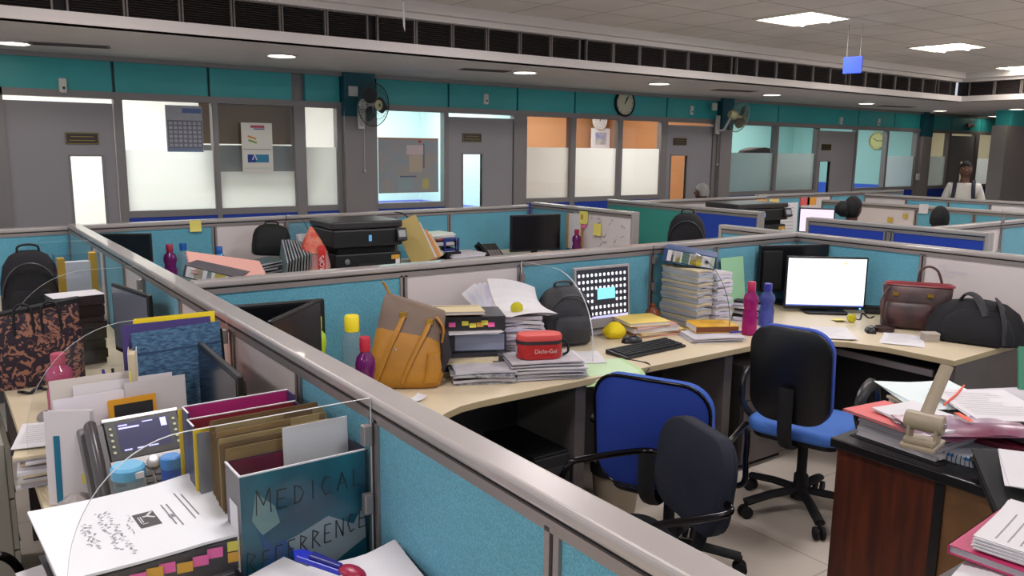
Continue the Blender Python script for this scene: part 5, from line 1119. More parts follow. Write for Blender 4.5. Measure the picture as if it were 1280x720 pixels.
# silver monitor with grid of icons
t, scr, M0 = monitor('silver framed monitor with a grid of small white portraits', (2.985, 3.275, D), R(-3), 0.39, 0.345, mat('screen_grid_back', (34, 32, 40), 0.25, emit=0.6), mat('monitor_silver', (170, 164, 166), 0.35, metal=0.3), 0.025, 0.02, chin=0.055, thick=0.03, tilt=R(-4))
WI = mat('icon_white', (216, 218, 226), 0.4, emit=0.75)
g = G()
for r_ in range(7):
    for c in range(12):
        if 3 <= r_ <= 4 and 4 <= c <= 8: continue
        x = -0.165+c*0.0292; zz = 0.078+(6-r_)*0.036
        g.prism(rrect(0.015, 0.018, 0.005, 2, x, zz+0.004), 0.0014, 0.002, 0, M0 @ XZ)
g.obj('icon_grid', WI, t)
g = G(); g.box(-0.04, 0.085, -0.0024, -0.0013, 0.16, 0.222, 0, M0); g.obj('picture_window', mat('icon_cyan', (120, 196, 220), 0.4, emit=0.8), t)
g = G(); g.box(-0.178, 0.178, -0.0022, -0.0013, 0.055, 0.068, 0, M0); g.obj('taskbar', mat('taskbar_lilac', (176, 176, 214), 0.4, emit=0.7), t)
g = G(); g.box(-0.02, 0.02, -0.0016, -0.0006, 0.334, 0.340, 0, M0); g.obj('maker_mark', INKG, t)
keyboard('black keyboard on the cream desk in front of the silver monitor', (*[W(808, 438, D)[i] for i in (0, 1)], D), R(3))
mouse('black and silver mouse between keyboard and yellow file stack', (*[W(790, 428, D)[i] for i in (0, 1)], D), R(70), BLACK, SILVER)
t = thing('cleaning_cloth', 'crumpled bright yellow cloth under the silver monitor', 'cloth', (*[W(774, 424, D)[i] for i in (0, 1)], D), R(10)); t.location.y += 0.04
rnd = random.Random(5); g = G(); rs = []
for k in range(8):
    a = k/7; rr = 0.25+0.85*math.sin(PI*(0.15+0.8*a)); rs.append([(0.062*rr*math.cos(q)*(1+rnd.uniform(-0.15, 0.15)), 0.05*rr*math.sin(q)*(1+rnd.uniform(-0.15, 0.15)), 0.085*a) for q in [2*PI*i/20 for i in range(20)]])
g.loft(rs); g.obj('cloth', mat('cloth_yellow', (232, 206, 20), 0.8), t, smooth=70)
# flat yellow files
CY = [((236, 208, 110), 0.018, 'golden yellow file folder on top of the flat stack by the keyboard'), ((216, 150, 140), 0.014, 'pale red folder second from the top in the flat stack by the keyboard'), ((216, 208, 196), 0.022, 'thick cream folder in the middle of the flat stack by the keyboard'), ((228, 196, 100), 0.012, 'yellow folder below the thick cream one by the keyboard'), ((206, 110, 50), 0.012, 'orange folder at the bottom of the flat stack by the keyboard')]
z = D; bx, by = W(826, 419, D).x+0.05, W(826, 419, D).y+0.09
for i, (rgb, th, lab) in enumerate(CY[::-1]):
    t = folder(lab, (bx-0.016*i, by+0.12+0.004*i, z+th/2), (R(90), 0, R((-12, -6, -14, -9, -16)[i])), 0.33-0.02*i, 0.235, th, mat('flat_folder_%d' % i, rgb, 0.6), PAPER, group='flat folders by the keyboard'); z += th+0.0005
# tall pile right of the second glass
tx, ty = 3.61, 3.17
paper_stack('left half of the tall document pile topped by the labelled binder', (tx-0.066, ty+0.015, D), R(-2), 0.125, 0.30, 0.335, 26, [PAPER2, PAPER3, mat('paper_bluegrey', (170, 178, 190), 0.8)], seed=41, sag=0.01, jit=0.006, rot=0.04)
paper_stack('right half of the tall document pile topped by the labelled binder', (tx+0.068, ty-0.01, D), R(-3), 0.13, 0.31, 0.32, 22, [PAPER, PAPER2, MATS['paper_lilac']], seed=42, sag=0.012, jit=0.006, rot=0.04)
ring_binder('blue ring binder with white, green and yellow spine label on the tall pile', (tx-0.10, ty-0.02, D+0.352), (R(0), R(8), R(-50)), 0.075, 0.30, 0.24, mat('binder_blue', (44, 72, 120), 0.4),
    blocks=[('white_label', 0.08, 0.92, PAPER), ('green_band', 0.36, 0.50, mat('label_green', (90, 136, 110), 0.5)), ('yellow_band', 0.52, 0.74, mat('label_yellow', (226, 206, 60), 0.5)), ('pale_green_end', 0.90, 0.97, mat('label_pale_green', (176, 200, 170), 0.5)), ('yellow_flower', 0.25, 0.33, mat('label_flower', (214, 206, 60), 0.5)), ('dark_tick', 0.16, 0.20, INK)])
q = WY(918, 378, 3.33); loose_sheet('pale green sheet leaning on the partition behind the bottles', (q.x, 3.35, D+0.175), 0, 0.22, 0.31, m=mat('sheet_green', (150, 200, 160), 0.7), rot=(R(82), 0, 0), fn=lambda u, v: 0.0)
t = thing('small_vase', 'small round brown pot behind the flat yellow files', 'pot', (3.36, 3.27, D))
g = G(); g.lathe([(0.0005, 0), (0.03, 0), (0.045, 0.03), (0.048, 0.055), (0.036, 0.085), (0.02, 0.1), (0.022, 0.11), (0.016, 0.11)], 18); g.obj('pot_body', mat('pot_brown', (120, 60, 34), 0.3), t, smooth=60)
g = G(); g.ell((0, 0, 0.115), (0.016, 0.016, 0.012), 12, 6); g.obj('pot_knob', MATS['pot_brown'], t)
q = W(902, 428, D); paper_stack('low loose papers at the front edge beside the yellow book', (q.x+0.02, q.y+0.09, D), R(-25), 0.3, 0.2, 0.03, 6, [PAPER, PAPER2], seed=51, sag=0.006)
t = thing('book', 'yellow covered book lying beside the black chair back', 'book', (q.x+0.09, q.y+0.15, D+0.032), R(-28))
g = G(); g.box(-0.12, 0.12, -0.085, 0.085, 0, 0.003); g.box(-0.12, 0.12, -0.085, 0.085, 0.033, 0.036); g.box(-0.12, 0.12, -0.088, -0.085, 0, 0.036); g.obj('cover', mat('book_yellow', (226, 176, 40), 0.5, rgb2=(206, 150, 40), vscale=20), t)
g = G(); g.box(-0.12, 0.12, -0.089, -0.088, 0.004, 0.032); g.obj('brown_spine', mat('book_brown', (120, 66, 30), 0.5), t)
g = G(); g.box(-0.116, 0.117, -0.085, 0.08, 0.003, 0.033); g.obj('pages', PAPER, t)
_o = cable('small blue pen on the loose papers by the yellow book', [(q.x+0.085, q.y+0.015, D+0.041), (q.x+0.15, q.y-0.005, D+0.041)], 0.005, CAPB, 'pen'); _o['category'] = 'pen'
paper_stack('crumpled papers between the tall pile and the pink bottle', (3.93, 3.03, D), R(20), 0.12, 0.18, 0.13, 9, [PAPER, MATS['paper_lilac'], MATTE], seed=61, sag=0.02, rot=0.25)
# bottles
q = W(936, 418, D); bottle('magenta water bottle standing left of the pale blue one', (q.x, q.y, D), HZ(q, 941, 352)-D, 0.04, PINKB, mat('cap_crimson', (176, 28, 80), 0.4), 0)
q = W(957, 407, D); bottle('pale blue water bottle beside the lit monitor', (q.x, q.y, D), HZ(q, 958, 354)-D, 0.042, BLUB, CAPB, 0)
# lit monitor and the dark one behind it
q = W(1022, 392, D)
SW = emis('screen_white', (248, 250, 255), 1.15)
t, scr, M0 = monitor('monitor with bright white screen in the right corner of the cell', (q.x+0.065, q.y+0.0, D), R(-40), 0.50, 0.335, SW, BLACK, 0.02, 0.022, chin=0.022, thick=0.04, bez=0.011, base=(0.26, 0.2))
g = G(); g.box(-0.239, 0.239, -0.0022, -0.0012, 0.022, 0.03, 0, M0); g.obj('taskbar', mat('taskbar_blue', (90, 110, 190), 0.4, emit=0.5), t)
g = G(); g.box(0.10, 0.125, -0.0022, -0.0012, 0.29, 0.298, 0, M0); g.box(0.15, 0.165, -0.0022, -0.0012, 0.29, 0.296, 0, M0); g.obj('orange_button', mat('screen_orange', (240, 180, 110), 0.4, emit=0.8), t)
g = G(); g.box(-0.21, -0.17, -0.0022, -0.0012, 0.14, 0.145, 0, M0); g.box(-0.23, 0.23, -0.0022, -0.0012, 0.262, 0.2635, 0, M0); g.box(-0.23, 0.23, -0.0022, -0.0012, 0.312, 0.3135, 0, M0); g.obj('page_marks', mat('screen_bluegrey', (190, 205, 235), 0.4, emit=0.8), t)
g = G(); g.box(0.215, 0.225, -0.003, -0.001, 0.006, 0.014, 0, M0); g.obj('power_light', emis('led_blue', (90, 150, 255), 3), t)
a = W(960, 318, 1.13); t, scr, M0 = monitor('dark switched-off monitor behind the bright white screen', (q.x+0.15, q.y+0.30, D), R(-24), 0.50, 0.31, OFFS, BLACK, 0.085, 0.03, thick=0.05)
slab(t, 'speaker_bar', MATTE, -0.235, -0.10, -0.03, -0.002, 0.10, 0.36, bev=0.008)
crystal('yellow crystal ball on the desk below the bright white screen', (*[W(1064, 403, D)[i] for i in (0, 1)], D), 0.028)
q = W(1053, 402, D); o = sticky('yellow sticky pad beside the crystal ball under the bright screen', (q.x, q.y+0.02, D+0.006), (0, 0, R(-30)), YEL); 
q = W(1038, 417, D); loose_sheet('white papers on the desk in front of the bright white screen', (q.x, q.y, D+0.002), R(-52), 0.21, 0.297, n=3, lines=6, curl=0.003)
q = W(1130, 424, D); loose_sheet('white papers hanging over the desk edge in front of the brown handbag', (q.x-0.02, q.y+0.0, D+0.002), R(-66), 0.2, 0.29, n=3, lines=8, curl=-0.004)
mouse('black mouse on the right desk left of the brown coaster', (*[W(1088, 415, D)[i] for i in (0, 1)], D), R(-50))
q = W(1105, 414, D); t = thing('coaster_tray', 'round dark brown leather tray beside the brown handbag', 'tray', (q.x, q.y, D))
g = G(); g.lathe([(0.0005, 0), (0.045, 0), (0.052, 0.004), (0.054, 0.022), (0.05, 0.022), (0.046, 0.008), (0.0005, 0.008)], 24); g.obj('tray_body', mat('leather_brown', (66, 40, 38), 0.5), t, smooth=40)
g = G(); g.lathe([(0.051, 0.022), (0.054, 0.025), (0.05, 0.026)], 24, cap=False); g.obj('rim', mat('leather_dark', (48, 30, 30), 0.5), t)
q = W(1163, 428, D); t = thing('small_box', 'small beige box on the right desk below the brown handbag', 'box', (q.x+0.03, q.y+0.02, D), R(-38))
slab(t, 'box_base', mat('box_beige', (166, 156, 146), 0.6), -0.04, 0.04, -0.028, 0.028, 0, 0.035, bev=0.002); slab(t, 'box_lid', mat('box_beige_lid', (176, 166, 156), 0.6), -0.041, 0.041, -0.029, 0.029, 0.035, 0.048, bev=0.002)
q = W(1093, 392, D); t = thing('cable_box', 'small black adaptor box left of the brown handbag', 'device', (q.x, q.y, D), R(-50))
slab(t, 'casing', BLACK, -0.06, 0.06, -0.03, 0.03, 0, 0.05, bev=0.006); slab(t, 'socket_strip', DARKPANEL, -0.05, 0.05, -0.033, -0.03, 0.015, 0.035)
cable('black cable trailing between the bright screen and the adaptor box', spline([at(1062, 396), at(1074, 400), at(1078, 392), at(1086, 398), at(1092, 396)], 5), 0.006, BLACK)
# brown handbag
BRN = mat('bag_brown', (84, 54, 50), 0.42, rgb2=(48, 30, 32), vscale=8); WINE = mat('bag_wine', (120, 28, 36), 0.45)
q = W(1150, 414, D); t = thing('handbag', 'dark brown handbag with wine red top edge on the right desk', 'handbag', (q.x+0.06, q.y+0.07, D), rot=(0, 0, R(-58)))
bag_loft(t, 'bag_body', [(0, 0, 0, 0.33, 0.14, 4), (0, 0, 0.012, 0.36, 0.17, 4), (0, 0, 0.1, 0.37, 0.18, 3), (0, 0, 0.17, 0.36, 0.15, 3), (0, 0, 0.24, 0.37, 0.11, 3.5), (0, 0, 0.25, 0.36, 0.09, 3.5)], BRN)
bag_loft(t, 'wine_top', [(0.01, 0, 0.25, 0.372, 0.105, 3.5), (0.01, 0, 0.262, 0.36, 0.09, 3.5), (0.01, 0, 0.268, 0.33, 0.05, 3.5)], WINE)
bag_loft(t, 'front_pocket', [(-0.04, -0.075, 0.02, 0.22, 0.05, 4), (-0.04, -0.09, 0.07, 0.25, 0.06, 3), (-0.04, -0.08, 0.15, 0.24, 0.04, 3), (-0.04, -0.07, 0.165, 0.2, 0.02, 3)], BRN)
g = G(); g.tube(spline([(0.0, 0.02, 0.25), (0.01, 0.02, 0.33), (0.05, 0.02, 0.36), (0.10, 0.02, 0.335), (0.13, 0.02, 0.25)]), 0.007, 8); g.obj('handle', BRN, t, smooth=60)
g = G(); g.tube(spline([(-0.15, -0.06, 0.24), (-0.19, -0.12, 0.16), (-0.17, -0.13, 0.06), (-0.13, -0.11, 0.015)]), 0.006, 8); g.obj('hanging_strap', BRN, t, smooth=60)
for u in (-0.13, 0.05):
    g = G(); g.box(u, u+0.03, -0.083, -0.075, 0.195, 0.215); g.obj('buckle', mat('brass', (190, 150, 60), 0.3, metal=0.8), t)
# black laptop backpack
q = W(1222, 440, D); t = thing('laptop_bag', 'slumped black laptop backpack at the end of the right desk', 'bag', (4.575, 2.03, D), rot=(0, 0, R(-72)))
bag_loft(t, 'bag_body', [(0, 0, 0, 0.44, 0.24, 4), (0, 0, 0.012, 0.48, 0.28, 4), (0.0, 0.01, 0.09, 0.47, 0.27, 3), (0.0, 0.03, 0.155, 0.40, 0.2, 2.6), (0.0, 0.05, 0.20, 0.27, 0.12, 2.4), (0, 0.06, 0.215, 0.12, 0.05, 2)], BLACKF)
bag_loft(t, 'front_pocket', [(0.02, -0.12, 0.01, 0.36, 0.1, 4), (0.02, -0.13, 0.06, 0.36, 0.1, 3), (0.02, -0.09, 0.13, 0.3, 0.08, 3), (0.02, -0.06, 0.17, 0.2, 0.05, 3)], BLACKF)
g = G(); g.tube(spline([(0.14, 0.0, 0.16), (0.1, -0.02, 0.225), (0.12, -0.08, 0.2), (0.15, -0.14, 0.11), (0.16, -0.17, 0.02)]), 0.01, 8, flat=(0.03, 0.008)); g.obj('shoulder_strap', mat('strap_dark', (38, 38, 42), 0.7), t, smooth=60)
g = G(); g.tube(spline([(-0.1, 0.03, 0.18), (-0.06, 0.02, 0.245), (0.0, -0.02, 0.235), (0.06, -0.1, 0.15)]), 0.008, 8, flat=(0.022, 0.008)); g.obj('carry_handle', MATS['strap_dark'], t, smooth=60)
# green file hanging over the edge
q = W(765, 462, D); t = thing('file_folder', 'pale green file hanging over the desk edge above the blue chair', 'folder', (q.x-0.015, q.y+0.03, D), R(-18))
g = G(); g.sheet(0.30, 0.27, 0.002, lambda u, v: 0.004-0.35*max(0, -v-0.28)**2*2.5, 8, 12); g.obj('cover', mat('file_pale_green', (172, 206, 150), 0.65), t)
g = G(); g.sheet(0.25, 0.25, 0.002, lambda u, v: 0.006-0.3*max(0, -v-0.30)**2*2, 4, 10); g.obj('inner_sheet', mat('file_green_inner', (190, 216, 176), 0.7), t)
q = W(735, 452, D); loose_sheet('white sheet lying on the pale green file by the glass divider', (q.x+0.02, q.y+0.04, D+0.009), R(-30), 0.16, 0.22, curl=0.002)
cable('thin black cable looping from the keyboard over the desk edge', spline([at(782, 449), at(800, 452), at(812, 456), (W(813, 462, D).x, 2.600, D-0.03), (W(808, 470, D).x, 2.603, D-0.12)], 5), 0.004, BLACK)
# under the desk
pedestal('grey drawer pedestal under the corner of the desk behind the chairs', (3.72, 2.95, 0), 0, 0.42, 0.5, 0.6)
t = thing('computer_tower', 'black computer tower on the floor under the desk left of the blue chair', 'computer', (2.14, 2.86, 0), 0)
slab(t, 'case', BLACK, -0.1, 0.1, -0.2, 0.2, 0.0, 0.42, bev=0.004); slab(t, 'front_bezel', MATTE, -0.098, 0.098, -0.215, -0.2, 0.01, 0.41, bev=0.004); slab(t, 'drive_slot', DARKPANEL, -0.07, 0.07, -0.218, -0.215, 0.33, 0.36)
t = thing('waste_bin', 'round beige waste bin with black liner under the desk', 'bin', (2.62, 2.75, 0))
g = G(); g.lathe([(0.001, 0), (0.10, 0), (0.125, 0.26), (0.12, 0.26), (0.096, 0.006), (0.001, 0.006)], 24); g.obj('bin_body', mat('bin_beige', (150, 136, 116), 0.5), t, smooth=40)
g = G(); g.lathe([(0.128, 0.20), (0.131, 0.265), (0.121, 0.265), (0.119, 0.2)], 24, cap=False); g.obj('liner', MATTE, t, smooth=40)
# chairs
office_chair('royal blue office chair with tubular arms pushed to the desk with green file', (2.42, 2.21, 0), R(-66), BLUES, BLUES, mat('chair_blue_back', (18, 50, 138), 0.8), 0.46, 0.90, 'tube', 0.47, bh=0.46, piping=True)
office_chair('navy office chair with tubular arms just beyond the wide grey rail', (1.80, 1.83, 0), R(72), MATTE, NAVY, NAVY, 0.44, 0.83, 'tube', 0.43, armh=0.64, bh=0.33)
office_chair('black backed office chair with blue seat and padded arms by the right desk', (3.36, 2.22, 0), R(-74), mat('chair_seat_blue', (66, 112, 190), 0.8), mat('chair_back_blue', (34, 70, 170), 0.8), BLACK, 0.48, 0.98, 'pad', 0.375, armh=0.68, bh=0.46)
# notes on C2 whiteboard run
# ================================================================== BROWN DESK AND PILES ON THE RIGHT
WOOD = mat('desk_dark_wood', (92, 38, 18), 0.4, rgb2=(62, 24, 14), vscale=5, stretch=(6, 6, 0.5)); CARD = mat('side_tan_panel', (122, 84, 50), 0.6, var=0.1, vscale=6); TOPD = mat('desk_black_top', (26, 22, 24), 0.3)
t = thing('wooden_desk', 'dark brown wooden desk with black top in the lower right corner', 'desk', (0, 0, 0))
slab(t, 'end_panel', WOOD, 2.555, 2.58, 1.2, 1.55, 0, 0.715); slab(t, 'corner_post', TOPD, 2.55, 2.585, 1.17, 1.2, 0, 0.715); slab(t, 'side_panel', CARD, 2.56, 2.58, 0.3, 1.17, 0.06, 0.715); slab(t, 'plinth', TOPD, 2.57, 2.59, 0.3, 1.2, 0, 0.06); slab(t, 'back_panel', WOOD, 2.58, 3.6, 1.52, 1.54, 0.05, 0.715); slab(t, 'far_panel', WOOD, 3.58, 3.6, 0.3, 1.52, 0, 0.715)
slab(t, 'top', TOPD, 2.535, 3.62, 0.28, 1.57, 0.715, 0.75, bev=0.004)
# files at the near left corner of its top
bx, by = 2.72, 1.36
z = D; 
t = ring_binder('thick black file with white pages at the corner of the brown desk', (bx+0.155, by-0.03, z), (0, 0, R(-83)), 0.085, 0.33, 0.25, MATTE, hole=False); t.location = (bx+0.125, by+0.0, z); t.rotation_euler = (0, 0, R(86))
z += 0.087
t = folder('salmon red folder on the black file at the brown desk corner', (bx+0.02, by+0.20, z+0.006), (R(90), 0, R(-8)), 0.22, 0.3, 0.010, mat('folder_salmon_red', (214, 104, 104), 0.6)); t.location = (bx-0.02, by+0.19, z+0.006)
loose_sheet('white sheets with a paper clip lying on the salmon folder', (2.705, 1.33, z+0.014), R(74), 0.27, 0.21, n=3, curl=0.006)
q = W(1100, 600, D)
# second heap behind: white ledgers
hx, hy = 3.12, 1.42
paper_stack('heap of files supporting the open white papers on the brown desk', (hx+0.03, hy-0.06, D), R(-24), 0.56, 0.3, 0.085, 9, [PAPER2, DARKPANEL, PAPER3, PAPER2], seed=71, jit=0.02)
loose_sheet('pale mint sheets fanned at the back of the brown desk', (W(1165, 494, 0.845).x, W(1165, 494, 0.845).y, 0.842), R(-38), 0.3, 0.34, m=mat('paper_mint', (214, 226, 226), 0.7), n=4, curl=0.008)
loose_sheet('printed white page at the right edge on the orange elastic file', (W(1237, 507, 0.865).x, W(1237, 507, 0.865).y, 0.866), R(-40), 0.28, 0.36, lines=12, n=2, curl=0.004)
ORG = mat('elastic_orange', (226, 76, 40), 0.5)
_o = cable('orange elastic band running over the white papers', spline([(*W(1205, 482, 0.872).xy, 0.872), (*W(1195, 494, 0.872).xy, 0.874), (*W(1180, 506, 0.872).xy, 0.872)], 5), 0.004, ORG, 'elastic_band'); _o['category'] = 'band'
# maroon plastic wallet
MAR = mat('wallet_maroon', (124, 60, 84), 0.25, rgb2=(150, 130, 150), vscale=5)
a, b = W(1165, 535, 0.87), W(1262, 540, 0.87)
t = thing('plastic_wallet', 'maroon clear plastic wallet bulging in front of the printed page', 'folder', ((a.x+b.x)/2+0.05, (a.y+b.y)/2+0.05, 0.846), R(-36))
g = G(); g.sheet(0.40, 0.16, 0.003, lambda u, v: 0.02+0.012*math.sin(7*u)*(-v+0.5)-0.09*max(0, -v-0.1)**1.5, 18, 8); g.obj('upper_sheet', MAR, t, smooth=60)
g = G(); g.sheet(0.40, 0.17, 0.003, lambda u, v: 0.004, 2, 2); g.obj('lower_sheet', MAR, t)
g = G(); g.sheet(0.02, 0.09, 0.001, lambda u, v: 0.034, 2, 2, 0, T(0.02, 0.03, 0)); g.obj('orange_edge', ORG, t)
# hole punch
q = W(1150, 560, 0.853)
t = thing('hole_punch', 'heavy beige hole punch with raised lever on the brown desk', 'hole punch', (q.x, q.y, 0.856), R(12))
PU = mat('punch_beige', (156, 142, 120), 0.45); 
slab(t, 'base_plate', PU, -0.045, 0.085, -0.05, 0.05, 0, 0.014, bev=0.004)
slab(t, 'punch_block', PU, -0.03, 0.0, -0.045, 0.045, 0.014, 0.03, bev=0.004); slab(t, 'side_cheek', PU, -0.005, 0.05, -0.045, -0.033, 0.014, 0.08, bev=0.006); slab(t, 'side_cheek', PU, -0.005, 0.05, 0.033, 0.045, 0.014, 0.08, bev=0.006)
g = G(); g.tube([(0.022, -0.055, 0.075), (0.022, 0.055, 0.075)], 0.03, 20); g.obj('pivot_drum', PU, t, smooth=40, bevel=0.003)
g = G(); lv = Vector((0.62, -0.10, 0.78)).normalized(); c = Vector((0.022, 0, 0.09)); g.tube([c, c+lv*0.05, c+lv*0.175, c+lv*0.185], 0.016, 12, flat=(0.021, 0.012)); g.obj('lever', PU, t, smooth=40)
g = G(); g.lathe([(0.008, 0), (0.008, 0.006)], 12, 0, T(0.022, -0.055, 0.075, rx=R(90))); g.obj('pivot_screw', SILVER, t)
# notebooks with blue edge and maroon files, front right
q = W(1215, 572, 0.78)
t = ring_binder('spiral notebook with blue printed edge at the front of the brown desk', (2.66, 1.18, D), (0, 0, R(-84)), 0.03, 0.2, 0.24, mat('note_pale', (200, 206, 216), 0.5), hole=False)
g = G()
for i in range(14): g.tube([(-0.09+i*0.0135, -0.004+0.009*math.cos(a), 0.016+0.016*math.sin(a)) for a in [2*PI*k/10 for k in range(10)]], 0.0013, 4, 0, closed=True)
g.obj('spiral', BLACK, t)
g = G()
for i in range(4): g.box(-0.09+i*0.05, -0.07+i*0.05, -0.0045, -0.003, 0.02, 0.03)
g.obj('blue_marks', mat('blue_mark', (70, 140, 206), 0.5), t)
t = ring_binder('maroon edged grey file with yellow tabs behind the spiral notebook', (2.84, 1.08, D), (0, 0, R(-84)), 0.05, 0.28, 0.26, mat('file_maroon', (110, 26, 50), 0.4), hole=False)
for i, x in enumerate((-0.09, -0.03, 0.035)):
    g = G(); g.tube([(x-0.014, -0.008, 0.018), (x+0.014, -0.008, 0.018)], 0.009, 8, flat=(0.006, 0.010)); g.obj('index_tab', mat('tab_pale_yellow', (216, 206, 110), 0.5), t, smooth=50)
t = ring_binder('grey plastic file below the maroon wallet, with a yellow note', (2.88, 1.08, D+0.055), (0, 0, R(-98)), 0.03, 0.36, 0.22, mat('file_grey', (110, 104, 112), 0.3), hole=False)
o = sticky('yellow sticky note on the grey plastic file at the right edge', (2.98, 1.0, D+0.087), (0, 0, R(20)), YEL)
# black box file and white board top
q = W(1250, 610, 0.8)
t = thing('ring_binder', 'large black binder jutting over the front edge of the brown desk', 'binder', (2.52, 1.065, D+0.035), rot=(0, R(-12), R(38)))
slab(t, 'cover', MATTE, -0.22, 0.10, -0.24, 0.0, 0.0, 0.005); slab(t, 'cover_back', MATTE, -0.22, 0.10, -0.24, 0.0, 0.03, 0.035); slab(t, 'spine', BLACK, -0.226, -0.22, -0.24, 0.0, 0.0, 0.035, bev=0.002); slab(t, 'pages', mat('binder_dark_pages', (60, 58, 62), 0.8), -0.215, 0.095, -0.235, -0.006, 0.005, 0.03)
g = G(); g.box(-0.228, -0.226, -0.07, -0.03, 0.01, 0.026); g.obj('silver_emblem', SILVER, t)
loose_sheet('white sheet resting on the black binder at the right edge', (2.56, 0.90, D+0.088), R(20), 0.2, 0.22, rot=(0, R(-12), R(30)), n=2, curl=0.002)
# small table carrying the nearest right pile
t = thing('side_table', 'low side table under the pink folder pile at the bottom right', 'table', (0, 0, 0))
slab(t, 'table_top', LEGGREY, 1.66, 2.5, 0.32, 0.83, 0.755, 0.785, bev=0.003)
for x in (1.70, 2.46):
    for y in (0.36, 0.79): slab(t, 'leg', LEGGREY, x-0.02, x+0.02, y-0.02, y+0.02, 0, 0.755)
nx, ny, nz = 1.895, 0.625, 0.785
c_ = R(4)
paper_stack('blue-grey file bundle lowest in the pink folder pile', (nx+0.0, ny-0.02, nz), c_, 0.36, 0.26, 0.10, 12, [mat('bundle_bluegrey', (96, 104, 124), 0.5), PAPER, mat('bundle_grey', (150, 154, 166), 0.6)], seed=81, sag=0.006, jit=0.01)
loose_sheet('white file sheet jutting out left under the pink folder', (nx-0.03, ny-0.01, nz+0.108), R(9), 0.40, 0.28, n=5, curl=-0.003)
t = folder('bright pink folder with orange lining at the bottom right', (0, 0, 0), (R(90), 0, c_), 0.36, 0.29, 0.02, mat('folder_pink', (184, 50, 98), 0.5)); t.location = (nx+0.01+0.15*math.sin(-c_)*-1, ny+0.15, nz+0.132); t.location = Vector((nx, ny, nz+0.132))+Vector((-math.sin(c_), math.cos(c_), 0))*0.15
g = G(); g.sheet(0.12, 0.12, 0.001, lambda u, v: 0.0, 2, 2, 0, T(0.11, 0.012, 0.24, rx=R(-90))); g.obj('orange_flap', ORG, t)
loose_sheet('stapled printed white pages on the bright pink folder', (nx-0.03, ny-0.02, nz+0.146), R(9), 0.26, 0.27, n=12, lines=9, curl=0.004)
# green file by the right edge on the brown desk
t = folder('green file standing at the right edge behind the white papers', (3.50, 1.22, D), (R(-20), 0, R(-50)), 0.26, 0.26, 0.015, mat('file_green', (70, 140, 110), 0.6))
rnd = random.Random(3); g = G(); rs = []
for k in range(6):
    a = k/5; rs.append([(0.06*(0.3+math.sin(PI*a)*0.8)*math.cos(q)*(1+rnd.uniform(-0.2, 0.2)), 0.06*(0.3+math.sin(PI*a)*0.8)*math.sin(q)*(1+rnd.uniform(-0.2, 0.2)), 0.16*a) for q in [2*PI*i/16 for i in range(16)]])
g.loft(rs); tag(g.obj('plastic_bag', MATS['crumpled_bag'], None, (3.50, 1.08, D)), 'crumpled pale plastic bag at the right edge beside the green file', 'bag')

# ================================================================== MIDDLE CELL (in front of the far partition)
YD = 6.02
def onfar(px, py, y=YD): p = WY(px, py, y); return (p.x, y, D)
p = onfar(447, 325); printer('large black office printer on the far desk', (p[0], 6.02, D), R(-2), 0.61, 0.43, 0.5)
t, scr, M0 = monitor('dark monitor edge behind the far left of the wide rail', (1.06, 6.0, D), R(-25), 0.33, 0.28, OFFS, BLACK, 0.12, 0.03)
t, scr, M0 = monitor('black switched-off monitor on the far desk left of the doodled whiteboard', (onfar(667, 300)[0], 5.98, D), R(-4), 0.55, 0.34, OFFS, BLACK, 0.06, 0.03)
q = onfar(213, 330, 6.1); bottle('magenta bottle on the far desk below the yellow sticky note', q, WY(213, 305, 6.1).z-D, 0.045, PURP, CAPM, 0)
q = onfar(230, 330, 6.2); bottle('clear bottle with blue cap right of the magenta one on the far desk', q, WY(230, 304, 6.2).z-D, 0.045, CLR, CAPC, 0)
q = onfar(275, 333, 6.0); bottle('turquoise spray bottle on the far desk before the white panel', q, WY(275, 308, 6.0).z-D, 0.042, CYB, CAPC, 0)
q = onfar(716, 305, 5.9); bottle('magenta bottle in front of the doodled whiteboard', (4.93, 5.82, D), WY(717, 287, 5.82).z-D, 0.042, PURP, CAPM, 0)
p = WY(246, 279, 6.37); sticky('yellow sticky note on the far teal partition below the poster window', (p.x, 6.21+(p.x+1.6)*0.5/6.6-0.043, p.z-0.025), (R(90), 0, 0), YEL, 0.085)
# salmon file and ring binder near the rail corner
SAL = mat('file_salmon', (198, 146, 134), 0.65)
paper_stack('stack of papers behind the rail under the salmon file', (1.16, 3.78, D), R(-8), 0.50, 0.3, 0.35, 9, [PAPER2, PAPER3, DARKPANEL], seed=91)
t = folder('salmon file sloping down behind the rail junction', (1.30, 3.86, D+0.34), (R(90), R(0), 0), 0.34, 0.28, 0.014, SAL); t.rotation_euler = (R(101), R(11), R(-8)); t.location = (1.13, 3.97, D+0.465)
t = ring_binder('tilted ring binder with yellow and green spine label by the rail junction', (0.985, 3.70, D+0.388), (R(0), R(14), R(-35)), 0.06, 0.24, 0.25, mat('binder_darkgrey', (70, 66, 74), 0.4), blocks=[('white_label', 0.05, 0.95, PAPER), ('yellow_band', 0.2, 0.36, mat('label_yellow', (226, 206, 60))), ('green_band', 0.44, 0.52, mat('label_green', (90, 136, 110))), ('yellow_band', 0.58, 0.78, mat('label_yellow', (226, 206, 60)))])
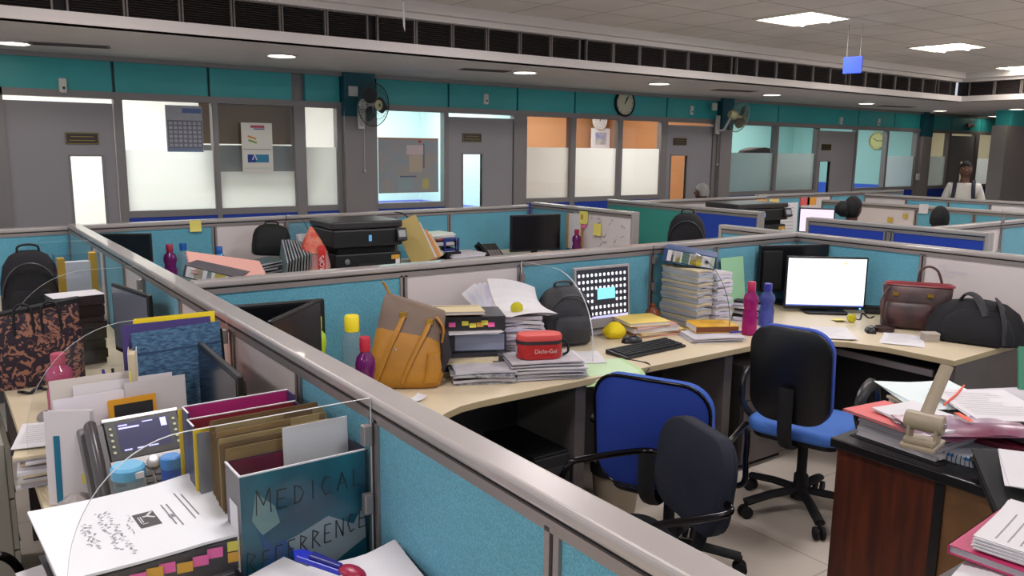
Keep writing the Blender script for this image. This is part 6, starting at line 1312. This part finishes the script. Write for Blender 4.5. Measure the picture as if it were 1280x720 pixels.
# dark folders with black bag, red bag
DG = mat('folder_dark_green', (58, 74, 76), 0.5); DG2 = mat('folder_grey_green', (104, 122, 124), 0.5)
o0 = onfar(333, 330)
rnd = random.Random(17)
for i in range(6):
    folder('dark green file lying slanted at the left of the black bag, layer %s from below' % ords[i], (o0[0]-0.12+0.004*i, 6.12, D+0.012+i*0.024), (R(90), R(-7), R(rnd.uniform(-12, 8))), 0.34, 0.25, 0.016, (DG, MATTE, DG2)[i % 3], PAPER2, group='dark green files under the black bag')
for i in range(9):
    folder('grey-green file standing slanted right of the black bag, %s from the left' % (ords+['ninth'])[i], (o0[0]+0.09+0.025*i, 5.95, D), (0, R(-38+3*i), R(80)), 0.25, 0.31-0.008*i, 0.013, (DG2, DG, DG2)[i % 3], PAPER2, group='grey-green files beside the black bag')
t = backpack('small black bag on top of the dark green files', (o0[0]+0.10, 6.2, D+0.16), (0, R(4), R(-6)), 0.29, 0.16, 0.24, MATTE, pocket=False)
o1 = onfar(398, 328, 5.95)
t = thing('carrier_bag', 'red printed plastic carrier bag beside the black printer', 'bag', (o1[0]-0.06, 5.86, D), R(-6))
REDB = mat('bag_red_print', (206, 56, 44), 0.4, rgb2=(216, 150, 120), vscale=14)
bag_loft(t, 'bag_body', [(0, 0, 0, 0.20, 0.12, 3), (0, 0, 0.1, 0.23, 0.13, 3), (-0.01, 0, 0.22, 0.2, 0.1, 2.6), (-0.02, 0, 0.31, 0.11, 0.06, 2.3), (-0.02, 0, 0.37, 0.04, 0.03, 2)], clear_plastic('carrier_pale', (206, 150, 146), 0.8))
bag_loft(t, 'red_top', [(-0.01, -0.004, 0.2, 0.215, 0.112, 2.6), (-0.02, -0.004, 0.29, 0.14, 0.08, 2.3), (-0.025, 0, 0.375, 0.05, 0.04, 2), (-0.03, 0, 0.4, 0.02, 0.02, 2)], REDB)
g = G(); g.sheet(0.055, 0.26, 0.002, lambda u, v: 0.008*math.sin(5*v), 3, 8, 0, T(0.03, -0.068, 0.13, rx=R(86), rz=R(6))); g.obj('red_stripe', mat('stripe_red', (196, 36, 36), 0.4), t)
text('lettering', 'KROPS', 0.05, PAPER, t, T(0.03, -0.076, 0.11, rx=R(88), rz=0) @ Matrix.Rotation(R(90), 4, 'Z'))
upright('white papers standing between the red bag and the black printer', onfar(428, 330, 5.98)[0]-0.22, 6.14, 0.16, 0.32, 0.03, PAPER, 10)
# beige folder leaning right of printer and trays
o2 = onfar(512, 320)
for i, (lab, m, ang, dx, hh) in enumerate((('beige folder leaning against the black printer', mat('file_khaki', (190, 168, 104), 0.6), 24, 0.0, 0.40), ('white paper sheaf leaning on the beige folder', PAPER, 26, 0.03, 0.33), ('orange-edged envelope leaning right of the beige folder', mat('file_orange', (216, 150, 90), 0.6), 28, 0.075, 0.26), ('pale envelope rightmost of those leaning on the printer', PAPER3, 30, 0.11, 0.22))):
    folder(lab, (o2[0]+0.03+dx+0.06, 5.93+0.012*i, D+0.046), (0, R(-ang), R(-22)), 0.20, hh, 0.018, m, PAPER2)
o3 = onfar(527, 318, 6.1)
t = thing('letter_tray', 'black three-tier letter tray with papers on the far desk', 'tray', (o3[0]+0.13, 6.12, D), R(-4))
for k in range(3):
    zz = 0.01+k*0.075; g = G(); g.box(-0.17, 0.17, -0.13, 0.13, zz, zz+0.004); g.box(-0.17, -0.164, -0.13, 0.13, zz, zz+0.05); g.box(0.164, 0.17, -0.13, 0.13, zz, zz+0.05); g.box(-0.17, 0.17, 0.124, 0.13, zz, zz+0.05); tr = g.obj('tray', MATTE, t)
    g = G(); slabs(g, 0.3, 0.23, 0.03, 4, 0.006, 0.02, [0], 0, k); g.obj('papers', PAPER2, tr, (0, 0, zz+0.005))
for sx in (-0.165, 0.165):
    g = G(); g.tube([(sx, -0.12, 0), (sx, -0.12, 0.225)], 0.004, 6); g.tube([(sx, 0.12, 0), (sx, 0.12, 0.225)], 0.004, 6); g.obj('upright_rods', SILVER, t)
paper_stack('loose coloured files on top of the black letter tray', (o3[0]+0.14, 6.12, D+0.212), R(6), 0.30, 0.22, 0.06, 5, [PAPER, mat('file_red', (160, 60, 56), 0.6), PAPER2, mat('paper_greenish', (206, 220, 206), 0.7)], seed=95, rot=0.15)
cable('thin black cable standing up behind the letter tray', spline([(o3[0]+0.05, 6.3, D), (o3[0]+0.05, 6.32, D+0.3), (o3[0]-0.04, 6.34, D+0.42), (o3[0]-0.12, 6.36, D+0.44)], 6), 0.005, BLACK)
t = thing('tape_dispenser', 'blue square-framed desk item beside the letter tray', 'stationery', (onfar(561, 300, 6.05)[0], 6.02, D+0.0)); 
g = G()
for q in ((-0.08, 0.08, 0.20, 0.225), (-0.08, 0.08, 0.11, 0.135), (-0.08, -0.055, 0.135, 0.2), (0.055, 0.08, 0.135, 0.2)): g.box(q[0], q[1], -0.02, 0.02, q[2], q[3])
g.obj('blue_frame', mat('frame_blue', (30, 50, 120), 0.4), t, bevel=0.004)
slab(t, 'foot', MATTE, -0.07, 0.07, -0.06, 0.06, 0, 0.11)
paper_stack('loose papers on the far desk left of the desk telephone', (onfar(580, 310)[0], 6.05, D), R(5), 0.34, 0.3, 0.09, 7, [PAPER2, PAPER, mat('paper_lilac', (206, 204, 222))], seed=97, rot=0.15)
o4 = onfar(612, 312, 6.05); t = thing('desk_phone', 'black telephone on the far desk left of the switched-off monitor', 'phone', (o4[0], 6.05, D), R(-4))
g = G(); g.box(-0.11, 0.11, 0, 0.2, -0.03, 0, 0, T(0, -0.09, 0.035, rx=R(32))); g.obj('face_body', BLACK, t, bevel=0.005)
g = G(); g.tube([tuple(T(0, -0.09, 0.035, rx=R(32)) @ Vector(p)) for p in ((-0.08, 0.01, 0.012), (-0.08, 0.1, 0.03), (-0.08, 0.19, 0.012))], 0.018, 10); g.obj('handset', BLACK, t, smooth=60)
g = G()
for r_ in range(4):
    for c in range(4): g.box(-0.03+c*0.032, -0.008+c*0.032, 0.02+r_*0.022, 0.034+r_*0.022, 0, 0.004, 0, T(0, -0.09, 0.035, rx=R(32)))
g.obj('keypad', GREYW, t)
# notes on the whiteboard (left face of the divider at x = 5.04)
for lab, px, py, s_ in (('yellow note upper left on the doodled whiteboard', 730, 272, 0.12), ('yellow note in the middle of the doodled whiteboard', 747, 287, 0.11)):
    p = WX(px, py, 5.04); sticky(lab, (5.036, p.y, p.z), (R(90), 0, R(-90)), YEL, s_)
p = WX(730, 281, 5.04); sticky('pink note between the two yellow notes on the whiteboard', (5.036, p.y, p.z), (R(90), 0, R(-90)), TC['pink'], 0.06)
t = thing('whiteboard_doodles', 'grey doodled drawings on the whiteboard of yellow notes', 'drawing', (5.05, 5.5, 1.0))
g = G(); rnd = random.Random(6)
for k in range(16):
    y = rnd.uniform(-0.22, 0.25); z = rnd.uniform(-0.12, 0.13); g.tube([(-0.004, y, z), (-0.004, y+rnd.uniform(-0.04, 0.04), z+rnd.uniform(-0.03, 0.03)), (-0.004, y+rnd.uniform(-0.04, 0.04), z+rnd.uniform(-0.03, 0.03))], 0.002, 4)
g.obj('pen_lines', INKG, t)
for d_ in (0.49, 0.66):
    pass
g = G(); g.box(5.034, 5.04, 5.86, 5.89, 0.8, 1.14); g.box(5.034, 5.04, 6.07, 6.1, 0.8, 1.14); g.box(5.036, 5.04, 5.89, 6.07, 0.8, 1.14, 1); tag(g.obj('hanging_chart', [mat('chart_gold', (190, 140, 60), 0.5), PAPER]), 'white chart with golden side strips on the divider beside the whiteboard', 'chart')

# ================================================================== FAR RIGHT CELLS
backpack('black backpack on the desk before the green and blue partition', (5.31, 4.80, D+0.02), (0, 0, R(-50)), 0.33, 0.22, 0.47, BLACKF).location.z = D
paper_stack('reddish brown folders lying left of the far black backpack', (5.27, 4.46, D), R(-10), 0.24, 0.2, 0.26, 8, [mat('folder_redbrown', (150, 96, 86), 0.6), PAPER2, mat('folder_redbrown', (150, 96, 86))], seed=99)
p = WY(938, 270, 6.0); printer('second black office printer farther right, before the printed sheet', (p.x, 6.05, D), R(-4), 0.86, 0.42, 0.5)
p = WY(900, 285, 5.95); 
for i in range(7):
    paper_stack('grey file in the pile left of the second printer, layer %s from below' % ords[i], (6.97, 5.98, D+i*0.045), R(-8+3*i), 0.30, 0.24, 0.042, 3, [PAPER2, DARKPANEL, MATTE], seed=100+i, name='file_bundle', group='files left of the second printer')
p = WY(985, 270, 6.44); t = thing('printed_notice', 'large printed white notice pinned right of the second printer', 'notice', (p.x, 6.45, p.z-0.05))
g = G(); g.box(-0.20, 0.20, -0.008, 0, -0.28, 0.22); g.obj('sheet', PAPER, t)
g = G()
for k in range(9): g.box(-0.15, 0.12, -0.0095, -0.008, 0.15-k*0.045, 0.156-k*0.045)
g.box(-0.14, 0.02, -0.0095, -0.008, 0.175, 0.195); g.obj('printed_lines', INKG, t)
for i, (rgb, dx) in enumerate((((220, 160, 70), -0.55), ((226, 200, 120), -0.3), ((210, 90, 90), 0.35), ((220, 150, 60), 0.5))):
    g = G(); g.box(-0.1, 0.1, -0.006, 0, -0.05, 0.05); tag(g.obj('paper_strip', mat('strip_%d' % i, rgb, 0.6), None, (p.x+dx, 6.45, 1.11)), ['orange paper strip left of the large printed notice', 'cream paper strip just left of the printed notice', 'red paper strip just right of the printed notice', 'orange paper strip farther right of the printed notice'][i], 'note')
q = WX(1020, 283, 8.1)
t, scr, M0 = monitor('monitor with pinkish white screen in front of the black-haired woman', (8.2, q.y, D), R(-57), 0.37, 0.28, emis('screen_pinkish', (238, 214, 244), 1.0), BLACK, 0.12, 0.03)
t.location = (7.87, 5.25, D)
# notice on the white panel of the far partition
for i, (px, py, s_) in enumerate(((1113, 275, 0.06), (1132, 270, 0.05))):
    p = WX(px, py, 8.61); sticky(['small ochre note low on the far white notice panel', 'small ochre note higher on the far white notice panel'][i], (8.603, p.y, p.z), (R(90), 0, R(-90)), mat('note_ochre', (190, 160, 60), 0.7), s_)
p = WX(1155, 261, 8.61); sticky('small white label at the corner of the far teal panel', (8.603, p.y, p.z), (R(90), 0, R(-90)), PAPER, 0.10)
# whiteboard writing near the brown handbag
t = thing('whiteboard_writing', 'faint blue handwriting on the white panel above the brown handbag', 'drawing', (4.858, 2.28, 1.06))
g = G()
for k, (y0, l) in enumerate(((0.12, 0.05), (0.10, 0.14), (0.12, 0.09))):
    y = y0
    while y > y0-l: g.tube([(0, y, 0.03-k*0.03), (0, y-0.006, 0.042-k*0.03), (0, y-0.012, 0.03-k*0.03)], 0.0009, 4); y -= 0.017
g.obj('pen_lines', mat('pen_pale_blue', (150, 164, 206), 0.6), t)

# ================================================================== PEOPLE
SKIN = mat('skin_brown', (98, 62, 46), 0.6, var=0.08, vscale=20); HAIR = mat('hair_black', (16, 14, 15), 0.85, bump=0.6, bscale=90)
import bmesh
def skin_body(name, joints, bones, m, parent, sub=2):
    names = list(joints); idx = {n: i for i, n in enumerate(names)}
    bm = bmesh.new(); lay = bm.verts.layers.skin.verify(); vs = [bm.verts.new(joints[n][0]) for n in names]
    for a, b in bones: bm.edges.new((vs[idx[a]], vs[idx[b]]))
    for n, v in zip(names, vs):
        r = joints[n][1]; v[lay].radius = r if isinstance(r, tuple) else (r, r)
        if n == 'pelvis': v[lay].use_root = True
    me = bpy.data.meshes.new(name); bm.to_mesh(me); bm.free(); me.materials.append(m)
    o = bpy.data.objects.new(name, me); COL.objects.link(o); o.parent = parent
    md = o.modifiers.new('skin', 'SKIN'); md.use_smooth_shade = True
    s_ = o.modifiers.new('subsurf', 'SUBSURF'); s_.levels = sub; s_.render_levels = sub
    return o
def person(label, loc, rz, shirt, trousers, seated=False, long_hair=False, grey=False, straps=False, head_yaw=0, seat=0.46, H=1.62):
    t = thing('person', label, 'person', loc, rz)      # faces -y
    k = H/1.70; hz = (0.93*k if not seated else seat+0.1)
    J = {'pelvis': ((0, 0, hz), (0.14*k, 0.10*k)), 'waist': ((0, 0.01, hz+0.17*k), (0.13*k, 0.09*k)), 'chest': ((0, 0.01, hz+0.36*k), (0.155*k, 0.10*k)), 'neckb': ((0, 0.015, hz+0.50*k), (0.08*k, 0.065*k)), 'neck': ((0, 0.0, hz+0.565*k), 0.052*k), 'skull': ((0, -0.01, hz+0.66*k), (0.07*k, 0.08*k)), 'crown': ((0, -0.005, hz+0.735*k), (0.06*k, 0.07*k))}
    B = [('pelvis', 'waist'), ('waist', 'chest'), ('chest', 'neckb'), ('neckb', 'neck'), ('neck', 'skull'), ('skull', 'crown')]
    for s_, n in ((-1, 'l'), (1, 'r')):
        J['sh'+n] = ((s_*0.175*k, 0.015, hz+0.45*k), 0.055*k); B.append(('chest', 'sh'+n))
        if seated:
            J['el'+n] = ((s_*0.24*k, -0.06, hz+0.18*k), 0.042*k); J['wr'+n] = ((s_*0.17*k, -0.28, hz+0.14*k), 0.028*k)
            J['hp'+n] = ((s_*0.09*k, -0.06, hz-0.03), 0.085*k); J['kn'+n] = ((s_*0.13*k, -0.42*k, hz-0.03), 0.06*k); J['an'+n] = ((s_*0.13*k, -0.42*k, 0.09), 0.042*k); J['to'+n] = ((s_*0.14*k, -0.58*k, 0.05), 0.04*k)
        else:
            J['el'+n] = ((s_*0.245*k, 0.03, hz+0.17*k), 0.042*k); J['wr'+n] = ((s_*0.25*k, -0.03, hz-0.07*k), 0.028*k)
            J['hp'+n] = ((s_*0.085*k, 0, hz-0.07*k), 0.085*k); J['kn'+n] = ((s_*0.1*k, -0.01, 0.5*k), 0.058*k); J['an'+n] = ((s_*0.1*k, 0.02, 0.09*k), 0.042*k); J['to'+n] = ((s_*0.12*k, -0.13*k, 0.04), 0.038*k)
        B += [('sh'+n, 'el'+n), ('el'+n, 'wr'+n), ('pelvis', 'hp'+n), ('hp'+n, 'kn'+n), ('kn'+n, 'an'+n), ('an'+n, 'to'+n)]
        w_ = Vector(J['wr'+n][0]); d_ = Vector((0, -0.3, -1 if not seated else -0.1)).normalized(); sd = Vector((1, 0, 0))
        J['pm'+n] = (tuple(w_+d_*0.06*k), (0.034*k, 0.016*k)); B.append(('wr'+n, 'pm'+n))
        for f, (off, ln) in enumerate(((-0.027, 0.07), (-0.009, 0.082), (0.009, 0.078), (0.027, 0.06))):
            a = w_+d_*0.1*k+sd*off*k; b = a+d_*ln*0.55*k+Vector((0, -0.006, -0.004)); c = b+d_*ln*0.45*k+Vector((0, -0.014, -0.008))
            J['fa%d%s' % (f, n)] = (tuple(a), 0.010*k); J['fb%d%s' % (f, n)] = (tuple(b), 0.009*k); J['fc%d%s' % (f, n)] = (tuple(c), 0.0075*k)
            B += [('pm'+n, 'fa%d%s' % (f, n)), ('fa%d%s' % (f, n), 'fb%d%s' % (f, n)), ('fb%d%s' % (f, n), 'fc%d%s' % (f, n))]
        a = w_+d_*0.05*k+sd*(-s_*0.035)*k; J['ta'+n] = (tuple(a), 0.012*k); J['tb'+n] = (tuple(a+d_*0.05*k+sd*(-s_*0.018)*k), 0.009*k); B += [('pm'+n, 'ta'+n), ('ta'+n, 'tb'+n)]
    skin_body('body', J, B, SKIN, t)
    # shirt and trousers as slightly larger skins
    def sub_body(nm, keep, grow, m, over={}):
        jj = {}
        for n in keep:
            p, r = over.get(n, J[n]); jj[n] = (p, tuple(v+grow for v in r) if isinstance(r, tuple) else r+grow)
        skin_body(nm, jj, [b for b in B if b[0] in jj and b[1] in jj], m, t)
    mid = {n: ((J['el'+n][0][0]*0.8+J['wr'+n][0][0]*0.2, J['el'+n][0][1], J['el'+n][0][2]-0.02), 0.045*k) for n in 'lr'}
    sub_body('shirt', ['pelvis', 'waist', 'chest', 'neckb', 'shl', 'shr', 'ell', 'elr'], 0.016, shirt)
    sub_body('trousers', ['pelvis', 'hpl', 'hpr', 'knl', 'knr', 'anl', 'anr'], 0.012, trousers)
    HC = Vector((0, -0.012, hz+0.685*k)); hr = (0.076*k, 0.092*k, 0.115*k)
    HM = Matrix.Translation(HC) @ Matrix.Rotation(head_yaw, 4, 'Z')
    g = G(); g.ell((0, 0, 0), hr, 20, 14, 0, HM); g.obj('face', SKIN, t, smooth=80)
    g = G(); g.tube([(0, -hr[1]*0.9, 0.02), (0, -hr[1]*1.16, -0.018)], 0.009, 8, 0, M=HM, r2=0.014); g.obj('nose', SKIN, t, smooth=80)
    for s_ in (-1, 1):
        g = G(); g.ell((s_*0.028*k, -hr[1]*0.9, 0.022), (0.010, 0.005, 0.005), 10, 6, 0, HM); e = g.obj('eye', PAPER, t, smooth=80)
        g = G(); g.ell((s_*0.028*k, -hr[1]*0.9-0.005, 0.022), (0.006, 0.003, 0.006), 8, 6, 0, HM); g.obj('iris', INK, e, smooth=80)
        g = G(); g.ell((s_*hr[0]*0.99, 0.005, -0.005), (0.009, 0.018, 0.03), 10, 8, 0, HM); g.obj('ear', SKIN, t, smooth=80)
        g = G(); g.ell((s_*0.028*k, -hr[1]*0.91, 0.042), (0.017, 0.005, 0.004), 8, 6, 0, HM); g.obj('eyebrow', HAIR, t, smooth=80)
    g = G(); g.ell((0, -hr[1]*0.88, -0.052), (0.022, 0.008, 0.007), 10, 6, 0, HM); g.obj('mouth', mat('lips', (110, 62, 54), 0.5), t, smooth=80)
    g = G(); rs = []
    for j in range(9):
        el = R(90-j*(14 if not long_hair else 17.5)); rr = max(0.02, math.cos(el)); front = 0.30 if j > 3 else 1.0
        ring = []
        for i in range(24):
            a = 2*PI*i/24; y = math.sin(a); fx = 1.0
            if j > 2 and y < -0.2: fx = (1.0, 0.97, 0.93, 0.88, 0.84, 0.8)[min(5, j-3)]
            ring.append((hr[0]*1.12*rr*math.cos(a)*fx, hr[1]*1.10*rr*math.sin(a)*fx+0.008, hr[2]*1.10*math.sin(el)+0.004+(0.02*(-y) if (j > 3 and y < 0) else 0)))
        rs.append(ring)
    g.loft(rs[::-1], 0, HM); g.obj('hair', mat('hair_grey', (150, 146, 142), 0.6) if grey else HAIR, t, smooth=80)
    if long_hair:
        bag_loft(t, 'hair_bun', [(0, 0.10, hz+0.60*k, 0.06, 0.05, 2), (0, 0.12, hz+0.64*k, 0.13, 0.11, 2), (0, 0.125, hz+0.70*k, 0.14, 0.12, 2), (0, 0.11, hz+0.76*k, 0.06, 0.06, 2)], HAIR)
    if straps:
        for s_ in (-1, 1):
            g = G(); g.tube(spline([(s_*0.10*k, 0.10, hz+0.50*k), (s_*0.115*k, 0.02, hz+0.545*k), (s_*0.115*k, -0.075, hz+0.47*k), (s_*0.125*k, -0.125, hz+0.33*k), (s_*0.15*k, -0.09, hz+0.13*k), (s_*0.15*k, 0.09, hz+0.1*k)]), 0.02, 8, flat=(0.024, 0.008)); g.obj('backpack_strap', mat('strap_navy', (24, 26, 44), 0.7), t, smooth=60)
    return t
SH1 = mat('shirt_white', (206, 200, 190), 0.8); TR = mat('trousers_dark', (40, 42, 50), 0.8); SH2 = mat('shirt_dark', (44, 44, 60), 0.8)
p = W(1208, 205, 1.62)
person('man in white shirt with dark backpack straps standing in the far aisle', (p.x, p.y, 0), R(-65), SH1, TR, straps=True, head_yaw=R(8))
def sitter(label, x, y, rz, head_yaw, shirt, long_hair, grey=False, seat=0.46, chairlab='', H=1.62):
    person(label, (x, y, 0), rz, shirt, TR, seated=True, long_hair=long_hair, head_yaw=head_yaw, grey=grey, seat=seat, H=H)
    office_chair(chairlab, (x+0.04*math.sin(-rz), y+0.04*math.cos(rz), 0), rz+PI, NAVY, NAVY, BLACK, seat-0.0, 0.9)
p = W(1066, 253, 1.27); sitter('seated person with tied black hair facing right, before the notice panel', p.x, p.y, R(70), R(15), SH2, True, chairlab='office chair under the black-haired person facing right', H=1.62)
p = W(1175, 268, 1.22); sitter('seated person of whom only the black hair top shows before teal panels', p.x, p.y, R(120), 0, SH2, False, chairlab='office chair under the person whose hair top shows', seat=0.42)
p = W(878, 235, 1.28); sitter('seated grey-haired person whose head top shows before the third door', WY(878, 240, 7.2).x, 7.2, R(200), 0, SH2, False, grey=True, seat=0.46, chairlab='office chair under the grey-haired person by the third door')
